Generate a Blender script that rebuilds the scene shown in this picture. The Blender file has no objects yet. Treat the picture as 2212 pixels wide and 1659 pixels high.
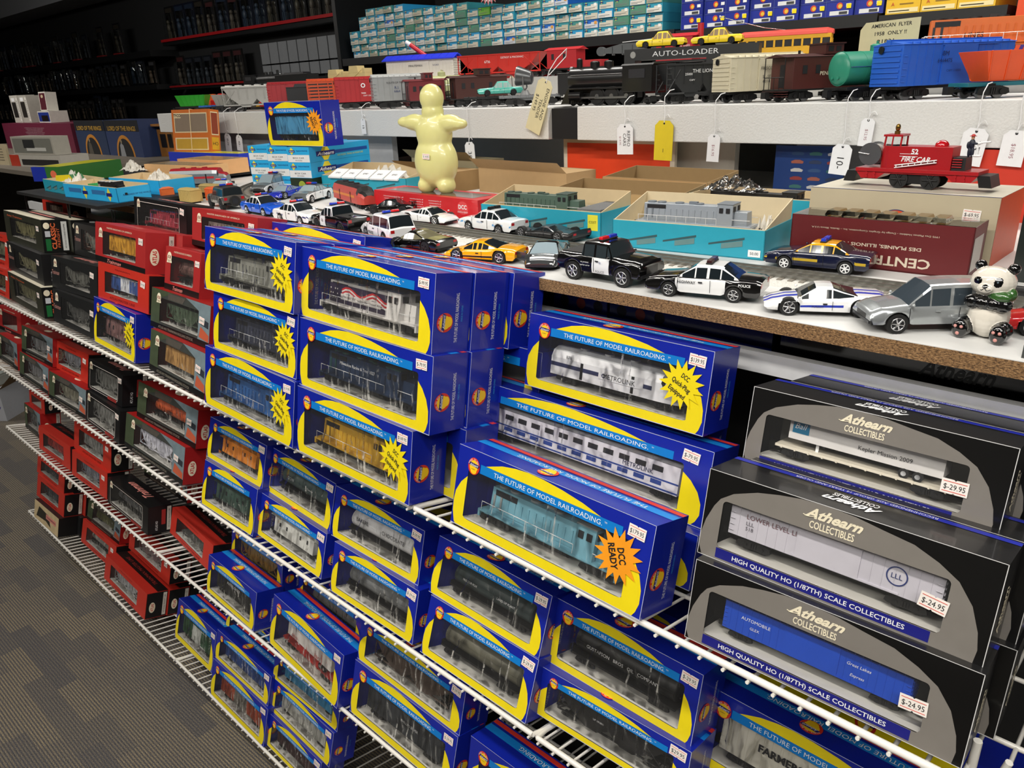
import bpy, math, random
from mathutils import Matrix, Vector
from mathutils.geometry import tessellate_polygon
random.seed(7)
R = math.radians
H = 1.52                                    # eye height above the floor
SC = bpy.context.scene
COL = SC.collection
# ------------------------------------------------------------------ camera
cam = bpy.data.cameras.new('camera'); co = bpy.data.objects.new('camera', cam); COL.objects.link(co)
cam.sensor_fit = 'HORIZONTAL'; cam.sensor_width = 36.0; cam.lens = 26.633; cam.clip_start = .02; cam.clip_end = 60
_r = ((.73387252, .67815251, -.03924658), (.22187963, -.29391585, -.92972195), (-.64202846, .67358938, -.36616499))
co.matrix_world = Matrix(((_r[0][0], -_r[1][0], -_r[2][0], 0), (_r[0][1], -_r[1][1], -_r[2][1], 0), (_r[0][2], -_r[1][2], -_r[2][2], H), (0, 0, 0, 1)))
SC.camera = co
# ------------------------------------------------------------------ colour management, world, room lamps and an added fill lamp
SC.view_settings.view_transform = 'Standard'; SC.view_settings.look = 'None'; SC.view_settings.gamma = 1
SC.view_settings.use_curve_mapping = False; SC.view_settings.exposure = 0.0
SC.cycles.transparent_max_bounces = 24; SC.cycles.max_bounces = 8
w = bpy.data.worlds.new('world'); SC.world = w; w.use_nodes = True
w.node_tree.nodes['Background'].inputs[0].default_value = (.80, .88, 1, 1)
w.node_tree.nodes['Background'].inputs[1].default_value = .10
def area(name, loc, tgt, sx, sy, e, col=(1, .955, .88)):
    l = bpy.data.lights.new(name, 'AREA'); l.shape = 'RECTANGLE'; l.size = sx; l.size_y = sy; l.energy = e; l.color = col
    o = bpy.data.objects.new(name, l); COL.objects.link(o); o.location = loc
    o.rotation_euler = (Vector(tgt) - Vector(loc)).to_track_quat('-Z', 'Y').to_euler(); return o
LAMPS = [((-.1, -.22, 2.72), (-.1, .3, .9), 1.2, .16, 34), ((-1.5, -.22, 2.72), (-1.5, .3, .9), 1.2, .16, 26),
         ((-.2, 1.95, 2.72), (-.2, 1.9, 0), 1.2, .16, 20), ((-1.7, 1.95, 2.72), (-1.7, 1.9, 0), 1.2, .16, 18),
         ((.9, -.9, 2.72), (.2, .2, .8), 1.2, .2, 30), ((-1.2, -1.3, 2.72), (-1.3, .2, .8), 1.2, .2, 30), ((-3.0, -.6, 2.72), (-3.0, 0, 0), 1.2, .2, 15), ((-5.2, .4, 2.72), (-5.6, 2.0, .9), 1.2, .16, 46)]  # last entry is an added fill lamp brightening the left counter and wall
for i, (l, t, sx, sy, e) in enumerate(LAMPS): area('ceiling_lamp_light', l, t, sx, sy, e)
# ------------------------------------------------------------------ materials
def lin(h):
    h = h.lstrip('#'); c = [int(h[i:i + 2], 16) / 255 for i in (0, 2, 4)]
    return tuple(x / 12.92 if x <= .04045 else ((x + .055) / 1.055) ** 2.4 for x in c) + (1,)
_M = {}
def K(h, r=.5, m=0., coat=0., nz=.07, ns=60., bump=0., alpha=1.):
    """plain coloured material with a faint procedural mottling"""
    k = (h, r, m, coat, nz, ns, bump, alpha)
    if k in _M: return _M[k]
    mt = bpy.data.materials.new('surface_' + h.lstrip('#')); mt.use_nodes = True; nt = mt.node_tree; p = nt.nodes['Principled BSDF']
    tc = nt.nodes.new('ShaderNodeTexCoord'); n = nt.nodes.new('ShaderNodeTexNoise'); n.inputs['Scale'].default_value = ns; n.inputs['Detail'].default_value = 3
    nt.links.new(tc.outputs['Object'], n.inputs['Vector'])
    mx = nt.nodes.new('ShaderNodeMix'); mx.data_type = 'RGBA'; c = lin(h)
    mx.inputs[6].default_value = tuple(x * (1 - nz) for x in c[:3]) + (1,); mx.inputs[7].default_value = tuple(min(1, x * (1 + nz)) for x in c[:3]) + (1,)
    nt.links.new(n.outputs['Fac'], mx.inputs[0]); nt.links.new(mx.outputs[2], p.inputs['Base Color'])
    p.inputs['Roughness'].default_value = r; p.inputs['Metallic'].default_value = m; p.inputs['Coat Weight'].default_value = coat; p.inputs['Coat Roughness'].default_value = .08
    if alpha < 1: p.inputs['Alpha'].default_value = alpha
    if bump:
        b = nt.nodes.new('ShaderNodeBump'); b.inputs['Strength'].default_value = bump; b.inputs['Distance'].default_value = .002
        nt.links.new(n.outputs['Fac'], b.inputs['Height']); nt.links.new(b.outputs[0], p.inputs['Normal'])
    _M[k] = mt; return mt
def clear(name, tint, rough, fac, bump=0., scale=18., stretch=(1, 1, 1), haze=0., bd=.004):
    mt = bpy.data.materials.new(name); mt.use_nodes = True; nt = mt.node_tree; nt.nodes.clear()
    o = nt.nodes.new('ShaderNodeOutputMaterial'); t = nt.nodes.new('ShaderNodeBsdfTransparent'); g = nt.nodes.new('ShaderNodeBsdfGlossy'); mx = nt.nodes.new('ShaderNodeMixShader')
    t.inputs[0].default_value = tint + (1,); g.inputs['Roughness'].default_value = rough; g.inputs[0].default_value = (1, 1, 1, 1)
    lw = nt.nodes.new('ShaderNodeLayerWeight'); lw.inputs['Blend'].default_value = fac
    if bump:
        tc = nt.nodes.new('ShaderNodeTexCoord'); mp = nt.nodes.new('ShaderNodeMapping'); mp.inputs['Scale'].default_value = stretch
        n = nt.nodes.new('ShaderNodeTexNoise'); n.inputs['Scale'].default_value = scale; n.inputs['Detail'].default_value = 1.5; n.inputs['Distortion'].default_value = 1.2
        b = nt.nodes.new('ShaderNodeBump'); b.inputs['Strength'].default_value = bump; b.inputs['Distance'].default_value = bd
        nt.links.new(tc.outputs['Object'], mp.inputs[0]); nt.links.new(mp.outputs[0], n.inputs['Vector']); nt.links.new(n.outputs['Fac'], b.inputs['Height']); nt.links.new(b.outputs[0], g.inputs['Normal']); nt.links.new(b.outputs[0], lw.inputs['Normal'])
    df = nt.nodes.new('ShaderNodeBsdfDiffuse'); df.inputs[0].default_value = (.8, .8, .8, 1); hz = nt.nodes.new('ShaderNodeMixShader'); hz.inputs[0].default_value = haze; nt.links.new(t.outputs[0], hz.inputs[1]); nt.links.new(df.outputs[0], hz.inputs[2])
    nt.links.new(lw.outputs['Fresnel'], mx.inputs[0]); nt.links.new(hz.outputs[0], mx.inputs[1]); nt.links.new(g.outputs[0], mx.inputs[2]); nt.links.new(mx.outputs[0], o.inputs[0])
    return mt
FILM = clear('clear_window_film', (.99, .99, .985), .05, .13, .5, 20., (1, 1, .45), .02)
BLIS = clear('clear_blister', (.99, .99, .99), .05, .17, 1., 30., (1.5, 1, .35), .0, .016)
BAG = clear('crinkled_clear_plastic', (.9, .9, .9), .12, .35, .9, 45.)
GLASSY = clear('clear_plastic', (.93, .95, .95), .03, .3, .2, 12.)
BLUE = K('#10239a', .3, coat=.35); YEL = K('#ecd614', .42, coat=.15); BAND = K('#0a78c8', .4); WHT = K('#e8e9ea', .5); BLK = K('#0b0b0c', .45); INK = K('#15151a', .6)
RED = K('#c81f22', .4, coat=.15); DRED = K('#8f1519', .45); NAVY = K('#1b1f6e', .45); CREAM = K('#e9dfc4', .6); TAN = K('#c9a877', .75); KRAFT = K('#b08d5f', .8); TEAL = K('#2497ae', .45, coat=.1); CYAN = K('#2aa6dc', .42)
SILV = K('#8b8a86', .34, .35); CHR = K('#d8d8da', .12, 1.); STEEL = K('#8f9092', .35, 1.); TIRE = K('#141414', .75); WIRE = K('#e9e6df', .3, coat=.4); PINK = K('#d98a80', .5)
LTBLUE = K('#3f9be0', .4); STRIPE = K('#dc3a2c', .4); GREYIN = K('#85827b', .7); PALEIN = K('#d6d3cc', .5)
WALLW = K('#d5d5d3', .55, bump=.6, ns=260.)
# ------------------------------------------------------------------ mesh builder
_TX = {}
def glyphs(s, bold, shear):
    k = (s, bold, shear)
    if k not in _TX:
        cu = bpy.data.curves.new('lettering', 'FONT'); cu.body = s; cu.size = 1; cu.resolution_u = 2; cu.offset = bold; cu.shear = shear
        ob = bpy.data.objects.new('lettering', cu); me = bpy.data.meshes.new_from_object(ob)
        v = [(p.co.x, p.co.y) for p in me.vertices]; f = [tuple(q.vertices) for q in me.polygons]
        bpy.data.objects.remove(ob); bpy.data.curves.remove(cu); bpy.data.meshes.remove(me)
        if not v: v = [(0, 0), (0, .1), (.1, 0)]; f = []
        _TX[k] = (v, f, min(p[0] for p in v), max(p[0] for p in v))
    return _TX[k]
class MB:
    def __init__(s): s.v = []; s.f = []; s.m = []; s.sm = []; s.mats = []; s.T = Matrix.Identity(4)
    def mi(s, mt):
        if mt not in s.mats: s.mats.append(mt)
        return s.mats.index(mt)
    def add(s, vs, fs, mt, sm=False):
        b = len(s.v); T = s.T
        s.v += [tuple(T @ Vector(p)) for p in vs]; i = s.mi(mt) if not isinstance(mt, list) else None
        for k, f in enumerate(fs):
            s.f.append(tuple(b + q for q in f)); s.m.append(i if i is not None else s.mi(mt[k])); s.sm.append(sm)
        return s
    def box(s, x0, x1, y0, y1, z0, z1, mt, tx=1., ty=1.):
        cx, cy = (x0 + x1) / 2, (y0 + y1) / 2; a, b = (x1 - x0) / 2, (y1 - y0) / 2
        vs = [(cx - a, cy - b, z0), (cx + a, cy - b, z0), (cx + a, cy + b, z0), (cx - a, cy + b, z0)] + [(cx - a * tx, cy - b * ty, z1), (cx + a * tx, cy - b * ty, z1), (cx + a * tx, cy + b * ty, z1), (cx - a * tx, cy + b * ty, z1)]
        return s.add(vs, [(0, 3, 2, 1), (4, 5, 6, 7), (0, 1, 5, 4), (1, 2, 6, 5), (2, 3, 7, 6), (3, 0, 4, 7)], mt)
    def prism(s, poly, y0, y1, mt, sm=False):           # outline in x,z pulled along y
        n = len(poly); vs = [(p[0], y0, p[1]) for p in poly] + [(p[0], y1, p[1]) for p in poly]
        tri = tessellate_polygon([[Vector((p[0], p[1], 0)) for p in poly]])
        s.add(vs, [tuple(t) for t in tri] + [tuple(q + n for q in reversed(t)) for t in tri], mt)
        return s.add(vs, [(i, (i + 1) % n, (i + 1) % n + n, i + n) for i in range(n)], mt, sm)
    def cyl(s, a, b, r, mt, r2=None, n=14, sm=True, caps=True):
        a, b = Vector(a), Vector(b); r2 = r if r2 is None else r2; d = (b - a).normalized(); u = d.orthogonal().normalized(); w_ = d.cross(u)
        cs = [(math.cos(2 * math.pi * i / n), math.sin(2 * math.pi * i / n)) for i in range(n)]
        vs = [a + (u * c + w_ * q) * r for c, q in cs] + [b + (u * c + w_ * q) * r2 for c, q in cs]
        s.add(vs, [(i, (i + 1) % n, (i + 1) % n + n, i + n) for i in range(n)], mt, sm)
        if caps: s.add(vs, [tuple(reversed(range(n))), tuple(range(n, 2 * n))], mt)
        return s
    def ball(s, c, r, mt, n=14, k=9, z0=-1., z1=1.):
        if not hasattr(r, '__len__'): r = (r, r, r)
        vs = []; fs = []; a0, a1 = math.asin(z0), math.asin(z1)
        for j in range(k + 1):
            a = a0 + (a1 - a0) * j / k
            for i in range(n):
                t = 2 * math.pi * i / n; vs.append((c[0] + r[0] * math.cos(a) * math.cos(t), c[1] + r[1] * math.cos(a) * math.sin(t), c[2] + r[2] * math.sin(a)))
        for j in range(k):
            for i in range(n): fs.append((j * n + i, j * n + (i + 1) % n, (j + 1) * n + (i + 1) % n, (j + 1) * n + i))
        return s.add(vs, fs, mt, True)
    def tube(s, pts, r, mt, n=6):
        for a, b in zip(pts, pts[1:]): s.cyl(a, b, r, mt, n=n)
        return s
    def flat(s, outer, fr, mt, holes=()):               # 2D outline laid on a frame (origin, ex, ey)
        o, ex, ey = (Vector(q) for q in fr); al = list(outer)
        for h in holes: al += list(h)
        tri = tessellate_polygon([[Vector((p[0], p[1], 0)) for p in l] for l in [outer] + list(holes)])
        return s.add([o + ex * p[0] + ey * p[1] for p in al], [tuple(t) for t in tri], mt)
    def rect(s, x0, x1, y0, y1, fr, mt): return s.flat([(x0, y0), (x1, y0), (x1, y1), (x0, y1)], fr, mt)
    def text(s, t, x, y, h, fr, mt, al='C', w=None, bold=0., shear=0.):
        v, f, a, b = glyphs(t, bold, shear); o, ex, ey = (Vector(q) for q in fr); k = h / .7; kx = k
        if w: kx = w / max(b - a, 1e-4)
        off = {'C': -(a + b) / 2, 'L': -a, 'R': -b}[al]
        return s.add([o + ex * (x + (p[0] + off) * kx) + ey * (y - h / 2 + p[1] * k) for p in v], f, mt)
    def arc(s, t, cx, cy, rad, h, a0, a1, fr, mt):
        o, ex, ey = (Vector(q) for q in fr); n = len(t)
        for i, ch in enumerate(t):
            if ch == ' ': continue
            a = R(a0 + (a1 - a0) * (i + .5) / n); c = o + ex * (cx + rad * math.cos(a)) + ey * (cy + rad * math.sin(a))
            s.text(ch, 0, 0, h, (c, ex * math.sin(a) - ey * math.cos(a), ex * math.cos(a) + ey * math.sin(a)), mt)
        return s
    def build(s, name, parent=None, loc=None, rot=None, bevel=0, seg=2, sub=0):
        me = bpy.data.meshes.new(name); me.from_pydata(s.v, [], s.f)
        for mt in s.mats: me.materials.append(mt)
        me.polygons.foreach_set('material_index', s.m); me.polygons.foreach_set('use_smooth', s.sm); me.update()
        o = bpy.data.objects.new(name, me); COL.objects.link(o)
        if parent is not None: o.parent = parent
        if loc is not None: o.location = loc
        if rot is not None: o.rotation_euler = rot
        if bevel:
            b = o.modifiers.new('bevel', 'BEVEL'); b.width = bevel; b.segments = seg; b.limit_method = 'ANGLE'; b.angle_limit = R(35)
        return o
def tag(o, label=None, cat=None, group=None, kind=None):
    if label: o['label'] = label
    if cat: o['category'] = cat
    if group: o['group'] = group
    if kind: o['kind'] = kind
    return o
def thing(name, label, cat, loc=(0, 0, 0), rz=0., tilt=0., group=None):
    o = bpy.data.objects.new(name, None); COL.objects.link(o); o.empty_display_size = .02
    o.location = (loc[0], loc[1], loc[2] + H); o.rotation_euler = (-tilt, 0, rz); return tag(o, label, cat, group)
def copy_tree(o, parent=None):
    c = o.copy(); COL.objects.link(c)
    if parent is not None: c.parent = parent
    for ch in list(o.children): copy_tree(ch, c)
    return c
def disc(cx, cy, rx, ry=None, n=28, a0=0, a1=360):
    ry = rx if ry is None else ry
    return [(cx + rx * math.cos(R(a0 + (a1 - a0) * i / n)), cy + ry * math.sin(R(a0 + (a1 - a0) * i / n))) for i in range(n + (0 if a1 - a0 == 360 else 1))]
def rrect(x0, x1, y0, y1, r, n=5):
    p = []
    for cx, cy, a in ((x1 - r, y0 + r, -90), (x1 - r, y1 - r, 0), (x0 + r, y1 - r, 90), (x0 + r, y0 + r, 180)):
        p += [(cx + r * math.cos(R(a + 90 * i / n)), cy + r * math.sin(R(a + 90 * i / n))) for i in range(n + 1)]
    return p
def star(cx, cy, r0, r1, n): return [(cx + (r1 if i % 2 else r0) * math.cos(math.pi * i / n + .2), cy + (r1 if i % 2 else r0) * math.sin(math.pi * i / n + .2)) for i in range(2 * n)]
# ------------------------------------------------------------------ rolling stock (all sizes share these builders)
def truck(tm, x, s, axles=2, hi=False):
    """side frames and wheels of one truck; s = scale, 1 = O gauge"""
    g = .0165 * s; r = .0085 * s; sp = .022 * s; fr = BLK; n = axles
    L = sp * (n - 1) / 2
    for k in range(n):
        xx = x - L + sp * k
        for y in (-g, g):
            tm.cyl((xx, y - .0022 * s, r), (xx, y + .0022 * s, r), r, STEEL if hi else TIRE, n=16); tm.cyl((xx, y - .003 * s, r), (xx, y + .003 * s, r), r * .45, BLK, n=8)
        tm.cyl((xx, -g, r), (xx, g, r), .0015 * s, BLK, n=6)
    for sg in (-1, 1):
        y = sg * .0225 * s
        tm.prism([(x - L - .012 * s, .0065 * s), (x - L - .007 * s, .0045 * s), (x - .006 * s, .0045 * s), (x + .006 * s, .0045 * s), (x + L + .007 * s, .0045 * s), (x + L + .012 * s, .0065 * s), (x + L + .010 * s, .0125 * s), (x + .008 * s, .016 * s), (x - .008 * s, .016 * s), (x - L - .010 * s, .0125 * s)], y - .0018 * s, y + .0018 * s, fr)
        for k in range(n): tm.cyl((x - L + sp * k, y - .0035 * s, r), (x - L + sp * k, y + .0035 * s, r), .0032 * s, fr, n=8)
        for q in (-.003, 0, .003): tm.cyl((x + q * s, y + sg * .0025 * s, .006 * s), (x + q * s, y + sg * .0025 * s, .013 * s), .0013 * s, fr, n=6)
    tm.box(x - .005 * s, x + .005 * s, -.02 * s, .02 * s, .009 * s, .0185 * s, fr)
def coupler(tm, x, d, s):
    tm.box(min(x, x + d * .016 * s), max(x, x + d * .016 * s), -.003 * s, .003 * s, .009 * s, .013 * s, BLK); tm.box(min(x + d * .013 * s, x + d * .021 * s), max(x + d * .013 * s, x + d * .021 * s), -.0055 * s, .0055 * s, .006 * s, .016 * s, BLK)
def rolling(kind, L, body, roof=None, s=1., txt=(), door=None, frame=None, hi=False, W=None, axles=2):
    """-> dict of MB: body, details, truck pair. x along the car, wheels on z=0"""
    B = MB(); D = MB(); T1 = MB(); T2 = MB(); roof = roof or body; frame = frame or BLK; door = door or body
    W = W or .056 * s; w = W / 2; a = L / 2; z0 = .018 * s; zt = z0 + .05 * s
    tx_ = a - .034 * s * (1 if kind != 'steam' else 1)
    sides = (-1, 1)
    if kind in ('box', 'stock', 'reefer'):
        zt = z0 + .052 * s
        B.box(-a, a, -w, w, z0, zt, body)
        B.prism([(0, 0)] * 0 + [(-a - .001 * s, zt), (a + .001 * s, zt), (a + .001 * s, zt + .001 * s), (-a - .001 * s, zt + .001 * s)], -w - .001 * s, w + .001 * s, roof)
        B.add([(-a, -w - .001 * s, zt + .001 * s), (a, -w - .001 * s, zt + .001 * s), (a, 0, zt + .006 * s), (-a, 0, zt + .006 * s), (a, w + .001 * s, zt + .001 * s), (-a, w + .001 * s, zt + .001 * s)], [(0, 1, 2, 3), (3, 2, 4, 5), (0, 3, 5), (1, 4, 2)], roof)
        n = max(6, int(L / (.012 * s)))
        for i in range(1, n):
            x = -a + 2 * a * i / n; D.box(x - .0008 * s, x + .0008 * s, -w - .001 * s, w + .001 * s, zt + .001 * s, zt + .0035 * s, roof)
        D.box(-a, a, -.004 * s, .004 * s, zt + .0055 * s, zt + .0075 * s, roof)
        dw = L * (.15 if kind == 'box' else .10)
        for sg in sides:
            y = sg * w; ya, yb = (y - .0016 * s, y) if sg < 0 else (y, y + .0016 * s)
            if kind == 'box':
                D.box(-dw, dw, ya, yb, z0 + .003 * s, zt - .002 * s, door); D.box(-dw * 1.1, dw * 2.2, ya, yb, zt - .002 * s, zt - .0005 * s, door); D.box(-dw * 1.1, dw * 2.2, ya, yb, z0 + .001 * s, z0 + .003 * s, door)
                for i in range(1, n):
                    x = -a + 2 * a * i / n
                    if abs(x) > dw * 1.1: D.box(x - .0004 * s, x + .0004 * s, y - .0006 * s, y + .0006 * s, z0 + .001 * s, zt - .001 * s, body)
            else:
                for i in range(6):
                    z = z0 + (.005 + .0078 * i) * s
                    D.box(-a + .003 * s, -dw, min(y, y + sg * .0003 * s), max(y, y + sg * .0003 * s), z, z + .0032 * s, BLK); D.box(dw, a - .003 * s, min(y, y + sg * .0003 * s), max(y, y + sg * .0003 * s), z, z + .0032 * s, BLK)
                for x in (-a, -a * .66, -a * .34, -dw, dw, a * .34, a * .66, a): D.box(x - .001 * s, x + .001 * s, ya, yb, z0, zt, body)
                D.box(-dw, dw, ya, yb, z0 + .002 * s, zt, door)
            for zz in range(5):
                z = z0 + (.006 + .008 * zz) * s
                for x in (-a + .004 * s, a - .004 * s): D.tube([(x - .003 * s, y + sg * .0015 * s, z), (x + .003 * s, y + sg * .0015 * s, z)], .0005 * s, body, 5)
        for sg in sides:
            for i in range(7):
                z = z0 + (.004 + .0068 * i) * s; x = sg * a; D.box(min(x, x + sg * .0014 * s), max(x, x + sg * .0014 * s), -w + .003 * s, w - .003 * s, z, z + .0028 * s, body)
            D.cyl((sg * (a + .0015 * s), .010 * s, zt - .005 * s), (sg * (a + .003 * s), .010 * s, zt - .005 * s), .005 * s, BLK, n=12)
            D.box(sg * a - .001 * s, sg * a + .001 * s, -.004 * s, .004 * s, zt - .0 * s, zt + .0075 * s, roof)
        B.box(-a + .002 * s, a - .002 * s, -w + .006 * s, w - .006 * s, z0 - .004 * s, z0, frame)
    elif kind in ('hopper', 'covered'):
        B.box(-a, a, -.004 * s, .004 * s, z0 - .003 * s, z0 + .003 * s, frame); zt = z0 + .05 * s
        p = [(-a + .002 * s, zt), (a - .002 * s, zt), (a * .80, z0 + .022 * s), (a * .45, z0 - .006 * s), (a * .22, z0 - .006 * s), (0, z0 + .016 * s), (-a * .22, z0 - .006 * s), (-a * .45, z0 - .006 * s), (-a * .80, z0 + .022 * s)]
        B.prism(p, -w, w, body)
        if kind == 'hopper': B.box(-a + .006 * s, a - .006 * s, -w + .003 * s, w - .003 * s, zt - .0002 * s, zt + .0004 * s, INK)
        else:
            B.box(-a, a, -w, w, zt, zt + .003 * s, roof)
            for i in range(7):
                x = -a + 2 * a * (i + .5) / 7; D.box(x - .007 * s, x + .007 * s, -.012 * s, .012 * s, zt + .003 * s, zt + .0055 * s, roof)
        for sg in sides:
            y = sg * w
            for x0, x1 in ((-a + .002 * s, -a * .5), (a - .002 * s, a * .5)):
                for sh in (0,): D.tube([(x0, y, z0), (x1, y, z0 + .0 * s)], .0016 * s, body, 5); D.tube([(x0, y, z0), (x0 + (x1 - x0) * .75, y, zt - .01 * s)], .0013 * s, body, 5)
                D.tube([(x0, y, z0), (x0, y, zt)], .0016 * s, body, 5)
            for i in range(1, 8):
                x = -a + 2 * a * i / 8; D.box(x - .0008 * s, x + .0008 * s, min(y, y + sg * .0015 * s), max(y, y + sg * .0015 * s), z0 + .016 * s, zt, body)
            D.box(-a, a, min(y, y + sg * .002 * s), max(y, y + sg * .002 * s), zt - .003 * s, zt, body)
            for zz in range(5): D.tube([(-a + .001 * s, y + sg * .002 * s, z0 + (.006 + .009 * zz) * s), (-a + .009 * s, y + sg * .002 * s, z0 + (.006 + .009 * zz) * s)], .0006 * s, body, 5)
            D.box(-a, a, min(y, y - sg * .003 * s), max(y, y - sg * .003 * s), z0 - .002 * s, z0 + .002 * s, body)
    elif kind == 'tank':
        B.box(-a, a, -w * .9, w * .9, z0 - .003 * s, z0 + .001 * s, frame); r = .023 * s; zc = z0 + .003 * s + r; e = a * .93
        B.cyl((-e, 0, zc), (e, 0, zc), r, body, n=28)
        for sg in sides:
            B.ball((sg * e, 0, zc), (.006 * s, r, r), body, 20, 8); D.cyl((sg * (e - .002 * s), 0, zc), (sg * e, 0, zc), r * 1.02, body, n=28)
            D.cyl((sg * (e + .005 * s), -.006 * s, zc - .012 * s), (sg * (e + .007 * s), -.006 * s, zc - .012 * s), .002 * s, body, n=8); D.cyl((sg * (e + .005 * s), .006 * s, zc - .012 * s), (sg * (e + .007 * s), .006 * s, zc - .012 * s), .002 * s, body, n=8)
            D.tube([(-e, sg * r * 1.04, zc + .002 * s), (e, sg * r * 1.04, zc + .002 * s)], .0006 * s, CHR if hi else body, 5)
        for i in range(5): x = -e + 2 * e * i / 4; D.cyl((x - .0008 * s, 0, zc), (x + .0008 * s, 0, zc), r * 1.012, body, n=28)
        D.cyl((0, 0, zc + r * .8), (0, 0, zc + r + .007 * s), .009 * s, body, n=18); D.cyl((0, 0, zc + r + .007 * s), (0, 0, zc + r + .009 * s), .0095 * s, body, .006 * s, n=18); D.cyl((0, 0, zc + r + .008 * s), (0, 0, zc + r + .013 * s), .0015 * s, body, n=8)
        D.cyl((.004 * s, .003 * s, zc + r + .008 * s), (.004 * s, .003 * s, zc + r + .012 * s), .001 * s, body, n=8)
    elif kind == 'caboose':
        zt = z0 + .046 * s; e = a * .82
        B.box(-e, e, -w, w, z0, zt, body); B.box(-a, a, -w, w, z0 - .002 * s, z0 + .001 * s, frame)
        B.add([(-a, -w - .002 * s, zt), (a, -w - .002 * s, zt), (a, 0, zt + .005 * s), (-a, 0, zt + .005 * s), (a, w + .002 * s, zt), (-a, w + .002 * s, zt)], [(0, 1, 2, 3), (3, 2, 4, 5), (0, 3, 5), (1, 4, 2), (0, 5, 4, 1)], roof)
        cz = zt + .003 * s; cx = a * .12; cl = a * .2
        D.box(cx - cl, cx + cl, -w * .72, w * .72, cz, cz + .014 * s, body); D.box(cx - cl - .002 * s, cx + cl + .002 * s, -w * .8, w * .8, cz + .014 * s, cz + .016 * s, roof)
        for sg in sides:
            for x in (-e * .7, -e * .35, e * .35, e * .7): D.box(x - .004 * s, x + .004 * s, sg * w - .0006 * s, sg * w + .0006 * s, z0 + .022 * s, z0 + .034 * s, INK)
            D.box(cx - cl * .7, cx - cl * .15, sg * w * .72 - .0005 * s, sg * w * .72 + .0005 * s, cz + .004 * s, cz + .011 * s, INK); D.box(cx + cl * .15, cx + cl * .7, sg * w * .72 - .0005 * s, sg * w * .72 + .0005 * s, cz + .004 * s, cz + .011 * s, INK)
            for ex in (-a + .001 * s, a - .001 * s):
                D.tube([(ex, sg * w * .9, z0), (ex, sg * w * .9, zt)], .0008 * s, BLK, 5)
            D.tube([(sg * (a - .001 * s), -w * .9, z0 + .018 * s), (sg * (a - .001 * s), w * .9, z0 + .018 * s)], .0007 * s, BLK, 5)
            for i in range(5): D.tube([(sg * (a - .001 * s), -w * .9 + w * .45 * i, z0), (sg * (a - .001 * s), -w * .9 + w * .45 * i, z0 + .018 * s)], .0005 * s, BLK, 5)
            for k in (0, 1, 2): D.box(min(sg * (a - .008 * s), sg * a), max(sg * (a - .008 * s), sg * a), -w, w, z0 - (.003 + .0035 * k) * s, z0 - (.002 + .0035 * k) * s, body)
            D.box(sg * e - .0005 * s, sg * e + .0005 * s, -.005 * s, .005 * s, z0 + .003 * s, z0 + .036 * s, INK)
        D.cyl((-a * .4, w * .3, zt), (-a * .4, w * .3, zt + .010 * s), .002 * s, BLK, n=10)
    elif kind in ('loco', 'fire'):
        zd = .021 * s; h = .062 * s; cab0, cab1 = a * .42, a * .68; hw = w * .62
        B.box(-a, a, -w, w, zd - .003 * s, zd, body); B.box(-a * .95, a * .95, -w * .8, w * .8, zd - .007 * s, zd - .003 * s, body)
        B.box(-a * .9, cab0, -hw, hw, zd, h, body, .995, .86); B.box(cab1, a * .9, -hw, hw, zd, h * .83, body, .95, .86)
        B.box(cab0, cab1, -w * .95, w * .95, zd, h + .006 * s, body, .98, .9); B.box(cab0 - .001 * s, cab1 + .001 * s, -w * .9, w * .9, h + .006 * s, h + .008 * s, roof)
        for sg in sides:
            for x in (.27, .7): xx = cab0 + (cab1 - cab0) * x; D.box(xx - .0045 * s, xx + .0045 * s, sg * w * .92 - .001 * s, sg * w * .92 + .001 * s, h - .013 * s, h - .002 * s, INK)
            D.box(cab1 - .001 * s, cab1 + .0012 * s, sg * w * .5 - .006 * s, sg * w * .5 + .006 * s, h - .010 * s, h + .001 * s, INK)
            D.tube([(-a * .97, sg * w * .97, zd + .014 * s), (cab0, sg * w * .97, zd + .014 * s)], .0006 * s, CHR if hi else WHT, 5); D.tube([(cab1, sg * w * .97, zd + .014 * s), (a * .97, sg * w * .97, zd + .014 * s)], .0006 * s, WHT, 5)
            for i in range(9): xx = -a * .97 + (a * .42 + a * .97) * i / 8; D.tube([(xx, sg * w * .97, zd), (xx, sg * w * .97, zd + .014 * s)], .0005 * s, WHT, 5)
            for i in range(12): xx = -a * .86 + (cab0 + a * .86) * i / 12; D.box(xx, xx + .004 * s, sg * hw * .93 - .0012 * s, sg * hw * .93 + .0012 * s, zd + .006 * s, h - .012 * s, roof if i in (0, 1) else body)
            D.box(-a * .84, -a * .5, sg * hw * .88 - .0012 * s, sg * hw * .88 + .0012 * s, h - .012 * s, h - .003 * s, INK)
            D.box(sg * a - .002 * s, sg * a + .002 * s, -w, w, zd - .012 * s, zd, body)
        for x in (-.8, -.62, -.3, .05): D.cyl((a * x, 0, h - .001 * s), (a * x, 0, h + .003 * s), hw * .62, roof, n=16)
        D.box(-a * .12, a * .02, -hw * .3, hw * .3, h, h + .006 * s, roof); B.cyl((-a * .26, 0, .011 * s), (a * .26, 0, .011 * s), .0125 * s, BLK, n=14)
        B.box(-a * .26, a * .26, -w * .75, w * .75, .008 * s, .016 * s, BLK)
    elif kind == 'funit':
        zt = .064 * s; p = [(-w, .014 * s), (-w, zt * .72), (-w * .8, zt * .9), (-w * .35, zt), (w * .35, zt), (w * .8, zt * .9), (w, zt * .72), (w, .014 * s)]
        n = len(p); st = [(-a, 1, 1), (a * .55, 1, 1), (a * .72, .98, .98), (a * .76, .96, .72), (a * .93, .8, .66), (a, .6, .5)]
        vs = []; 
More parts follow.
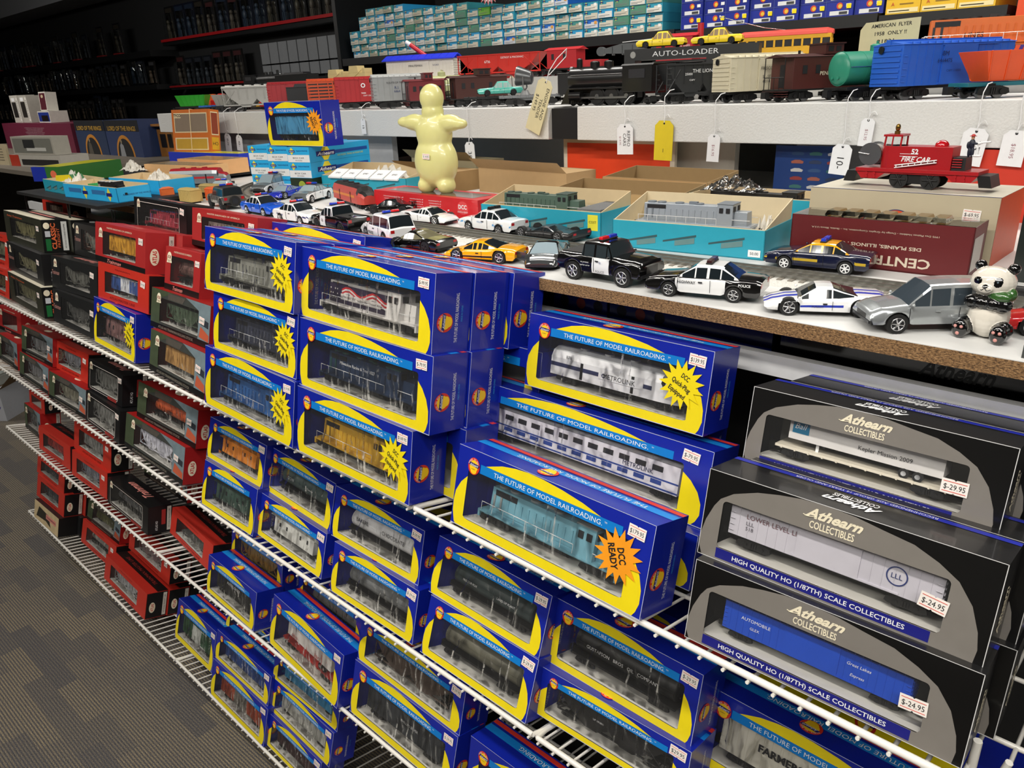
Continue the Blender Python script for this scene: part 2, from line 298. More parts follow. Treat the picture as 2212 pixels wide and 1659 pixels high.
        for x, sy, sz in st: vs += [(x, q[0] * sy, .014 * s + (q[1] - .014 * s) * sz) for q in p]
        fs = []; ms = []
        for i in range(len(st) - 1):
            for j in range(n - 1):
                fs.append((i * n + j, i * n + j + 1, (i + 1) * n + j + 1, (i + 1) * n + j)); ms.append(roof if j in (2, 3, 4) else (INK if i == 2 and j in (1, 5) else body))
        B.add(vs, fs, ms, False); B.add(vs[:n], [tuple(range(n))], BLK); B.add(vs[-n:], [tuple(range(n))], body)
        for sg in sides:
            D.box(-a, a * .6, sg * w - .0006 * s, sg * w + .0006 * s, .030 * s, .037 * s, door); D.box(-a * .5, -a * .46, sg * w - .001 * s, sg * w + .001 * s, .016 * s, .045 * s, BLK); D.box(a * .3, a * .34, sg * w - .001 * s, sg * w + .001 * s, .016 * s, .045 * s, BLK)
        D.box(-a - .0012 * s, -a, -.007 * s, .007 * s, .018 * s, .05 * s, INK); B.box(-a * .3, a * .3, -w * .7, w * .7, .006 * s, .014 * s, BLK)
        for x in (-.6, -.2, .2): D.cyl((a * x, 0, zt), (a * x, 0, zt + .003 * s), .009 * s, roof, n=14)
    elif kind == 'coach':
        zt = .068 * s
        B.box(-a, a, -w, w, .016 * s, zt, body); B.box(-a, a, -w * .8, w * .8, zt, zt + .004 * s, roof, 1, .7)
        for sg in sides:
            for i in range(11):
                x = -a * .8 + 1.6 * a * i / 10
                D.box(x - a * .05, x + a * .05, sg * w - .0006 * s, sg * w + .0006 * s, zt - .018 * s, zt - .008 * s, INK); D.box(x - a * .05, x + a * .05, sg * w - .0006 * s, sg * w + .0006 * s, .026 * s, .034 * s, door)
            D.box(-a, a, sg * w - .0004 * s, sg * w + .0004 * s, .035 * s, .038 * s, door); D.box(-a, a, sg * w - .0004 * s, sg * w + .0004 * s, .018 * s, .021 * s, door)
    elif kind == 'steam':
        r = .021 * s; zc = .046 * s
        B.cyl((-a * .35, 0, zc), (a * .98, 0, zc), r, body, n=28); B.cyl((a * .98, 0, zc), (a * 1.0, 0, zc), r * .97, body, r * .85, n=28); D.cyl((a, 0, zc), (a * 1.02, 0, zc), r * .5, STEEL, n=20)
        B.box(-a, -a * .35, -w, w, .022 * s, .066 * s, body); B.box(-a * 1.03, -a * .32, -w * 1.06, w * 1.06, .066 * s, .069 * s, roof, 1, .8)
        B.box(-a * .35, a * .95, -w * .95, w * .95, .029 * s, .032 * s, body)
        for x, rr, hh in ((.82, .0055, .014), (.45, .009, .008), (.12, .009, .008)): D.cyl((a * x, 0, zc + r * .8), (a * x, 0, zc + r + hh * s), rr * s, body, n=16); D.ball((a * x, 0, zc + r + hh * s), (rr * s, rr * s, .003 * s), body, 12, 5)
        D.cyl((a * .97, 0, zc + r * .9), (a * 1.04, 0, zc + r * .9), .005 * s, STEEL, n=12)
        for sg in sides:
            D.tube([(-a * .3, sg * r * 1.05, zc + .008 * s), (a * .9, sg * r * 1.05, zc + .008 * s)], .0007 * s, STEEL, 5); D.box(-a * .85, -a * .5, sg * w - .001 * s, sg * w + .001 * s, .045 * s, .06 * s, INK)
            D.cyl((a * .62, sg * w * .85, .018 * s), (a * .9, sg * w * .85, .018 * s), .008 * s, body, n=12)
            for x in (-.42, -.08, .26): T1.cyl((a * x, sg * .016 * s, .0165 * s), (a * x, sg * .021 * s, .0165 * s), .0165 * s, TIRE, n=22); T1.cyl((a * x, sg * .021 * s, .0165 * s), (a * x, sg * .0222 * s, .0165 * s), .0135 * s, BLK, n=18); T1.cyl((a * x, sg * .0222 * s, .0165 * s), (a * x, sg * .0235 * s, .0165 * s), .004 * s, STEEL, n=10)
            T1.box(-a * .45, a * .3, sg * .0245 * s - .0008 * s, sg * .0245 * s + .0008 * s, .012 * s, .0155 * s, STEEL); T1.box(a * .26, a * .7, sg * .0255 * s - .0008 * s, sg * .0255 * s + .0008 * s, .013 * s, .016 * s, STEEL)
            D.prism([(a * .95, .004 * s), (a * 1.16, .004 * s), (a * 1.0, .030 * s), (a * .95, .030 * s)], sg * .012 * s - .008 * s, sg * .012 * s + .008 * s, body)
        B.box(-a * .6, a * .9, -.010 * s, .010 * s, .012 * s, .03 * s, BLK)
    elif kind == 'tender':
        B.box(-a, a, -w, w, z0, z0 + .038 * s, body); B.box(-a * .6, a * .7, -w * .75, w * .75, z0 + .038 * s, z0 + .046 * s, INK, .85, .8)
        for sg in sides: D.tube([(-a, sg * w, z0 + .038 * s), (a, sg * w, z0 + .038 * s)], .0012 * s, body, 5)
    elif kind == 'flat':
        B.box(-a, a, -w, w, z0 - .001 * s, z0 + .004 * s, body)
        for sg in sides:
            for i in range(8): x = -a + 2 * a * (i + .5) / 8; D.box(x - .0015 * s, x + .0015 * s, min(sg * w, sg * (w + .0015 * s)), max(sg * w, sg * (w + .0015 * s)), z0 - .001 * s, z0 + .005 * s, body)
            D.prism([(-a * .5, z0), (a * .5, z0), (a * .35, z0 - .006 * s), (-a * .35, z0 - .006 * s)], sg * w * .8 - .001 * s, sg * w * .8 + .001 * s, body)
    elif kind == 'bin':
        B.box(-a, a, -w * .7, w * .7, z0 - .003 * s, z0 + .002 * s, frame); e = a * .86; z1 = z0 + .004 * s; zt = z0 + .04 * s; t = .0025 * s
        for sg in sides:
            B.add([(-e * .8, sg * w * .6, z1), (e * .8, sg * w * .6, z1), (e, sg * w, zt), (-e, sg * w, zt), (-e * .8, sg * (w * .6 - t), z1), (e * .8, sg * (w * .6 - t), z1), (e - t, sg * (w - t), zt), (-e + t, sg * (w - t), zt)], [(0, 1, 2, 3), (4, 5, 6, 7), (3, 2, 6, 7)], body)
            B.add([(sg * e * .8, -w * .6, z1), (sg * e * .8, w * .6, z1), (sg * e, w, zt), (sg * e, -w, zt), (sg * (e * .8 - t), -w * .6, z1), (sg * (e * .8 - t), w * .6, z1), (sg * (e - t), w - t, zt), (sg * (e - t), -w + t, zt)], [(0, 1, 2, 3), (4, 5, 6, 7), (3, 2, 6, 7)], body)
            for i in range(7): x = -e * .8 + 1.6 * e * i / 6; D.tube([(x, sg * w * .62, z1), (x * 1.15, sg * w * 1.01, zt)], .0009 * s, body, 5)
        B.box(-e * .8, e * .8, -w * .6, w * .6, z1 - .001 * s, z1, body)
    elif kind == 'trolley':
        zt = z0 + .04 * s
        B.box(-a, a, -w, w, z0, z0 + .018 * s, body); B.box(-a * .98, a * .98, -w * .96, w * .96, z0 + .018 * s, zt - .008 * s, INK); B.box(-a, a, -w, w, zt - .008 * s, zt, body)
        p = [(-w * 1.05, zt), (w * 1.05, zt), (w * .95, zt + .007 * s), (w * .5, zt + .012 * s), (-w * .5, zt + .012 * s), (-w * .95, zt + .007 * s)]
        n = len(p); vs = []
        for x, k in ((-a * 1.03, .7), (-a * .9, 1), (a * .9, 1), (a * 1.03, .7)): vs += [(x, q[0] * k, zt + (q[1] - zt) * k) for q in p]
        B.add(vs, [(i * n + j, i * n + (j + 1) % n, (i + 1) * n + (j + 1) % n, (i + 1) * n + j) for i in range(3) for j in range(n)] + [tuple(range(n)), tuple(range(3 * n, 4 * n))], roof)
        for sg in sides:
            for i in range(11): x = -a + 2 * a * i / 10; D.box(max(-a, x - .002 * s), min(a, x + .002 * s), sg * w - .001 * s, sg * w + .001 * s, z0 + .018 * s, zt - .008 * s, body)
            for i in range(4): y = -w + 2 * w * i / 3; D.box(sg * a - .001 * s, sg * a + .001 * s, max(-w, y - .0025 * s), min(w, y + .0025 * s), z0 + .018 * s, zt - .008 * s, body)
        D.tube([(0, 0, zt + .012 * s), (-a * .5, 0, zt + .02 * s), (-a * 1.5, 0, zt + .048 * s)], .0009 * s, CHR, 6); D.ball((-a * 1.5, 0, zt + .048 * s), .003 * s, CHR, 10, 6)
    elif kind == 'cab':                                   # work caboose
        B.box(-a, a, -w, w, z0 - .002 * s, z0 + .002 * s, frame); B.box(-a * .9, a * .1, -w, w, z0 + .002 * s, z0 + .05 * s, body)
        B.add([(-a, -w * 1.1, z0 + .05 * s), (a * .2, -w * 1.1, z0 + .05 * s), (a * .2, 0, z0 + .058 * s), (-a, 0, z0 + .058 * s), (a * .2, w * 1.1, z0 + .05 * s), (-a, w * 1.1, z0 + .05 * s)], [(0, 1, 2, 3), (3, 2, 4, 5), (0, 3, 5), (1, 4, 2), (0, 5, 4, 1)], roof)
        for sg in sides:
            for x in (-.7, -.3): D.box(a * x - .004 * s, a * x + .004 * s, sg * w - .0006 * s, sg * w + .0006 * s, z0 + .025 * s, z0 + .04 * s, INK)
        B.box(a * .3, a * .9, -w * .8, w * .8, z0 + .002 * s, z0 + .02 * s, body)
    elif kind == 'van':                                   # trailer on flat car
        B.box(-a, a, -w * .9, w * .9, z0 - .002 * s, z0 + .002 * s, door); e = a * .86
        B.box(-e, e, -w * .82, w * .82, z0 + .016 * s, z0 + .054 * s, body); D.box(-e, e, -w * .84, w * .84, z0 + .053 * s, z0 + .056 * s, roof); D.box(-e * .9, e * .95, -w * .5, w * .5, z0 + .013 * s, z0 + .016 * s, BLK)
        for x in (.55, .72):
            for sg in sides: D.cyl((e * x, sg * w * .75 - .003 * s, z0 + .009 * s), (e * x, sg * w * .75 + .003 * s, z0 + .009 * s), .0075 * s, TIRE, n=16); D.cyl((e * x, sg * (w * .75 + .003 * s), z0 + .009 * s), (e * x, sg * (w * .75 + .004 * s), z0 + .009 * s), .0038 * s, CHR, n=12)
        for sg in sides: D.box(-e * .62, -e * .58, sg * w * .5 - .001 * s, sg * w * .5 + .001 * s, z0 + .002 * s, z0 + .014 * s, WHT)
        for i in range(12): x = -a + 2 * a * (i + .5) / 12; D.box(x - .0012 * s, x + .0012 * s, -w * .94, w * .94, z0 - .003 * s, z0 + .001 * s, door)
    yf = {'tank': -.0265, 'loco': -w * .6 / s, 'fire': -w * .6 / s}.get(kind, -w / s) * s
    for t in txt:
        if callable(t[0]): t[0](D, a, w, s); continue
        q, x, z, h, mt = t[:5]; k = dict(t[5]) if len(t) > 5 else {}; yy = k.pop('y', None)
        D.text(q, x * a, z * s, h * s, ((0, (yy * s if yy is not None else yf - (.0034 if kind == 'box' and abs(x) < .34 else .0018 if kind in ('hopper', 'covered', 'stock') else .0009) * s), 0), (1, 0, 0), (0, 0, 1)), mt, **k)
    if kind not in ('steam', 'fire'): truck(T1, -tx_, s, axles, hi); truck(T2, tx_, s, axles, hi)
    elif kind == 'steam': truck(T2, a * .82, s * .7, 2); truck(T2, -a * .85, s * .7, 1)
    for d, t in ((-1, T1), (1, T2)): coupler(t, d * (a - .004 * s), d, s)
    return B, D, T1, T2
def place_rolling(name, label, cat, kind, L, body, roof=None, loc=(0, 0, 0), rz=0., group=None, s=1., under=None, **k):
    """a rail car standing free: thing > body (> fittings), two trucks"""
    t = thing(name, label, cat, loc, rz, 0, group); B, D, T1, T2 = rolling(kind, L, body, roof, s, **k)
    b = B.build('body', t, bevel=.0006 * s)
    D.build('body_fittings', b)
    if T1.v: T1.build('truck', t)
    if T2.v: T2.build('truck', t)
    return t
# ------------------------------------------------------------------ boxed train cars
YC = [(.07, .65), (.035, .55), (.01, .42), (0.004, .3), (.006, .16), (.02, .03), (.03, .004), (.962, .004), (.975, .06), (.986, .16), (.984, .3), (.968, .44), (.94, .56), (.91, .64)]
CAPA = [(.17, .855), (.2, .885), (.26, .94), (.33, .975), (.40, .99), (.48, .985), (.58, .958), (.68, .915), (.77, .855)]
DOME = [(.018, .004), (.004, .1), (.002, .25), (.015, .42), (.04, .6), (.062, .7), (.11, .80), (.2, .9), (.28, .95), (.36, .985), (.45, .995), (.55, .98), (.64, .94), (.74, .90), (.82, .81), (.885, .70), (.935, .52), (.965, .3), (.975, .14), (.97, .004)]
def tag_sticker(m, x, y, s, fr, price, rot=-.05):
    o, ex, ey = (Vector(q) for q in fr); c, q = math.cos(rot), math.sin(rot); f2 = (o + ex * x + ey * y, ex * c + ey * q, ey * c - ex * q)
    a, b = s, s * .62
    m.flat([(-a, -b), (-a * .1, -b), (0, -b * .82), (a * .1, -b), (a, -b), (a, b), (a * .1, b), (0, b * .82), (-a * .1, b), (-a, b)], f2, K('#efe9e2', .6)); n = ex.cross(ey) * .0002
    f3 = (f2[0] + n, f2[1], f2[2]); m.rect(-a * .88, a * .88, b * .62, b * .70, f3, STRIPE); m.rect(-a * .88, a * .88, -b * .72, -b * .64, f3, STRIPE)
    m.text(price, 0, -b * .02, b * .72, f3, INK, w=a * 1.6)
def badge(m, cx, cy, r, fr, big=False):
    o, ex, ey = (Vector(q) for q in fr); n = ex.cross(ey) * .00025
    f = lambda k: (o + n * k, ex, ey)
    m.flat(disc(cx, cy, r * .92, r), f(0), K('#d3331f', .45)); m.flat(disc(cx, cy, r * .66, r * .70), f(1), K('#f5c81e', .45)); m.flat(disc(cx + r * .05, cy - r * .5, r * .5, r * .4, 16), f(1.4), K('#f5c81e', .45))
    m.flat([(cx - r * .8, cy + r * .08), (cx + r * .75, cy - r * .08), (cx + r * .9, cy + r * .3), (cx - r * .65, cy + r * .42)][::1], f(2), NAVY); m.text('Athearn', cx + r * .05, cy + r * .17, r * .30, f(3), WHT, w=r * 1.3, shear=.35, bold=.01)
    if big: m.arc('READY TO ROLL', cx, cy, r * .8, r * .2, 168, 12, f(2), WHT); m.text('in miniature', cx, cy - r * .3, r * .12, f(3), INK, w=r * .6)
    else: m.arc('READY TO ROLL', cx, cy, r * .8, r * .17, 165, 15, f(2), WHT)
def cap_badge(m, cx, cy, r, fr):
    o, ex, ey = (Vector(q) for q in fr); n = ex.cross(ey) * .0003; f = lambda k: (o + n * k, ex, ey)
    m.flat(disc(cx, cy, r * .95, r), f(0), CREAM); m.flat([(cx - r * 1.1, cy - r * 1.1), (cx + r * 1.1, cy - r * 1.05), (cx + r * .9, cy - r * .5), (cx - r * .9, cy - r * .5)], f(0), CREAM)
    m.text('ATLAS', cx, cy + r * .05, r * .62, f(1), K('#8c1a1c', .5), w=r * 1.5, bold=.02)
def shell(m, w, h, d, win, side, front=None, inner=GREYIN, floor=PALEIN):
    """closed carton with a window cut in the front; win = outline in metres"""
    front = front or side
    m.flat([(0, 0), (w, 0), (w, h), (0, h)], ((0, 0, 0), (1, 0, 0), (0, 0, 1)), front, [win] if win else ())
    m.add([(0, 0, 0), (w, 0, 0), (w, d, 0), (0, d, 0), (0, 0, h), (w, 0, h), (w, d, h), (0, d, h)], [(0, 3, 2, 1), (4, 5, 6, 7), (1, 2, 6, 5), (2, 3, 7, 6), (3, 0, 4, 7)], side)
FX = ((0, 0, 0), (1, 0, 0), (0, 0, 1))
def frame(y): return ((0, -y, 0), (1, 0, 0), (0, 0, 1))
def top_fr(w, h, d): return ((w, d, h + .0003), (-1, 0, 0), (0, -1, 0))       # read from behind
def side_fr(w, h, d): return ((w + .0003, 0, 0), (0, 1, 0), (0, 0, 1))
EDGE = K('#b9bfd6', .6)
def art_athearn(m, w, h, d, big, back=False):
    P = lambda pts: [(p[0] * w, p[1] * h) for p in pts]
    if back:
        m.flat(P(DOME), frame(.0002), YEL); m.rect(.02 * w, .98 * w, .46 * h, .66 * h, frame(.0004), K('#0b66ad', .45)); m.text('THE FUTURE OF MODEL RAILROADING.', .5 * w, .56 * h, .1 * h, frame(.0006), WHT, w=.8 * w)
        m.rect(.02 * w, .98 * w, .3 * h, .44 * h, frame(.0004), STRIPE); m.text('RECOMMENDED AGE GROUP 8 YEARS AND OLDER', .55 * w, .37 * h, .07 * h, frame(.0006), WHT, w=.7 * w); badge(m, .5 * w, .83 * h, .13 * h, frame(.0005)); return
    wi = rrect(.07 * w, .91 * w, .12 * h, .745 * h, .022 * h * 2)
    br = [(.91 * w, .14 * h), (.9 * w, .125 * h), (.88 * w, .12 * h), (.1 * w, .12 * h), (.08 * w, .127 * h), (.07 * w, .15 * h)]
    m.flat(P(YC) + br, frame(.0002), YEL); m.flat(P(CAPA), frame(.0002), YEL)
    m.rect(.14 * w, .87 * w, .745 * h, .855 * h, frame(.0004), BAND); m.text('THE FUTURE OF MODEL RAILROADING.', .5 * w, .80 * h, .055 * h, frame(.0006), WHT, w=.56 * w); m.text('TM', .795 * w, .818 * h, .018 * h, frame(.0006), WHT)
    badge(m, .115 * w if w < .25 else .1 * w, .80 * h, .105 * h, frame(.0007), big)
    t = top_fr(w, h, d); tb = ((w, d, h + .0006), (-1, 0, 0), (0, -1, 0))
    m.rect(0, w, d * .28, d * .52, t, K('#1583d6', .4)); m.rect(0, w, d * .06, d * .20, t, STRIPE); m.text('THE FUTURE OF MODEL RAILROADING.', .45 * w, d * .41, d * .13, tb, WHT, w=.66 * w); badge(m, .56 * w, d * .66, d * .22, ((w, d, h + .0008), (-1, 0, 0), (0, -1, 0)))
    sf = side_fr(w, h, d); s2 = ((w + .0005, 0, 0), (0, 0, 1), (0, -1, 0))
    badge(m, .40 * h, -.30 * d, .13 * h, s2); m.text('THE FUTURE OF MODEL RAILROADING.', .45 * h, -.62 * d, .05 * h, s2, WHT, w=.62 * h); m.text('MADE IN CHINA', .5 * h, -.76 * d, .03 * h, s2, LTBLUE, w=.2 * h)
    e = .0006
    for a in ((0, w, h - e, h),): m.rect(a[0], a[1], a[2], a[3], frame(.0003), EDGE)
    m.rect(w - e, w, 0, h, frame(.0003), EDGE); m.rect(0, w, 0, e * 1.5, frame(.0003), EDGE)
def art_collect(m, w, h, d):
    P = lambda pts: [(p[0] * w, p[1] * h) for p in pts]; gr = K('#8b8680', .32, .25)
    m.flat(P(DOME), frame(.0002), gr, [rrect(.075 * w, .865 * w, .15 * h, .69 * h, .045 * h)])
    m.rect(.075 * w, .84 * w, .03 * h, .145 * h, frame(.0004), K('#191c78', .45)); m.text('HIGH QUALITY HO (1/87TH) SCALE COLLECTIBLES', .455 * w, .088 * h, .05 * h, frame(.0006), WHT, w=.62 * w, bold=.012)
    m.text('Athearn', .48 * w, .885 * h, .10 * h, frame(.0006), CREAM, w=.2 * w, shear=.45, bold=.035); m.tube([(.375 * w, -.0006, .845 * h), (.39 * w, -.0006, .835 * h), (.42 * w, -.0006, .85 * h)], .0004, CREAM, 4); m.text('COLLECTIBLES', .48 * w, .765 * h, .075 * h, frame(.0006), CREAM, w=.155 * w, bold=.02)
    t = ((w, d, h + .0003), (-1, 0, 0), (0, -1, 0)); t2 = ((w, d, h + .0005), (-1, 0, 0), (0, -1, 0))
    m.rect(0, w, d * .06, d * .2, t, K('#1d2aa6', .45)); m.text('RECOMMENDED AGE GROUP 14 YEARS AND OLDER', .5 * w, d * .13, d * .08, t2, WHT, w=.5 * w); m.text('Athearn', .5 * w, d * .66, d * .22, t2, WHT, w=.2 * w, shear=.45, bold=.03); m.text('COLLECTIBLES', .5 * w, d * .42, d * .14, t2, WHT, w=.16 * w, bold=.02)
    s2 = ((w + .0005, 0, 0), (0, 0, 1), (0, -1, 0)); m.text('Athearn', .45 * h, -.4 * d, .15 * h, s2, CREAM, w=.5 * h, shear=.45, bold=.03); m.text('COLLECTIBLES', .45 * h, -.62 * d, .08 * h, s2, CREAM, w=.36 * h, bold=.02)
    for f in ((0, w, h - .0006, h), (0, .0006, 0, h), (w - .0006, w, 0, h), (0, w, 0, .0006)): m.rect(*f, frame(.0003), K('#cfcfcf', .6))
def art_atlas(m, w, h, d, v):
    red = K('#c4161b', .45, nz=.04); line = K('#d8d0c8', .5)
    x0, x1, y0, y1 = (.16 * w, .82 * w, .2 * h, .8 * h) if v != 'black' else (.08 * w, .86 * w, .12 * h, .84 * h)
    if v == 'red':
        m.rect(0, w, 0, .14 * h, frame(.0002), BLK); m.text('MASTER RAILROADS OF AMERICA', .5 * w, .9 * h, .04 * h, frame(.0004), CREAM, w=.5 * w); m.text('Trainman', .4 * w, .07 * h, .09 * h, frame(.0004), PINK, w=.28 * w, shear=.4, bold=.01)
        cap_badge(m, .12 * w, .76 * h, .12 * h, frame(.0005))
    elif v == 'crimson':
        m.text('ATLAS MASTER LINE', .5 * w, .1 * h, .07 * h, frame(.0003), K('#5e0d10', .5), w=.5 * w); m.text('TRAINMAN', .5 * w, .9 * h, .04 * h, frame(.0003), K('#5e0d10', .5), w=.3 * w)
    elif v == 'black':
        fr_ = rrect(x0 - .004, x1 + .004, y0 - .004, y1 + .004, .008); m.flat(fr_, frame(.0003), line, [rrect(x0 - .0028, x1 + .0028, y0 - .0028, y1 + .0028, .007)]); cap_badge(m, .1 * w, .84 * h, .12 * h, frame(.0006)); m.rect(.6 * w, .84 * w, .02 * h, .11 * h, frame(.0004), K('#b03a34', .5)); m.text('TRAINMAN', .72 * w, .065 * h, .06 * h, frame(.0006), BLK, w=.2 * w)
    elif v == 'art':
        m.flat([(0, .14 * h), (.16 * w, .14 * h), (.16 * w, .8 * h), (.4 * w, h), (0, h)], frame(.0002), K('#3f4a35', .5, nz=.3, ns=70)); m.flat([(.82 * w, .14 * h), (w, .14 * h), (w, h), (.6 * w, h), (.82 * w, .8 * h)], frame(.0002), K('#6f7f86', .5, nz=.3, ns=60)); m.flat([(.84 * w, .2 * h), (.99 * w, .14 * h), (.99 * w, .3 * h), (.86 * w, .45 * h)], frame(.0004), K('#b5563a', .5)); m.flat([(.86 * w, .5 * h), (.98 * w, .45 * h), (.98 * w, .6 * h), (.86 * w, .66 * h)], frame(.0004), K('#2b3038', .5))
        m.flat([(.3 * w, .82 * h), (.55 * w, .82 * h), (.6 * w, .97 * h), (.3 * w, .97 * h)], frame(.0003), K('#4f4a44', .5, nz=.25, ns=80)); m.rect(0, w, 0, .14 * h, frame(.0002), BLK); m.text('ATLAS HO TRAINMAN ROLLING STOCK', .45 * w, .07 * h, .06 * h, frame(.0005), K('#8d8678', .5), w=.6 * w); cap_badge(m, .14 * w, .79 * h, .12 * h, frame(.0006))
    elif v == 'dark':
        cap_badge(m, .1 * w, .8 * h, .12 * h, frame(.0006)); m.text('Trainman', .1 * w, .5 * h, .13 * h, frame(.0005), K('#9a6f68', .5), w=.17 * w, shear=.4, bold=.02)
    t = top_fr(w, h, d); t2 = ((w, d, h + .0006), (-1, 0, 0), (0, -1, 0))
    if v in ('crimson',): m.rect(0, w, 0, d * .5, t, BLK); m.text('TRAINMAN MASTER LINE', .5 * w, d * .25, d * .18, t2, K('#8d2a26', .5), w=.7 * w)
    elif v == 'red': m.text('Trainman', .5 * w, d * .5, d * .3, t2, PINK, w=.35 * w, shear=.4)
    elif v in ('art',): m.rect(0, w, d * .0, d * .99, t, K('#a01a18', .4)); m.flat(disc(.5 * w, d * .5, d * .3, d * .16), t2, CREAM)
    elif v in ('black', 'dark'): m.text('Trainman', .5 * w, d * .5, d * .35, t2, PINK, w=.5 * w, shear=.4, bold=.02)
    s2 = ((w + .0004, 0, 0), (0, 0, 1), (0, -1, 0)); s3 = ((w + .0006, 0, 0), (0, 0, 1), (0, -1, 0))
    if v in ('crimson', 'black', 'dark'): m.rect(.02 * h, .98 * h, -.98 * d, -.02 * d, s2, K('#121113', .45))
    if v in ('black', 'dark'): m.text('ATLAS HO', .28 * h, -.35 * d, .08 * h, s3, WHT, w=.35 * h); m.rect(.3 * h, .85 * h, -.72 * d, -.55 * d, s3, K('#a12a28', .5))
    else: m.flat(disc(.42 * h, -.3 * d, .2 * h, .11 * h), s3, CREAM); m.text('ATLAS', .42 * h, -.3 * d, .1 * h, ((w + .0008, 0, 0), (0, 0, 1), (0, -1, 0)), red, w=.3 * h, bold=.02)
    m.rect(.06 * h, .94 * h, -.95 * d, -.78 * d, s3, K('#cfcac0', .6)); m.text('HO SCALE FREIGHT CAR', .5 * h, -.865 * d, .05 * h, ((w + .0008, 0, 0), (0, 0, 1), (0, -1, 0)), INK, w=.7 * h)
def art_classic(m, w, h, d):
    m.text('Atlas Trainman', .3 * w, .88 * h, .06 * h, frame(.0003), K('#d8623a', .5), w=.42 * w, shear=.2)
    t = ((w, d, h + .0004), (-1, 0, 0), (0, -1, 0)); m.rect(0, w, d * .45, d, t, K('#d9d2bc', .5)); m.rect(.2 * w, .8 * w, d * .1, d * .3, t, PINK)
    s2 = ((w + .0004, 0, 0), (0, 0, 1), (0, -1, 0)); s3 = ((w + .0007, 0, 0), (0, 0, 1), (0, -1, 0)); m.flat(disc(.82 * h, -.18 * d, .1 * h, .12 * d), s2, CREAM); m.rect(.05 * h, .42 * h, -.3 * d, -.1 * d, s2, K('#1c6b38', .4)); m.rect(.48 * h, .66 * h, -.3 * d, -.1 * d, s2, K('#c9ccd2', .5))
    m.text('CLASSIC', .5 * h, -.42 * d, .11 * d * 1.6, s3, K('#e8703f', .5), w=.8 * h, bold=.03); m.text('FREIGHT', .45 * h, -.6 * d, .1 * d, s3, K('#e8703f', .5), w=.6 * h); m.rect(.05 * h, .95 * h, -.96 * d, -.74 * d, s2, K('#d4d6d2', .6)); m.text('HO SCALE COVERED HOPPER', .5 * h, -.85 * d, .06 * d, s3, INK, w=.75 * h)
STY = {'blue': (BLUE, BLUE), 'collect': (K('#0a0a0b', .3, coat=.4), K('#131315', .35, coat=.3)), 'red': (K('#a32a2a', .38), K('#a8282a', .38)), 'crimson': (K('#bf3124', .38), K('#b42c22', .38)), 'black': (K('#101012', .4), K('#101012', .4)),
       'art': (K('#3a3d3a', .5, nz=.25, ns=50), K('#9c1a1a', .4)), 'classic': (K('#2b2c22', .45, nz=.3, ns=30), K('#0f100f', .4)), 'dark': (K('#1a1b1c', .45), K('#161617', .45)), 'back': (BLUE, BLUE), 'cream': (K('#c9b48c', .5, nz=.3, ns=40), K('#0e0e10', .4))}
HOFF = {}
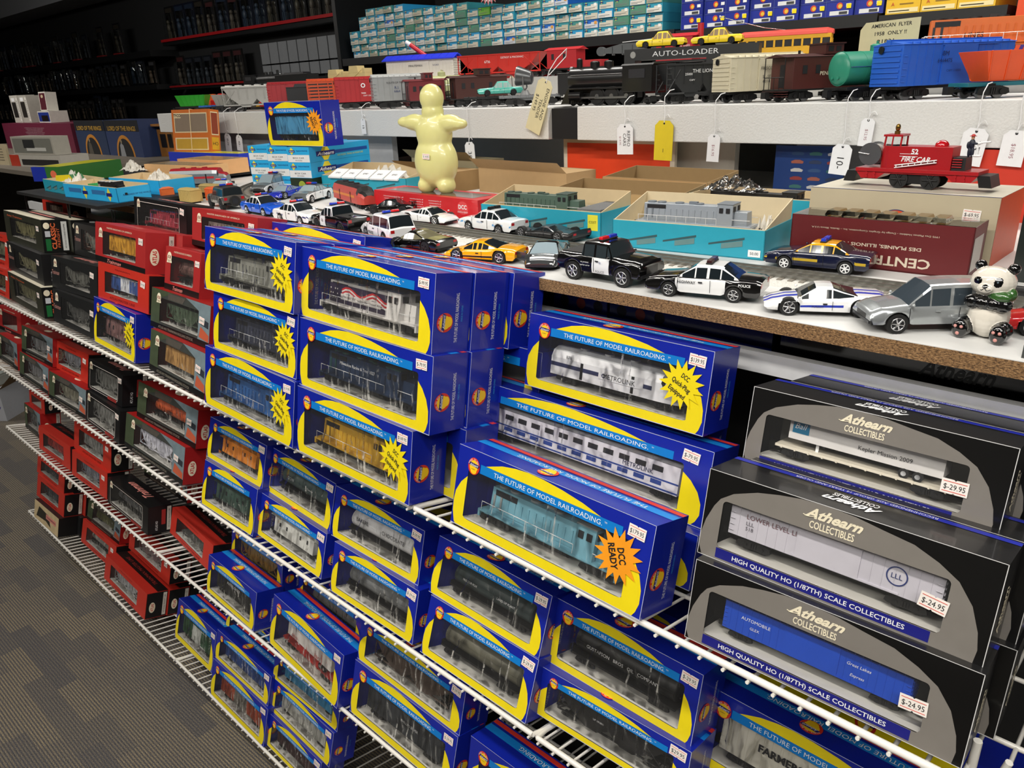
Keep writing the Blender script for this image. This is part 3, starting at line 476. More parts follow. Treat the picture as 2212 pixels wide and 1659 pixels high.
def carton(name, label, B_, sty='blue', model=None, price=None, star=None, d=.061, group=None, big=False, px=None, cat='box'):
    x, y, z, yaw, tl, w, h = B_
    t = thing(name, label, cat, (x, y, z + .0015), yaw, tl, group); m = MB()
    fr_, sd = STY[sty]
    if sty in ('blue',): win = rrect(.07 * w, .91 * w, .12 * h, .745 * h, .045 * h)
    elif sty == 'collect': win = rrect(.075 * w, .865 * w, .15 * h, .69 * h, .045 * h)
    elif sty == 'black': win = rrect(.08 * w, .86 * w, .12 * h, .84 * h, .06 * h)
    elif sty == 'back': win = None
    elif sty == 'cream': win = None
    elif sty == 'crimson': win = rrect(.14 * w, .80 * w, .2 * h, .78 * h, .02 * h)
    elif sty == 'dark': win = [(.2 * w, .2 * h), (.84 * w, .15 * h), (.84 * w, .66 * h), (.64 * w, .74 * h), (.5 * w, .68 * h), (.36 * w, .8 * h), (.2 * w, .84 * h)]
    else: win = rrect(.16 * w, .82 * w, .2 * h, .8 * h, .05 * h)
    shell(m, w, h, d, win, sd, fr_)
    if sty == 'blue': art_athearn(m, w, h, d, big)
    elif sty == 'back': art_athearn(m, w, h, d, big, True)
    elif sty == 'collect': art_collect(m, w, h, d)
    elif sty == 'classic': art_classic(m, w, h, d)
    elif sty == 'cream': m.flat([(.1 * w, .2 * h), (.5 * w, .3 * h), (.7 * w, .15 * h), (.6 * w, .7 * h), (.2 * w, .8 * h)], frame(.0003), K('#2c2a22', .5, nz=.3)); m.rect(.5 * w, .9 * w, .45 * h, .7 * h, frame(.0005), PINK); m.text('TRAINMAN', .7 * w, .57 * h, .1 * h, frame(.0007), BLK, w=.36 * w)
    else: art_atlas(m, w, h, d, sty)
    m.build('carton', t)
    if win:
        f = MB(); f.add([(p[0], .0007, p[1]) for p in win], [tuple(range(len(win)))], FILM); f.build('window_film', t)
        f = MB(); xs = [p[0] for p in win]; zs = [p[1] for p in win]; X0, X1 = min(xs) - .004, max(xs) + .004; Z0, Z1 = min(zs), max(zs)
        X0 = max(X0, .002); X1 = min(X1, w - .002); f.add([(X0, .001, Z0), (X1, .001, Z0), (X1, d - .004, Z0 - .004), (X0, d - .004, Z0 - .004)], [(0, 1, 2, 3)], PALEIN)  # tray floor paler than the back: light on it put into the colour
        f.add([(X0, d - .004, Z0 - .004), (X1, d - .004, Z0 - .004), (X1, d - .004, h - .004), (X0, d - .004, h - .004)], [(0, 1, 2, 3)], GREYIN); f.build('inner_tray', t)
        if model and sty != 'collect':
            f = MB(); rb = random.Random(int(w * 1e4) + int(h * 1e5)); nx, nz_ = 14, 6; vs = []
            for i in range(nx + 1):
                for j in range(nz_ + 1): vs.append((X0 + .003 + (X1 - X0 - .006) * i / nx, .0042 + .0026 * math.sin(i * 1.9 + rb.random() * 2) * math.sin(math.pi * j / nz_) + rb.uniform(-.0006, .0006), Z0 + .001 + (Z1 - Z0 - .002) * j / nz_))
            f.add(vs, [(i * (nz_ + 1) + j, (i + 1) * (nz_ + 1) + j, (i + 1) * (nz_ + 1) + j + 1, i * (nz_ + 1) + j + 1) for i in range(nx) for j in range(nz_)], BLIS, True); f.build('blister', t)
    if model and win:
        kind, c1, c2 = model[:3]; kw = dict(model[3]) if len(model) > 3 else {}
        wl = (max(xs) - min(xs)); s = kw.pop('s', .62 * h / .085 * (Z1 - Z0) / (.62 * h)); L = kw.pop('L', .86) * wl
        b_, dd, a1, a2 = rolling(kind, L, c1, c2, s, **kw)
        hwid = kw.get('W', .056 * s) / 2; off = Matrix.Translation((min(xs) + wl / 2, min(d * .5, hwid + .0095), Z0 + .001))
        mm = MB(); tk = MB()
        for q, tgt in ((b_, mm), (dd, mm), (a1, tk), (a2, tk)):
            b0 = len(tgt.v); tgt.v += [tuple(off @ Vector(p)) for p in q.v]; tgt.f += [tuple(b0 + i for i in f_) for f_ in q.f]; tgt.m += [tgt.mi(q.mats[i]) for i in q.m]; tgt.sm += q.sm
        mo = mm.build('model_' + {'box': 'boxcar', 'stock': 'stock_car', 'hopper': 'hopper_car', 'covered': 'covered_hopper', 'tank': 'tank_car', 'loco': 'locomotive', 'coach': 'passenger_coach', 'caboose': 'caboose', 'flat': 'flat_car', 'van': 'trailer_flat_car', 'bin': 'gondola', 'funit': 'locomotive'}.get(kind, 'car'), t); tk.build('truck', mo)
    if price:
        f = MB(); q = {'blue': (.93, .86), 'collect': (.83, .42), 'red': (.92, .75), 'crimson': (.9, .72), 'black': (.93, .8), 'art': (.88, .6), 'dark': (.9, .7), 'back': (.9, .9), 'cream': (.9, .9), 'classic': (.9, .7)}[sty] if px is None else px
        tag_sticker(f, q[0] * w, q[1] * h, .0105 if w > .2 else .009, frame(.0012), price, random.uniform(-.12, .05)); f.build('price_sticker', t)
    if star:
        f = MB(); cx, cy = .87 * w, .54 * h; c = YEL if star == 'y' else K('#f29a1d', .45)
        r0 = .30 * h; f.flat(star_pts(cx, cy, r0, r0 * .62, 15), frame(.0014), c); fr2 = ((0, -.0017, 0), (1, 0, 0), (0, 0, 1))
        rot = ((cx, -.0017, cy), (math.cos(-.45), 0, math.sin(-.45)), (math.sin(.45), 0, math.cos(.45)))
        if star == 'y':
            for i, q in enumerate(('DCC', 'Quick-Plug', 'Equipped')): f.text(q, 0, (.105 - .105 * i) * h, .058 * h, rot, INK, w=(.11, .27, .24)[i] * h, bold=.02)
        else:
            rt = ((cx, -.0017, cy), (.35, 0, -.94), (.94, 0, .35))
            for i, q in enumerate(('DCC', 'READY')): f.text(q, 0, (.05 - .11 * i) * h, .08 * h, rt, INK, w=(.17, .27)[i] * h, bold=.03)
        f.build('starburst_sticker', t)
    return t
star_pts = star
# ------------------------------------------------------------------ the room
def struct(name, m, **k): return tag(m.build(name, **k), kind='structure')
def carpet():
    mt = bpy.data.materials.new('carpet_tiles'); mt.use_nodes = True; nt = mt.node_tree; p = nt.nodes['Principled BSDF']; N_ = nt.nodes.new; Lk = nt.links.new
    tc = N_('ShaderNodeTexCoord'); mp = N_('ShaderNodeMapping'); mp.inputs['Rotation'].default_value = (0, 0, R(-2)); Lk(tc.outputs['Object'], mp.inputs[0])
    br = N_('ShaderNodeTexBrick'); br.offset = .5; br.inputs['Scale'].default_value = 1.0; br.inputs['Brick Width'].default_value = .19; br.inputs['Row Height'].default_value = .055; br.inputs['Mortar Size'].default_value = 0
    br.inputs['Color1'].default_value = (.25, .25, .25, 1); br.inputs['Color2'].default_value = (.85, .85, .85, 1); Lk(mp.outputs[0], br.inputs['Vector'])
    wv = N_('ShaderNodeTexWave'); wv.wave_type = 'BANDS'; wv.bands_direction = 'Y'; wv.inputs['Scale'].default_value = 44; wv.inputs['Distortion'].default_value = 1.1; wv.inputs['Detail'].default_value = 3; wv.inputs['Detail Scale'].default_value = 6; Lk(mp.outputs[0], wv.inputs['Vector'])
    ns = N_('ShaderNodeTexNoise'); ns.inputs['Scale'].default_value = 420; ns.inputs['Detail'].default_value = 2; Lk(tc.outputs['Object'], ns.inputs['Vector'])
    m1 = N_('ShaderNodeMix'); m1.data_type = 'RGBA'; m1.inputs[6].default_value = lin('#4b4b50'); m1.inputs[7].default_value = lin('#a09070')
    mu = N_('ShaderNodeMath'); mu.operation = 'MULTIPLY'; Lk(wv.outputs['Fac'], mu.inputs[0]); Lk(br.outputs['Color'], mu.inputs[1]); Lk(mu.outputs[0], m1.inputs[0])
    m2 = N_('ShaderNodeMix'); m2.data_type = 'RGBA'; m2.blend_type = 'MULTIPLY'; m2.inputs[0].default_value = .8; Lk(m1.outputs[2], m2.inputs[6])
    rp = N_('ShaderNodeValToRGB'); rp.color_ramp.elements[0].position = .35; rp.color_ramp.elements[0].color = (.25, .26, .3, 1); rp.color_ramp.elements[1].position = .65; rp.color_ramp.elements[1].color = (1.5, 1.5, 1.5, 1); Lk(ns.outputs['Fac'], rp.inputs[0]); Lk(rp.outputs[0], m2.inputs[7])
    Lk(m2.outputs[2], p.inputs['Base Color']); p.inputs['Roughness'].default_value = .95
    b = N_('ShaderNodeBump'); b.inputs['Strength'].default_value = .5; b.inputs['Distance'].default_value = .004; Lk(ns.outputs['Fac'], b.inputs['Height']); Lk(b.outputs[0], p.inputs['Normal']); return mt
m = MB(); m.box(-17, 3.4, -3.2, 6.5, -.06, 0, carpet()); struct('floor', m)
DARKW = K('#1d1e20', .8); CEIL = K('#8b8d92', .85)
m = MB(); m.box(-17, 3.4, -3.2, 6.5, 2.78, 2.86, CEIL); struct('ceiling', m)
m = MB(); m.box(-5.9, 3.4, 3.3, 3.4, 0, 2.78, DARKW); struct('wall_back', m)
m = MB(); m.box(-17, -5.9, 3.3, 3.4, 0, 2.78, K('#17181a', .8)); struct('wall_back_left', m)
m = MB(); m.box(-17.1, -17, -3.2, 6.5, 0, 2.78, DARKW); struct('wall_left', m)
m = MB(); m.box(3.4, 3.5, -3.2, 6.5, 0, 2.78, K('#b5b2ab', .8)); struct('wall_right', m)
m = MB(); m.box(-17, 3.4, -3.3, -3.2, 0, 2.78, K('#b5b2ab', .8)); struct('wall_front', m)
for i, (l, t, sx, sy, e) in enumerate(LAMPS):
    m = MB(); m.box(-sx / 2 - .03, sx / 2 + .03, -sy / 2 - .03, sy / 2 + .03, .0, .05, K('#dddddd', .4)); o = m.build('ceiling_lamp', loc=(l[0], l[1], 2.728))
    tag(o, ('long white ceiling lamp over the shelf of blue boxes, right', 'long white ceiling lamp over the shelf of red boxes', 'white ceiling lamp over the teal box wall, right', 'white ceiling lamp over the teal box wall, middle', 'white aisle ceiling lamp behind the viewer, right', 'white aisle ceiling lamp behind the viewer, middle', 'white aisle ceiling lamp near the left end', 'added fill lamp at ceiling height brightening the left counter')[i], 'ceiling lamp')
# soffit and vent at the far left
m = MB(); m.box(-12.6, -5.6, 2.95, 3.3, 2.42, 2.78, K('#9a9da3', .8)); struct('trim_1', m)
t = thing('ceiling_vent', 'pale rectangular vent on the dark ceiling, top left', 'vent', (-12.6, 4.1, 1.245)); m = MB(); m.box(-.55, .55, -.32, .32, -.0, .012, K('#c9ccd0', .6)); m.build('vent_frame', t)
m = MB()
for i in range(7): m.box(-.38, .38, -.18 + i * .055, -.15 + i * .055, -.006, 0, K('#2a2b2e', .6))
m.build('vent_louvre', t)
# ------------------------------------------------------------------ gondola: back panel, uprights, wire shelves
TILT = R(14); FY = .54
m = MB(); m.box(-3.0, .75, 1.02, 1.05, 0, H - .30, K('#101113', .7)); t = m.build('gondola_back_panel'); tag(t, 'black back panel of the display unit behind the wire shelves', 'shelving panel')
def wire_shelf(label, x0, x1, z, grid=.0245):
    t = thing('wire_shelf', label, 'shelf', ((x0 + x1) / 2, FY, z - .0035), 0, TILT, 'white wire shelves of the display unit'); L = (x1 - x0) / 2; D = .40
    m = MB(); m.cyl((-L, 0, -.001), (L, 0, -.001), .0036, WIRE, n=10); m.build('front_rail', t)
    m = MB(); n = int(2 * L / grid)
    for i in range(n + 1): x = -L + .004 + (2 * L - .008) * i / n; m.cyl((x, -.004, -.0058), (x, D, -.0), .0019, WIRE, n=6)
    for y in (.10, .24, D): m.cyl((-L, y, -.004), (L, y, -.004), .0026, WIRE, n=8)
    m.build('wire_grid', t)
    for s in (-1, 1): m = MB(); m.tube([(s * L, 0, -.001), (s * (L + .003), .02, -.001), (s * (L + .003), D, -.001)], .0034, WIRE, 8); m.build('side_rail', t)
    return t
for z, nm in ((-.5105, 'top'), (-.7695, 'second'), (-1.027, 'third'), (-1.392, 'bottom')):
    js = (-3.0, -1.29, -.705, .62) if nm == 'top' else (-2.95, -1.74, -.50, .72) if nm != 'bottom' else (-3.02, -1.80, -.52, .72)
    for i, (a, b) in enumerate(zip(js, js[1:])):
        wire_shelf('white wire shelf, %s level, %s section' % (nm, ('left', 'middle', 'right')[i]), a + .004, b - .004, z)
for x, l in ((-2.97, 'left end of'), (-1.77, 'left middle of'), (-.99, 'middle of'), (.74, 'right end of')):
    m = MB(); m.box(x - .012, x + .012, .965, 1.0, .05, H - .27, K('#d8d8d6', .4))
    for k in range(30):
        m.box(x - .003, x + .003, .9645, .966, .1 + k * .04, .118 + k * .04, INK)
    tag(m.build('shelf_upright'), 'white slotted upright at the %s the display unit' % l, 'upright', group='white slotted uprights')
m = MB(); m.box(-3.0, .75, .955, 1.018, 0, .085, K('#141516', .7)); tag(m.build('plinth'), 'black plinth under the bottom wire shelf', 'plinth')
# wire end frame at the right of the black boxes
m = MB(); m.tube([(-.052, .575, H - .50), (-.052, .575, H - .74)], .0035, WIRE, 8); m.tube([(-.03, .59, H - .52), (-.07, .62, H - .745)], .003, WIRE, 8); m.tube([(-.015, .61, H - .60), (-.075, .66, H - .75)], .003, WIRE, 8)
tag(m.build('wire_divider'), 'white bent wire bracket right of the black collectors boxes', 'bracket')
# shelf zero: narrow steel shelf with a white lip right under the table top
m = MB(); m.box(-3.0, .75, .80, .80 + .012, H - .325, H - .30, K('#c9cacb', .4, nz=.1)); m.box(-3.0, .75, .812, 1.02, H - .323, H - .318, K('#a9aaab', .5)); tag(m.build('steel_shelf'), 'narrow white-lipped steel shelf just under the particle board table', 'shelf')
m = MB(); m.box(-.985, -.70, .826, .86, 0, .042, K('#0a0b0c', .3, coat=.3)); tag(m.build('storage_box', loc=(0, 0, H - .3175)), 'plain black box end on the steel shelf, left of the blue tubes box', 'box')
for a, b, c, l in ((-.695, -.60, '#0c1f6e', 'dark blue box end with round tubes printed, left one on the steel shelf'), (-.595, -.36, '#0d1c5c', 'dark blue box with red stripe on the steel shelf under the highway police car')):
    t = thing('storage_box', l, 'box', (0, 0, -.3175)); m = MB(); m.box(a, b, .826, .88, 0, .045, K(c, .3, coat=.3)); m.rect(a, b, .002, .009, ((0, .8257, 0), (1, 0, 0), (0, 0, 1)), K('#8a2b22', .4))
    for k in range(3): m.flat(disc(a + .02 + k * .03, .026, .008), ((0, .8256, 0), (1, 0, 0), (0, 0, 1)), INK if k % 2 == 0 else K('#8a3b2a', .4))
    m.build('carton', t)
t = thing('storage_box', 'long glossy black box with faint script on the steel shelf, right', 'box', (0, 0, -.3175)); m = MB(); m.box(-.35, .70, .826, .88, 0, .052, K('#08090a', .18, coat=.5)); m.text('Athearn', -.165, .03, .018, ((0, .8254, 0), (1, 0, 0), (0, 0, 1)), K('#1d201f', .5), w=.07, shear=.4, bold=.02); m.build('carton', t)
# ------------------------------------------------------------------ table top
def chipboard():
    mt = bpy.data.materials.new('particle_board'); mt.use_nodes = True; nt = mt.node_tree; p = nt.nodes['Principled BSDF']; Lk = nt.links.new
    tc = nt.nodes.new('ShaderNodeTexCoord'); mp = nt.nodes.new('ShaderNodeMapping'); mp.inputs['Scale'].default_value = (.5, 1, 1.3); n = nt.nodes.new('ShaderNodeTexNoise'); n.inputs['Scale'].default_value = 620; n.inputs['Detail'].default_value = 4; n.inputs['Roughness'].default_value = .7
    r = nt.nodes.new('ShaderNodeValToRGB'); e = r.color_ramp.elements; e[0].position = .36; e[0].color = lin('#3c2a1a'); e[1].position = .68; e[1].color = lin('#c29a6a'); e.new(.5).color = lin('#8a6844')
    Lk(tc.outputs['Object'], mp.inputs[0]); Lk(mp.outputs[0], n.inputs['Vector']); Lk(n.outputs['Fac'], r.inputs[0]); Lk(r.outputs[0], p.inputs['Base Color']); p.inputs['Roughness'].default_value = .9
    b = nt.nodes.new('ShaderNodeBump'); b.inputs['Strength'].default_value = .8; b.inputs['Distance'].default_value = .002; Lk(n.outputs['Fac'], b.inputs['Height']); Lk(b.outputs[0], p.inputs['Normal']); return mt
ZT = -.2453
m = MB(); m.box(-2.45, .75, .766, 2.1, H + ZT - .0172, H + ZT - .0008, chipboard()); o = m.build('display_table'); tag(o, 'long white laminated particle board table top with raw brown edge', 'table')
m = MB(); m.box(-2.45, .75, .766, 2.1, H + ZT - .0008, H + ZT, K('#d9d9d7', .45, nz=.03)); m.build('laminate', o)
m = MB(); m.box(-2.4, .7, 1.3, 2.05, .0, H + ZT - .018, K('#161617', .8)); tag(m.build('cabinet'), 'dark cabinet carrying the particle board table', 'cabinet')
# ------------------------------------------------------------------ white riser with the trains
def fascia(x0, x1, l, hh=.0):
    o = thing('riser_beam', l, 'shelf', (0, 0, 0), 0, 0, 'white textured riser sections'); m = MB(); m.box(x0, x1, 1.50, 2.25, -.1275, -.0525, WALLW); m.build('board', o, bevel=.002); return o
fascia(-3.47, -1.27, 'long white riser carrying the left half of the toy trains'); fascia(-1.18, .9, 'white textured riser carrying the right half of the toy trains')
m = MB(); m.box(-1.268, -1.182, 1.512, 1.56, -.1265, -.056, K('#121316', .5)); t = thing('riser_joint', 'black gap piece between the two white riser sections', 'joint'); m.build('filler', t)
# grey stands under the riser
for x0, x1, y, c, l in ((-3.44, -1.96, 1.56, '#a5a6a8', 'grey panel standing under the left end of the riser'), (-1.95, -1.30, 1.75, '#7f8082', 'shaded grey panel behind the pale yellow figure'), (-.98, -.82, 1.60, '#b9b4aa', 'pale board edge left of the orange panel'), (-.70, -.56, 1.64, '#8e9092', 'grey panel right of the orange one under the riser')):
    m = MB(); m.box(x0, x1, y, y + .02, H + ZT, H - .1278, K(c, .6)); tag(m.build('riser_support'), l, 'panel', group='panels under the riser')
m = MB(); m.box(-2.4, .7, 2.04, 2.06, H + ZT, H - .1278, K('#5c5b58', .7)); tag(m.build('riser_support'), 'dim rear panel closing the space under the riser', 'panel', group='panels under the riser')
# ------------------------------------------------------------------ every boxed car: (x, y, z, turn, lean, width, height)
def bunting(D, a, w, s):
    y = -w * .655; f = ((0, y, 0), (1, 0, 0), (0, 0, 1)); f2 = ((0, y - .0003, 0), (1, 0, 0), (0, 0, 1)); f3 = ((0, y - .0006, 0), (1, 0, 0), (0, 0, 1)); z = lambda v: v * s
    D.flat([(-a * .88, z(.022)), (a * .4, z(.022)), (a * .4, z(.058)), (-a * .88, z(.058))], f, K('#2a1f3a', .4))
    for k, (o_, c) in enumerate(((.050, '#c4242c'), (.0465, '#dcd6d2'), (.0435, '#c4242c'), (.040, '#dcd6d2'))):
        top = [(-a * .6 + a * i / 12, z(o_ + .006 * math.sin(i * .95))) for i in range(13)]; D.flat(top + [(p[0], p[1] - z(.0036)) for p in reversed(top)], f2, K(c, .45))
    D.flat([(-a * .62, z(.030)), (a * .25, z(.030)), (a * .25, z(.041)), (-a * .62, z(.041))], f3, K('#dcd6d2', .45))
    for i in range(9): D.flat(star(-a * .85 + a * .05 * (i % 4), z(.03 + .009 * (i // 3)), z(.0022), z(.001), 5), f2, K('#dcd6d2', .45))
def white_panel(D, a, w, s):
    f = ((0, -w - .0012 * s, 0), (1, 0, 0), (0, 0, 1)); D.rect(-a * .2, a * .48, .027 * s, .040 * s, f, K('#d9d9dc', .3)); D.flat(disc(-a * .12, .0335 * s, .004 * s), ((0, -w - .0016 * s, 0), (1, 0, 0), (0, 0, 1)), K('#22284c', .4), [list(reversed(disc(-a * .12, .0335 * s, .0025 * s)))])
def ball_square(D, a, w, s):
    D.rect(-a * .82, -a * .62, .045 * s, .069 * s, ((0, -w * .845, 0), (1, 0, 0), (0, 0, 1)), K('#1d7ba6', .45))
def emblem_ring(D, a, w, s):
    f = ((0, -w - .0006, 0), (1, 0, 0), (0, 0, 1)); D.flat(disc(a * .62, .040 * s, .0115 * s), f, K('#20306a', .5), [list(reversed(disc(a * .62, .040 * s, .0100 * s)))])
UPM = ('loco', K('#d8d5d2'), K('#1e2c4a'), {'axles': 3, 'txt': ((bunting,), ('UNION PACIFIC  pulling for  United Way', -.19, .0355, .0055, K('#20202a'), {'y': -.0203}),)})
LLLM = ('box', K('#c3c0ca'), K('#2c2f70'), {'s': .74, 'L': .95, 'txt': (('LOWER LEVEL LINE', -.52, .0475, .0062, K('#6e4a50')), ('LLL', -.78, .0385, .005, K('#55505a')), ('518', -.78, .0315, .005, K('#55505a')), ('LLL', .62, .040, .006, K('#20306a')), (emblem_ring,))})
SCM = ('tank', K('#cf5f33'), None, {'txt': (('sclair', 0, .044, .015, INK, {'bold': .02, 'y': -.0285}),)})
COM = ('coach', K('#d8d5de'), K('#b9b9be'), {'L': .95, 'door': K('#27408a'), 'txt': (('METROLINK', .62, .046, .0085, K('#20204a')),)})
MLM = ('funit', K('#d9d9dc'), K('#c4c6c8'), {'door': K('#22284c'), 'txt': ((white_panel,), ('METROLINK', .12, .0335, .0085, K('#15151a'), {'y': -.0296}), ('878', -.7, .05, .006, INK))})
KPM = ('van', K('#d9d6d4'), K('#b9b6b4'), {'s': .62, 'L': .9, 'door': K('#ddd5c4'), 'txt': ((ball_square,), ('Kepler Mission 2009', .25, .048, .0065, INK, {'y': -.0245}), ('Ball', -.72, .057, .009, WHT, {'shear': .3, 'y': -.0245}))})
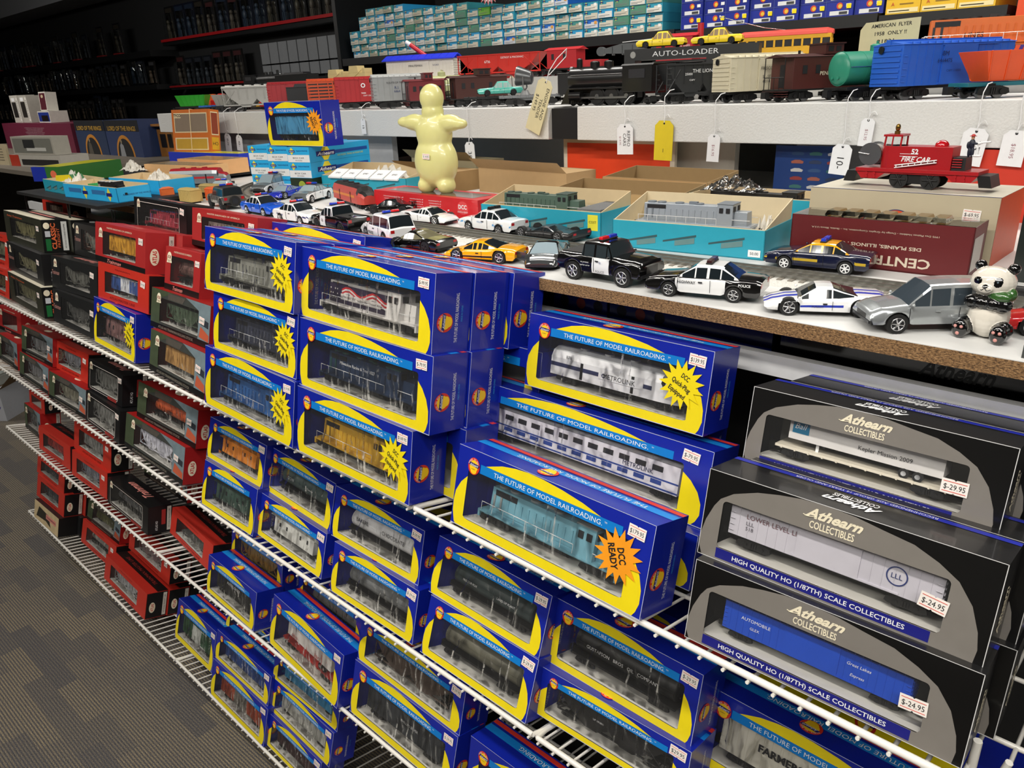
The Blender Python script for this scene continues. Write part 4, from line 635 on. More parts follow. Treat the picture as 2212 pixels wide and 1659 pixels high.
CARTONS = [
    ('a1', 'crimson', 'bright red window box at far left, lower of two under the red-topped box', (-2.6386, 0.5535, -0.5105, -0.0067, 0.2263, 0.15, 0.0796), ('hopper',K('#7a6a4a'),None), '$14.95', None, {}),
    ('a2', 'crimson', 'bright red window box at the far left edge, upper of two', (-2.6909, 0.5831, -0.4356, 0.0111, 0.2263, 0.1501, 0.0933), ('box',K('#8a8a70'),None), '$14.95', None, {}),
    ('b1', 'classic', 'black window box with green strip on its end, bottom of left black stack', (-2.485, 0.5576, -0.5105, -0.0365, 0.1239, 0.3209, 0.0795), ('covered',K('#8d8a6a'),None), '$19.95', None, {}),
    ('b2', 'dark', 'black window box with pink script on its end, middle of left black stack', (-2.5116, 0.5813, -0.4334, -0.0342, 0.1239, 0.326, 0.0806), ('covered',K('#9a9676'),None), '$19.95', None, {}),
    ('b3', 'classic', 'black window box with cream top, orange lettered end, topmost of left black stack', (-2.5437, 0.6024, -0.3548, -0.0152, 0.1239, 0.3317, 0.0828), ('covered',K('#8f8a62'),None), '$19.95', None, {}),
    ('c1', 'dark', 'dark grey window box with pink script, standing on wires left of small blue box', (-2.1195, 0.5532, -0.5105, 0.0173, 0.1954, 0.275, 0.083), ('hopper',K('#5a5a58'),None), '$16.95', None, {}),
    ('c2', 'dark', 'dark grey window box with pinkish top, left of the blue and white tank box', (-2.1475, 0.5772, -0.4307, 0.0573, 0.1954, 0.2617, 0.08), ('covered',K('#6c6c66'),None), '$16.95', None, {}),
    ('d1', 'blue', 'small blue and yellow box with yellow starburst under two red boxes', (-1.8502, 0.5522, -0.5105, -0.028, 0.2218, 0.2465, 0.1035), ('caboose',K('#8c6a68'),K('#6d5050')), '$29.95', 'y', dict(big=False)),
    ('d2', 'crimson', 'red window box holding a blue and white boxcar above the small blue box', (-1.84, 0.5807, -0.4108, 0.0197, 0.2218, 0.2556, 0.0803), ('box',K('#3b5a9a'),K('#e0e0e0'),{'door':K('#dfe0e4')}), '$14.95', None, {}),
    ('d3', 'red', 'red window box holding a yellow boxcar, topmost of its stack', (-1.8718, 0.6037, -0.3337, 0.0023, 0.2218, 0.2671, 0.0861), ('box',K('#d09a2e'),None), '$14.95', None, {}),
    ('e0', 'art', 'grey pictorial box holding a wood-coloured boxcar at shelf level', (-1.5449, 0.5492, -0.5105, -0.0367, 0.2539, 0.256, 0.0841), ('box',K('#b98f56'),None), '$18.95', None, {}),
    ('e1', 'art', 'grey pictorial box with red top holding a dark green hopper', (-1.5777, 0.5824, -0.4322, -0.0055, 0.2539, 0.2542, 0.0801), ('hopper',K('#4e5d4a'),None), '$18.95', None, {}),
    ('e2', 'red', 'bright red window box with brown tank car, left of the tall blue stack', (-1.5599, 0.6187, -0.359, 0.0026, 0.2539, 0.15, 0.0868), ('tank',K('#6b4a44'),None), '$16.95', None, {}),
    ('f1', 'blue', 'blue and yellow box with blue locomotive, bottom of the left starburst stack', (-1.2757, 0.5349, -0.5105, -0.0159, 0.201, 0.296, 0.1057), ('loco',K('#2f62a0'),None,{'axles':2,'txt':(('6707',.5,.05,.008,WHT),)}), '$119.95', 'y', dict(big=False)),
    ('f2', 'blue', 'blue and yellow box with dark orange-striped locomotive, middle of starburst stack', (-1.2524, 0.5588, -0.4075, 0.0038, 0.201, 0.2633, 0.1008), ('loco',K('#35394a'),K('#24283a'),{'axles':3,'door':K('#d2602a')}), '$139.95', 'y', dict(big=False)),
    ('f3', 'blue', 'blue and yellow box with grey locomotive and red railings, top of starburst stack', (-1.2732, 0.5732, -0.3076, -0.0014, 0.201, 0.2824, 0.1068), ('loco',K('#8b8b83'),K('#5c5c58'),{'axles':3}), '$119.95', 'y', dict(big=False)),
    ('g1', 'blue', 'large blue and yellow box with yellow 1500 locomotive and yellow starburst', (-0.971, 0.5324, -0.5105, -0.0002, 0.1772, 0.2672, 0.1027), ('loco',K('#d0a32a'),K('#8a6d20'),{'axles':3,'txt':(('1500',.55,.052,.008,INK),)}), '$169.95', 'y', dict(big=True)),
    ('g2', 'blue', 'large blue and yellow box with dark blue locomotive, middle of the centre stack', (-0.977, 0.5572, -0.4106, 0.0003, 0.1772, 0.2971, 0.1029), ('loco',K('#1c2f4c'),K('#1f4a48'),{'axles':2,'txt':(('Milwaukee Racine & Troy 1027',-.25,.046,.006,WHT),)}), '$-79.95', None, dict(big=True)),
    ('g3', 'blue', 'large blue and yellow box with red and white bunting locomotive, centre stack top', (-0.9938, 0.5854, -0.3111, -0.0247, 0.1772, 0.3066, 0.1031), UPM, '$-99.95', None, dict(big=True)),
    ('k', 'blue', 'large blue and yellow box with orange DCC READY starburst and pale blue locomotive', (-0.6341, 0.5419, -0.5105, -0.0273, 0.2531, 0.2897, 0.1024), ('loco',K('#6fa3b4'),K('#8a8f90'),{'axles':3}), '$179.95', 'o', dict(big=True)),
    ('q1', 'collect', 'black and silver box holding a bright blue automobile boxcar, lowest at right', (-0.298, 0.5426, -0.5105, 0.0182, 0.1891, 0.2425, 0.0833), ('box',K('#1648b8'),K('#102a70'),{'W':.03,'txt':(('AUTOMOBILE',-.62,.05,.006,WHT),('GLEX',-.62,.036,.005,WHT),('Great Lakes',.5,.052,.0055,WHT,{'shear':.2}),('Express',.5,.034,.005,WHT,{'shear':.2}))}), '$-24.95', None, {}),
    ('q2', 'collect', 'black and silver box holding a pale LOWER LEVEL LINE boxcar, middle at right', (-0.3054, 0.572, -0.4313, 0.0018, 0.1891, 0.2456, 0.0868), LLLM, '$-24.95', None, {}),
    ('r1', 'art', 'grey pictorial box with red top, leftmost at wire level on the second shelf', (-2.6068, 0.5492, -0.7695, 0.0015, 0.2425, 0.2559, 0.0766), ('covered',K('#8d8d90'),None), '$18.95', None, {}),
    ('r2', 'art', 'grey pictorial box, upper leftmost box on the second wire shelf', (-2.5978, 0.5705, -0.6958, 0.0384, 0.2425, 0.2429, 0.0823), ('hopper',K('#7e7e80'),None), '$18.95', None, {}),
    ('s1', 'art', 'grey pictorial box with round tree-green corner beside the two black framed boxes', (-2.3275, 0.5436, -0.7695, 0.0315, 0.2503, 0.2555, 0.0772), ('hopper',K('#8b8878'),None), '$18.95', None, {}),
    ('s2', 'crimson', 'red window box with grey hopper left of the black white-framed box', (-2.3763, 0.5885, -0.7012, 0.0355, 0.2503, 0.2372, 0.0805), ('covered',K('#8b8c92'),None), '$14.95', None, {}),
    ('t1', 'black', 'black box with white window frame on second shelf, lower of two', (-2.0666, 0.55, -0.7695, -0.0169, 0.2435, 0.2281, 0.0814), ('covered',K('#8f8f8c'),None), '$16.95', None, {}),
    ('t2', 'black', 'black box with white window frame, upper one beneath the blue starburst box', (-2.083, 0.5789, -0.6928, 0.0142, 0.2435, 0.2142, 0.0786), ('covered',K('#7c7c78'),None), '$16.95', None, {}),
    ('u1', 'art', 'pictorial red-ended box holding a white tank hopper under the orange tank', (-1.8193, 0.5512, -0.7695, -0.0021, 0.2754, 0.3076, 0.0834), ('covered',K('#d5d5e0'),K('#c9c9d6')), '$18.95', None, {}),
    ('u2', 'art', 'pictorial red-ended box holding an orange tank car with white sclair panel', (-1.7816, 0.5817, -0.6915, 0.0145, 0.2754, 0.2895, 0.0842), SCM, '$18.95', None, {}),
    ('v1', 'blue', 'small blue and yellow box with dark green caboose on second shelf', (-1.4079, 0.5406, -0.7695, 0.0154, 0.2994, 0.2008, 0.0924), ('caboose',K('#3a5248'),K('#2c3f38')), None, None, {}),
    ('v2', 'blue', 'small blue and yellow box holding an orange caboose', (-1.429, 0.5802, -0.685, 0.0006, 0.2994, 0.2188, 0.0838), ('caboose',K('#e08a2c'),K('#c87a28')), '$29.95', None, {}),
    ('w1', 'blue', 'small blue and yellow box holding a white caboose with red steps', (-1.2118, 0.5543, -0.7695, -0.0201, 0.2953, 0.2205, 0.0819), ('caboose',K('#d9d9d4'),K('#c9c9c6')), '$-29.95', None, {}),
    ('w2', 'blue', 'small blue and yellow box holding a dark green DOW tank car', (-1.2252, 0.5929, -0.6956, -0.0366, 0.2953, 0.2251, 0.0856), ('tank',K('#4a5a58'),None,{'txt':(('DOW',-.5,.048,.009,WHT),('Chemical',.3,.048,.006,WHT))}), '$-29.95', None, {}),
    ('x1', 'blue', 'blue and yellow box with grey tank car under the chocolate tank car box', (-0.9559, 0.543, -0.7695, 0.0088, 0.2662, 0.2094, 0.0863), ('tank',K('#6d6f70'),K('#8c2a28')), '$-29.95', None, dict(big=True)),
    ('x2', 'blue', 'blue and yellow box holding the silver BAKERS CHOCOLATE tank car', (-0.9799, 0.5748, -0.6887, 0.0096, 0.2662, 0.2196, 0.0868), ('tank',K('#d6d6d8'),None,{'txt':(('BAKERS',-.55,.052,.010,INK),('CHOCOLATE',.42,.05,.010,INK))}), '$-29.95', None, dict(big=True)),
    ('y1', 'blue', 'blue and yellow box with olive tank car, lower left of the front stack', (-0.7269, 0.543, -0.7695, -0.0045, 0.3501, 0.2084, 0.089), ('tank',K('#5a584a'),None), '$-29.95', None, dict(big=True)),
    ('y2', 'blue', 'blue and yellow box with dark green tank car right of the chocolate box', (-0.7371, 0.5776, -0.6874, -0.0138, 0.3501, 0.2164, 0.0864), ('tank',K('#2e3a3a'),None,{'txt':(('PROCOR FOX',-.5,.044,.005,WHT),('LAND OF PLANT',.4,.044,.005,WHT))}), '$-29.95', None, dict(big=True)),
    ('z1', 'blue', 'blue and yellow box with black hopper car below the oil tank car box', (-0.5231, 0.565, -0.7695, 0.026, 0.2183, 0.219, 0.069), ('hopper',K('#1c1c1d'),None,{'txt':(('UP 191800',-.2,.045,.005,WHT),)}), '$29.95', None, dict(big=True)),
    ('z2', 'blue', 'blue and yellow box holding the black GUSTAFSON BROS OIL COMPANY tank car', (-0.5252, 0.595, -0.7055, -0.0077, 0.2183, 0.2146, 0.092), ('tank',K('#161617'),None,{'txt':(('GUSTAFSON   BROS   OIL   COMPANY',0,.046,.0065,WHT),)}), '$-29.95', None, dict(big=True)),
    ('aa', 'blue', 'blue and yellow box holding the pale FARMERS ELEVATOR hopper, lower right corner', (-0.3302, 0.6361, -0.7695, -0.0079, 0.2224, 0.27, 0.1011), ('box',K('#c9c6ba'),K('#bdbab0'),{'s':.82,'L':.93,'txt':(('FARMERS ELEVATOR',.0,.052,.011,INK,{'bold':.04}),('YOUR   SUNFLOWER',.0,.037,.006,INK,{'shear':.3}))}), '$-29.95', None, dict(big=True)),
    ('ab1', 'art', 'grey pictorial box at the far left end of the third shelf', (-2.8644, 0.5765, -1.027, 0.0001, 0.1902, 0.16, 0.0877), ('hopper',K('#8b8c8e'),None), None, None, {}),
    ('ab2', 'crimson', 'dark red box lying on the pictorial box, third shelf left end', (-2.8425, 0.6037, -0.9429, -0.0002, 0.1902, 0.15, 0.0498), None, None, None, {}),
    ('ac', 'crimson', 'bright red window box with red and white car, third shelf leftmost front', (-2.6382, 0.5508, -1.027, 0.0286, 0.2195, 0.2552, 0.076), ('box',K('#b03a36'),K('#d8d8d8')), None, None, {}),
    ('ad1', 'crimson', 'red window box with grey car, lower of two beside open wire, third shelf', (-2.3532, 0.5527, -1.027, 0.0305, 0.2385, 0.2454, 0.0773), ('hopper',K('#8a8d99'),None), '$14.95', None, {}),
    ('ad2', 'crimson', 'orange-red window box, upper of two below the second shelf rail', (-2.3667, 0.5803, -0.9542, 0.0207, 0.2385, 0.2625, 0.0867), ('box',K('#9a9a98'),None), '$14.95', None, {}),
    ('ae', 'black', 'black box with white window frame and black end reading ATLAS HO', (-2.0883, 0.5557, -1.027, -0.0005, 0.2297, 0.2595, 0.0737), ('tank',K('#5c5d60'),None), None, None, {}),
    ('ag', 'crimson', 'long bright red window box turned on the third shelf beside the blue box', (-1.7978, 0.5988, -1.027, -0.0699, 0.2973, 0.2498, 0.0684), ('flat',K('#6a6a66'),None), None, None, {}),
    ('ah', 'blue', 'small blue and yellow box holding the black AUTO-LOADER car', (-1.4925, 0.5442, -1.027, -0.0167, 0.2639, 0.2119, 0.0861), ('box',K('#2a2b2c'),None,{'txt':(('AUTO-LOADER',0,.06,.009,WHT),)}), None, None, {}),
    ('aj', 'blue', 'blue and yellow box holding two white trailers with red frames', (-1.2281, 0.5447, -1.027, -0.0563, 0.2816, 0.2564, 0.105), ('van',K('#dcd8d4'),None,{'door':K('#b5302c'),'txt':(('PBO',-.5,.045,.010,K('#b5302c')),('PBO',.4,.045,.010,K('#b5302c')))}), '$-29.95', None, {}),
    ('am', 'blue', 'blue and yellow box holding a dark car with grey silver lettered panel', (-0.9521, 0.5429, -1.027, -0.0027, 0.273, 0.2636, 0.1005), ('box',K('#33363a'),None,{'txt':(('PHILLIPS SILVER',.2,.05,.006,WHT),)}), '$-29.95', None, dict(big=True)),
    ('al', 'blue', 'blue and yellow box with brown load partly under the second shelf rail', (-0.9539, 0.5748, -0.9315, -0.0073, 0.273, 0.2642, 0.0782), ('hopper',K('#54463e'),K('#7a5b48')), '$-29.95', None, dict(big=True)),
    ('ao', 'blue', 'blue and yellow box with black and green car, third shelf bottom centre', (-0.6677, 0.5557, -1.027, -0.0, 0.2008, 0.3, 0.1101), ('box',K('#28302a'),None), None, None, dict(big=True)),
    ('ba1', 'cream', 'cream pictorial box at the bottom shelf left end', (-2.9431, 0.5367, -1.392, 0.027, 0.2866, 0.2279, 0.0676), None, None, None, {}),
    ('ba2', 'crimson', 'dark red window box resting on the cream pictorial box', (-2.9784, 0.5707, -1.3315, 0.0286, 0.2866, 0.2554, 0.0814), ('hopper',K('#4a4d55'),None), None, None, {}),
    ('ba3', 'crimson', 'dark red window box under the third shelf rail, top of bottom-shelf left stack', (-3.0035, 0.598, -1.2547, 0.0156, 0.2866, 0.2645, 0.0686), ('box',K('#3a3c42'),None), None, None, {}),
    ('bb1', 'crimson', 'bright red window box with whitish car on the bottom shelf beside bare wires', (-2.627, 0.5877, -1.392, 0.0145, 0.3217, 0.2729, 0.0816), ('tank',K('#a8a49e'),None), '$14.95', None, {}),
    ('bb2', 'art', 'olive pictorial box resting on a bright red box, bottom shelf', (-2.6201, 0.6218, -1.3173, 0.0262, 0.3217, 0.2556, 0.0746), ('stock',K('#6a6a3e'),None), None, None, {}),
    ('bc', 'crimson', 'bright red window box standing frontmost on the bottom shelf wires', (-2.3383, 0.5559, -1.392, -0.0104, 0.3057, 0.3087, 0.0796), ('covered',K('#b9b9bd'),None), None, None, {}),
    ('be', 'blue', 'blue and yellow box holding a green boxcar, leftmost blue on the bottom shelf', (-1.892, 0.5783, -1.392, -0.0075, 0.3163, 0.2197, 0.1134), ('box',K('#2f5a3c'),None,{'door':K('#c9ccc8')}), '$24.95', None, {}),
    ('bf1', 'blue', 'blue and yellow box holding an orange boxcar at the bottom shelf edge', (-1.6088, 0.5399, -1.392, -0.0007, 0.2965, 0.2579, 0.0954), ('box',K('#a8482a'),None,{'door':K('#77736c')}), '$24.95', None, {}),
    ('bf2', 'blue', 'blue and yellow box holding a royal blue boxcar above the orange one', (-1.614, 0.573, -1.3024, 0.0003, 0.2965, 0.2528, 0.0744), ('box',K('#23468a'),None), '$24.95', None, {}),
    ('bg1', 'blue', 'blue and yellow box holding a dark maroon car at the bottom frame edge', (-1.3553, 0.549, -1.392, -0.0073, 0.2934, 0.21, 0.0788), ('box',K('#43282a'),None), '$24.95', None, {}),
    ('bg2', 'blue', 'blue and yellow box holding a pale grey boxcar on the bottom shelf', (-1.3693, 0.5797, -1.319, -0.0194, 0.2934, 0.2443, 0.0799), ('box',K('#b5b5b0'),None), '$24.95', None, {}),
    ('bg3', 'blue', 'blue and yellow box holding a sky blue boxcar under the white trailers', (-1.371, 0.6014, -1.242, 0.0117, 0.2934, 0.249, 0.0593), ('box',K('#3c8ab4'),None), None, None, {}),
    ('p', 'blue', 'blue and yellow box standing directly behind the orange starburst box', (-0.6743, 0.632, -0.531, 0, 0.2127, 0.33, 0.066), None, None, None, dict(big=True)),
    ('m', 'blue', 'long blue and yellow box holding the white METROLINK passenger coach', (-0.7236, 0.665, -0.47, 0, 0.2279, 0.3717, 0.0899), COM, '$-79.95', None, dict(big=True)),
    ('n', 'blue', 'large blue and yellow box holding the white METROLINK locomotive, yellow starburst', (-0.6438, 0.7, -0.3769, 0.005, 0.1737, 0.2678, 0.098), MLM, '$139.95', 'y', dict(big=True)),
    ('q3', 'collect', 'black and silver box holding the Kepler Mission 2009 trailer, topmost at right', (-0.3079, 0.66, -0.3688, 0.0068, 0.1782, 0.2283, 0.0798), KPM, '$-29.95', None, {}),
    ('h', 'blue', 'blue box with dusty top behind the starburst stack below the police cars', (-1.3211, 0.72, -0.3182, -0.0095, 0.2094, 0.303, 0.1), None, '$99.95', None, {}),
    ('e4', 'red', 'red window box with dusty top behind, left of the tall blue stack', (-1.5745, 0.7, -0.2838, -0.0103, 0.2047, 0.2662, 0.0756), ('hopper',K('#8a7a74'),None), '$16.95', None, {}),
    ('e3', 'black', 'tall black box with pink framed picture window, beside the teal open box', (-1.9125, 0.72, -0.2853, -0.03, 0.1752, 0.2905, 0.0758), ('loco',K('#a83a4a'),K('#4a5a9a')), '$99.95', None, {}),
    ('c3', 'dark', 'dark window box standing behind, left of the yellow boxcar box', (-2.1874, 0.66, -0.3653, 0.0038, 0.1946, 0.24, 0.0813), ('covered',K('#77776f'),None), None, None, {}),
    ('ai', 'blue', 'blue and yellow box with mustard loaded car behind the AUTO-LOADER box', (-1.509, 0.62, -0.99, 0.0, 0.22, 0.215, 0.084), ('hopper',K('#8a6d2a'),None), '$29.95', None, {}),
    ('ak', 'blue', 'blue and yellow box with green marked tank car behind the trailer box', (-1.23, 0.62, -0.985, -0.0179, 0.2206, 0.22, 0.084), ('tank',K('#6f7370'),K('#3c8a3c')), None, None, {}),
    ('af', 'art', 'shadowed pictorial box behind, under the white tank hopper box', (-1.996, 0.635, -0.945, 0.02, 0.214, 0.2423, 0.08), ('hopper',K('#5d5f5c'),None), None, None, {}),
    ('bd', 'crimson', 'red window box with pinkish car standing behind on the bottom shelf', (-2.2988, 0.635, -1.3047, -0.0127, 0.3015, 0.2937, 0.0699), ('covered',K('#8a7476'),None), '$14.95', None, {}),
    ('bf3', 'blue', 'dim blue and yellow box behind under the AUTO-LOADER box', (-1.7, 0.643, -1.315, 0.03, 0.3, 0.2474, 0.084), ('box',K('#1d2a44'),None), '$24.95', None, {}),
]
BOX = {}
GRP = {'blue': 'blue and yellow window boxes of model trains', 'collect': 'black and silver collectors boxes', 'black': 'black framed window boxes'}
for key, sty, label, b, model, price, star_, kw in CARTONS:
    BOX[key] = carton('train_box', label, b, sty, model, price, star_, group=GRP.get(sty, 'red and dark window boxes of model trains'), **kw)
def behind(key, label, off, dx=0., sty=None, dz=0., dw=0., d=.061, g='boxes standing in the second row'):
    b = [q for q in CARTONS if q[0] == key][0]; x, y, z, yaw, tl, w, h = b[3]
    return carton('train_box', label, (x + dx - math.sin(yaw) * off, y + off * math.cos(tl), z - off * math.sin(tl) + dz, yaw, tl, w + dw, h), sty or b[1], None, None, None, d, g)
behind('g3', 'dusty-topped blue box right behind the red and white bunting box', .0625, .004)
behind('g3', 'rearmost blue box behind the red and white bunting box', .125, .012)
behind('g2', 'dark blue box end seen behind the dark blue locomotive box', .0625, .004)
behind('g2', 'dark blue box end rearmost, against the white upright', .150, .05, d=.06)
behind('g1', 'dark blue box end behind the yellow 1500 locomotive box', .0625, .035, dw=.0)
behind('f3', 'dusty blue box right behind the grey locomotive box', .0625, .006)
behind('b3', 'dark box with pink lettered top behind the cream-topped box', .0625, .02)
behind('d3', 'red ribbed box end with white strip behind the yellow boxcar box', .0625, .03)
behind('q3', 'black dusty-topped collectors box behind the Kepler Mission box', .0625, .012)
behind('q2', 'black collectors box behind the LOWER LEVEL LINE box', .0625, .012)
behind('q1', 'black collectors box behind the automobile boxcar box', .0625, .012)
behind('bc', 'red box with black lettered end right behind the frontmost red box', .0625, .004)
behind('bc', 'dark box end with grey strip third in the row on the bottom shelf', .128, .01, 'dark', dz=.004)
behind('ba1', 'black box end behind the cream pictorial box', .0625, .02, 'dark')
behind('ba2', 'dark red box end behind, second in the bottom left stack', .0625, .02)
behind('u1', 'dark box end behind the white tank hopper box', .0625, .01, 'dark')
behind('n', 'blue box that carries the METROLINK locomotive box, behind the coach box',   .042, .0, dz=-.096, g='boxes standing in the second row', d=.045, dw=-.02)
for b, l in (((-.985, .735, -.785, 0, .2, .29, .10), 'rear side of a blue box reading RAILROADING, seen through the wires left'), ((-.67, .735, -.785, 0, .2, .31, .10), 'rear side of a blue box seen through the wires beside the black boxes'), ((-.345, .735, -.785, 0, .2, .34, .10), 'rear side of a blue box with red age band behind the FARMERS box')):
    carton('train_box', l, b, 'back', None, None, None, .06, 'blue boxes turned to show their backs')
carton('train_box', 'dim red window box, upper left of the second shelf before the black boxes', (-2.86, .56, -.769, 0, .2, .2, .085), 'art', ('hopper', K('#77777a'), None), None, None, group='red and dark window boxes of model trains')
carton('train_box', 'red box with cap badge end leaning at the far left edge', (-2.93, .60, -.69, .05, .2, .2, .08), 'red', None, None, None, group='red and dark window boxes of model trains')
carton('train_box', 'dusty red-topped box at far left behind the tall black stack', (-2.68, .745, -.34, .0, .15, .22, .085), 'crimson', ('hopper', K('#a09080'), None), None, None, group='red and dark window boxes of model trains')
# ------------------------------------------------------------------ die-cast toy cars
def lerp(pts, x):
    if x <= pts[0][0]: return pts[0][1]
    for (a, b), (c, d) in zip(pts, pts[1:]):
        if x <= c: t = (x - a) / (c - a) if c > a else 1; t = t * t * (3 - 2 * t) * .5 + t * .5; return b + (d - b) * t
    return pts[-1][1]
GLASS = K('#1b2226', .04, coat=.6, nz=0); GLASS2 = K('#8fa0a8', .04, coat=.8, nz=0)
def toy_car(name, label, loc, rz, L, W, Hh, top, roof, body, wb, r=.0095, ax=0., nose=.10, tail=.07, roofc=None, belt=None, paint=None, glass=GLASS, rim=CHR, bar=None, txt=(), clr=.0085, roofw=.70, spare=False, bed=False, doors=False, wing=False, stripe=None, cat='toy car', group='die-cast toy cars on the table', grille=True, pil=(.0,)):
    """x forward. top = belt-line profile [(x,z)..] (fractions of L/2, metres); roof = (rear base, rear top, front top, front base) fractions"""
    t = thing(name, label, cat, loc, rz, 0, group); a = L / 2; w = W / 2; Rr = r * 1.16; xr, xf = ax * L - wb / 2, ax * L + wb / 2
    hw = lambda x: w * (1 - nose * max(0, x / a) ** 4 - tail * max(0, -x / a) ** 4)
    xs = sorted(set([round(-a + 2 * a * i / 34, 5) for i in range(35)] + [round(c + Rr * math.cos(R(k)), 5) for c in (xr, xf) for k in range(0, 181, 20)] + [round(q * a, 5) for q, _ in top]))
    B = MB(); vs = []; M_ = 7; NN = 6
    for x in xs:
        zt = lerp([(q * a, z) for q, z in top], x); zb = clr + (.004 if abs(x) > a * .96 else 0)
        for c in (xr, xf):
            if abs(x - c) < Rr - 1e-6: zb = max(zb, r + math.sqrt(Rr * Rr - (x - c) ** 2))
        zb = min(zb, zt - .002); h_ = hw(x); row = []
        for k in range(NN): f = k / (NN - 1); row.append((h_ * (.955 + .045 * math.sin(math.pi * min(1, f * 1.1)) - .03 * f * f), zb + (zt - .0018 - zb) * f))
        row.append((h_ * .86, zt))
        for k in range(1, M_ // 2 + 1): f = k / (M_ // 2 + .5); row.append((h_ * .86 * (1 - f), zt + .0012 * f))
        full = [(x, -q[0], q[1]) for q in row] + [(x, q[0], q[1]) for q in reversed(row)]
        vs += full
    n = len(full); fs = []; ms = []
    for i in range(len(xs) - 1):
        xm = (xs[i] + xs[i + 1]) / 2
        for j in range(n - 1):
            p = vs[i * n + j]; side = j < NN - 1 or j > n - NN - 1
            c = body
            if paint: c = paint(xm / a, (vs[i * n + j][2] + vs[i * n + j + 1][2]) / 2, side, (vs[i * n + j][1] + vs[i * n + j + 1][1]) / 2 / w) or body
            fs.append((i * n + j, i * n + j + 1, (i + 1) * n + j + 1, (i + 1) * n + j)); ms.append(c)
    B.add(vs, fs, ms, True)
    B.add(vs[:n], [tuple(range(n))], body); B.add(vs[-n:], [tuple(reversed(range(n)))], body)
    B.box(-a * .93, a * .93, -w * .66, w * .66, clr * .8, min(z for _, z in top) * .9, INK)
    zt0 = lerp([(q * a, z) for q, z in top], 0)
    for s in (-1, 1):                                      # door lines, handles
        for q in (roof[0] * .55 + roof[3] * .45, roof[3] * .92):
            x = q * a; B.box(x - .0002, x + .0002, s * hw(x) * 1.0 - .0003, s * hw(x) * 1.0 + .0003, clr + .002, zt0 - .002, INK)
        B.box(-a * .03, a * .04, s * hw(0) - .0005, s * hw(0) + .0007, zt0 - .006, zt0 - .0048, body if paint is None else INK)
    b = B.build('body', t)
    # cabin
    C_ = MB(); G = MB(); roofc = roofc or body; x0, x1, x2, x3 = [q * a for q in roof]; zb = lambda x: lerp([(q * a, z) for q, z in top], x) - .0015
    mids = [x1 + (x2 - x1) * k / 8 for k in range(9)]; st = [x0] + [x0 + (x1 - x0) * k / 3 for k in (1, 2)] + mids + [x2 + (x3 - x2) * k / 3 for k in (1, 2)] + [x3]
    pill = [x1 + (x2 - x1) * f for f in ((.0, .5, 1.) if not pil or pil == (.0,) else pil)]; st = sorted(set(round(q, 5) for q in st + [p_ - .0016 for p_ in pill] + [p_ + .0016 for p_ in pill]))
    def zr(x):
        f = min(1, max(0, (x - x0) / (x1 - x0 + 1e-6))) if x < x1 else (min(1, max(0, (x3 - x) / (x3 - x2 + 1e-6))) if x > x2 else 1)
        e = 1 - .05 * abs((x - (x1 + x2) / 2) / ((x2 - x1) / 2 + 1e-6)) ** 2 if x1 <= x <= x2 else .95
        return zb(x) + (Hh - zb(x)) * f * e, f
    rows = []
    for x in st:
        z, f = zr(x); z0 = zb(x); wr = hw(x) * (.90 - (.90 - roofw) * f); wb_ = hw(x) * .90
        rows.append([(x, -wb_, z0), (x, -(wb_ * .18 + wr * .82), z0 + (z - z0) * .86), (x, -wr * .93, z), (x, -wr * .8, z + .0009 * f), (x, 0, z + .0016 * f), (x, wr * .8, z + .0009 * f), (x, wr * .93, z), (x, wb_ * .18 + wr * .82, z0 + (z - z0) * .86), (x, wb_, z0)])
    for i in range(len(st) - 1):
        xm = (st[i] + st[i + 1]) / 2; P = rows[i]; Q = rows[i + 1]; isp = any(abs(xm - p_) < .0016 for p_ in pill); slope = xm < x1 or xm > x2
        for j in range(8):
            q = [P[j], P[j + 1], Q[j + 1], Q[j]]
            if j in (0, 7): g = not isp and not (bed and xm < x1)
            elif j in (1, 6): g = False
            elif slope and 2 <= j <= 5: g = j in (3, 4) or True
            else: g = False
            if slope and j in (0, 7): g = abs(xm - (x1 if xm < x1 else x2)) < abs((x1 - x0) if xm < x1 else (x3 - x2)) * .62
            (G if g else C_).add(q, [(0, 1, 2, 3)], (glass if g else roofc), True)
    C_.build('cabin', t); G.build('window_glass', t)
    # lamps, bumpers, grille
    D = MB(); zf = lerp([(q * a, z) for q, z in top], a * .93); zr_ = lerp([(q * a, z) for q, z in top], -a * .95)
    for s in (-1, 1):
        D.ball((a * .955, s * hw(a * .95) * .72, zf * .80), (.0028, .0042, .0022), K('#e8ecee', .08, coat=.6), 10, 6)
        D.box(-a * 1.004, -a * .97, s * hw(-a) * .74 - .0035, s * hw(-a) * .74 + .0035, zr_ * .72, zr_ * .9, K('#b0161a', .2, coat=.5))
        D.ball((roof[3] * a * .86, s * (hw(0) * .97 + .002), zt0 + .0012), (.0018, .0022, .0014), body, 8, 5)
    if grille: D.box(a * .985, a * 1.006, -w * .42, w * .42, clr + .004, zf * .82, K('#30302f', .3)); D.box(a * .99, a * 1.009, -w * .8, w * .8, clr + .001, clr + .0038, K('#26272a', .3))
    if stripe:
        pass
    for q in txt:
        s_, x, z, h, c = q[:5]; k = dict(q[5]) if len(q) > 5 else {}
        for sd in (-1, 1): D.text(s_, x * a * (-sd if sd > 0 else 1) * 1, z, h, ((0, sd * (hw(x * a) + .0006), 0), (1 if sd < 0 else -1, 0, 0), (0, 0, 1)), c, **k)
    D.build('trim', t)
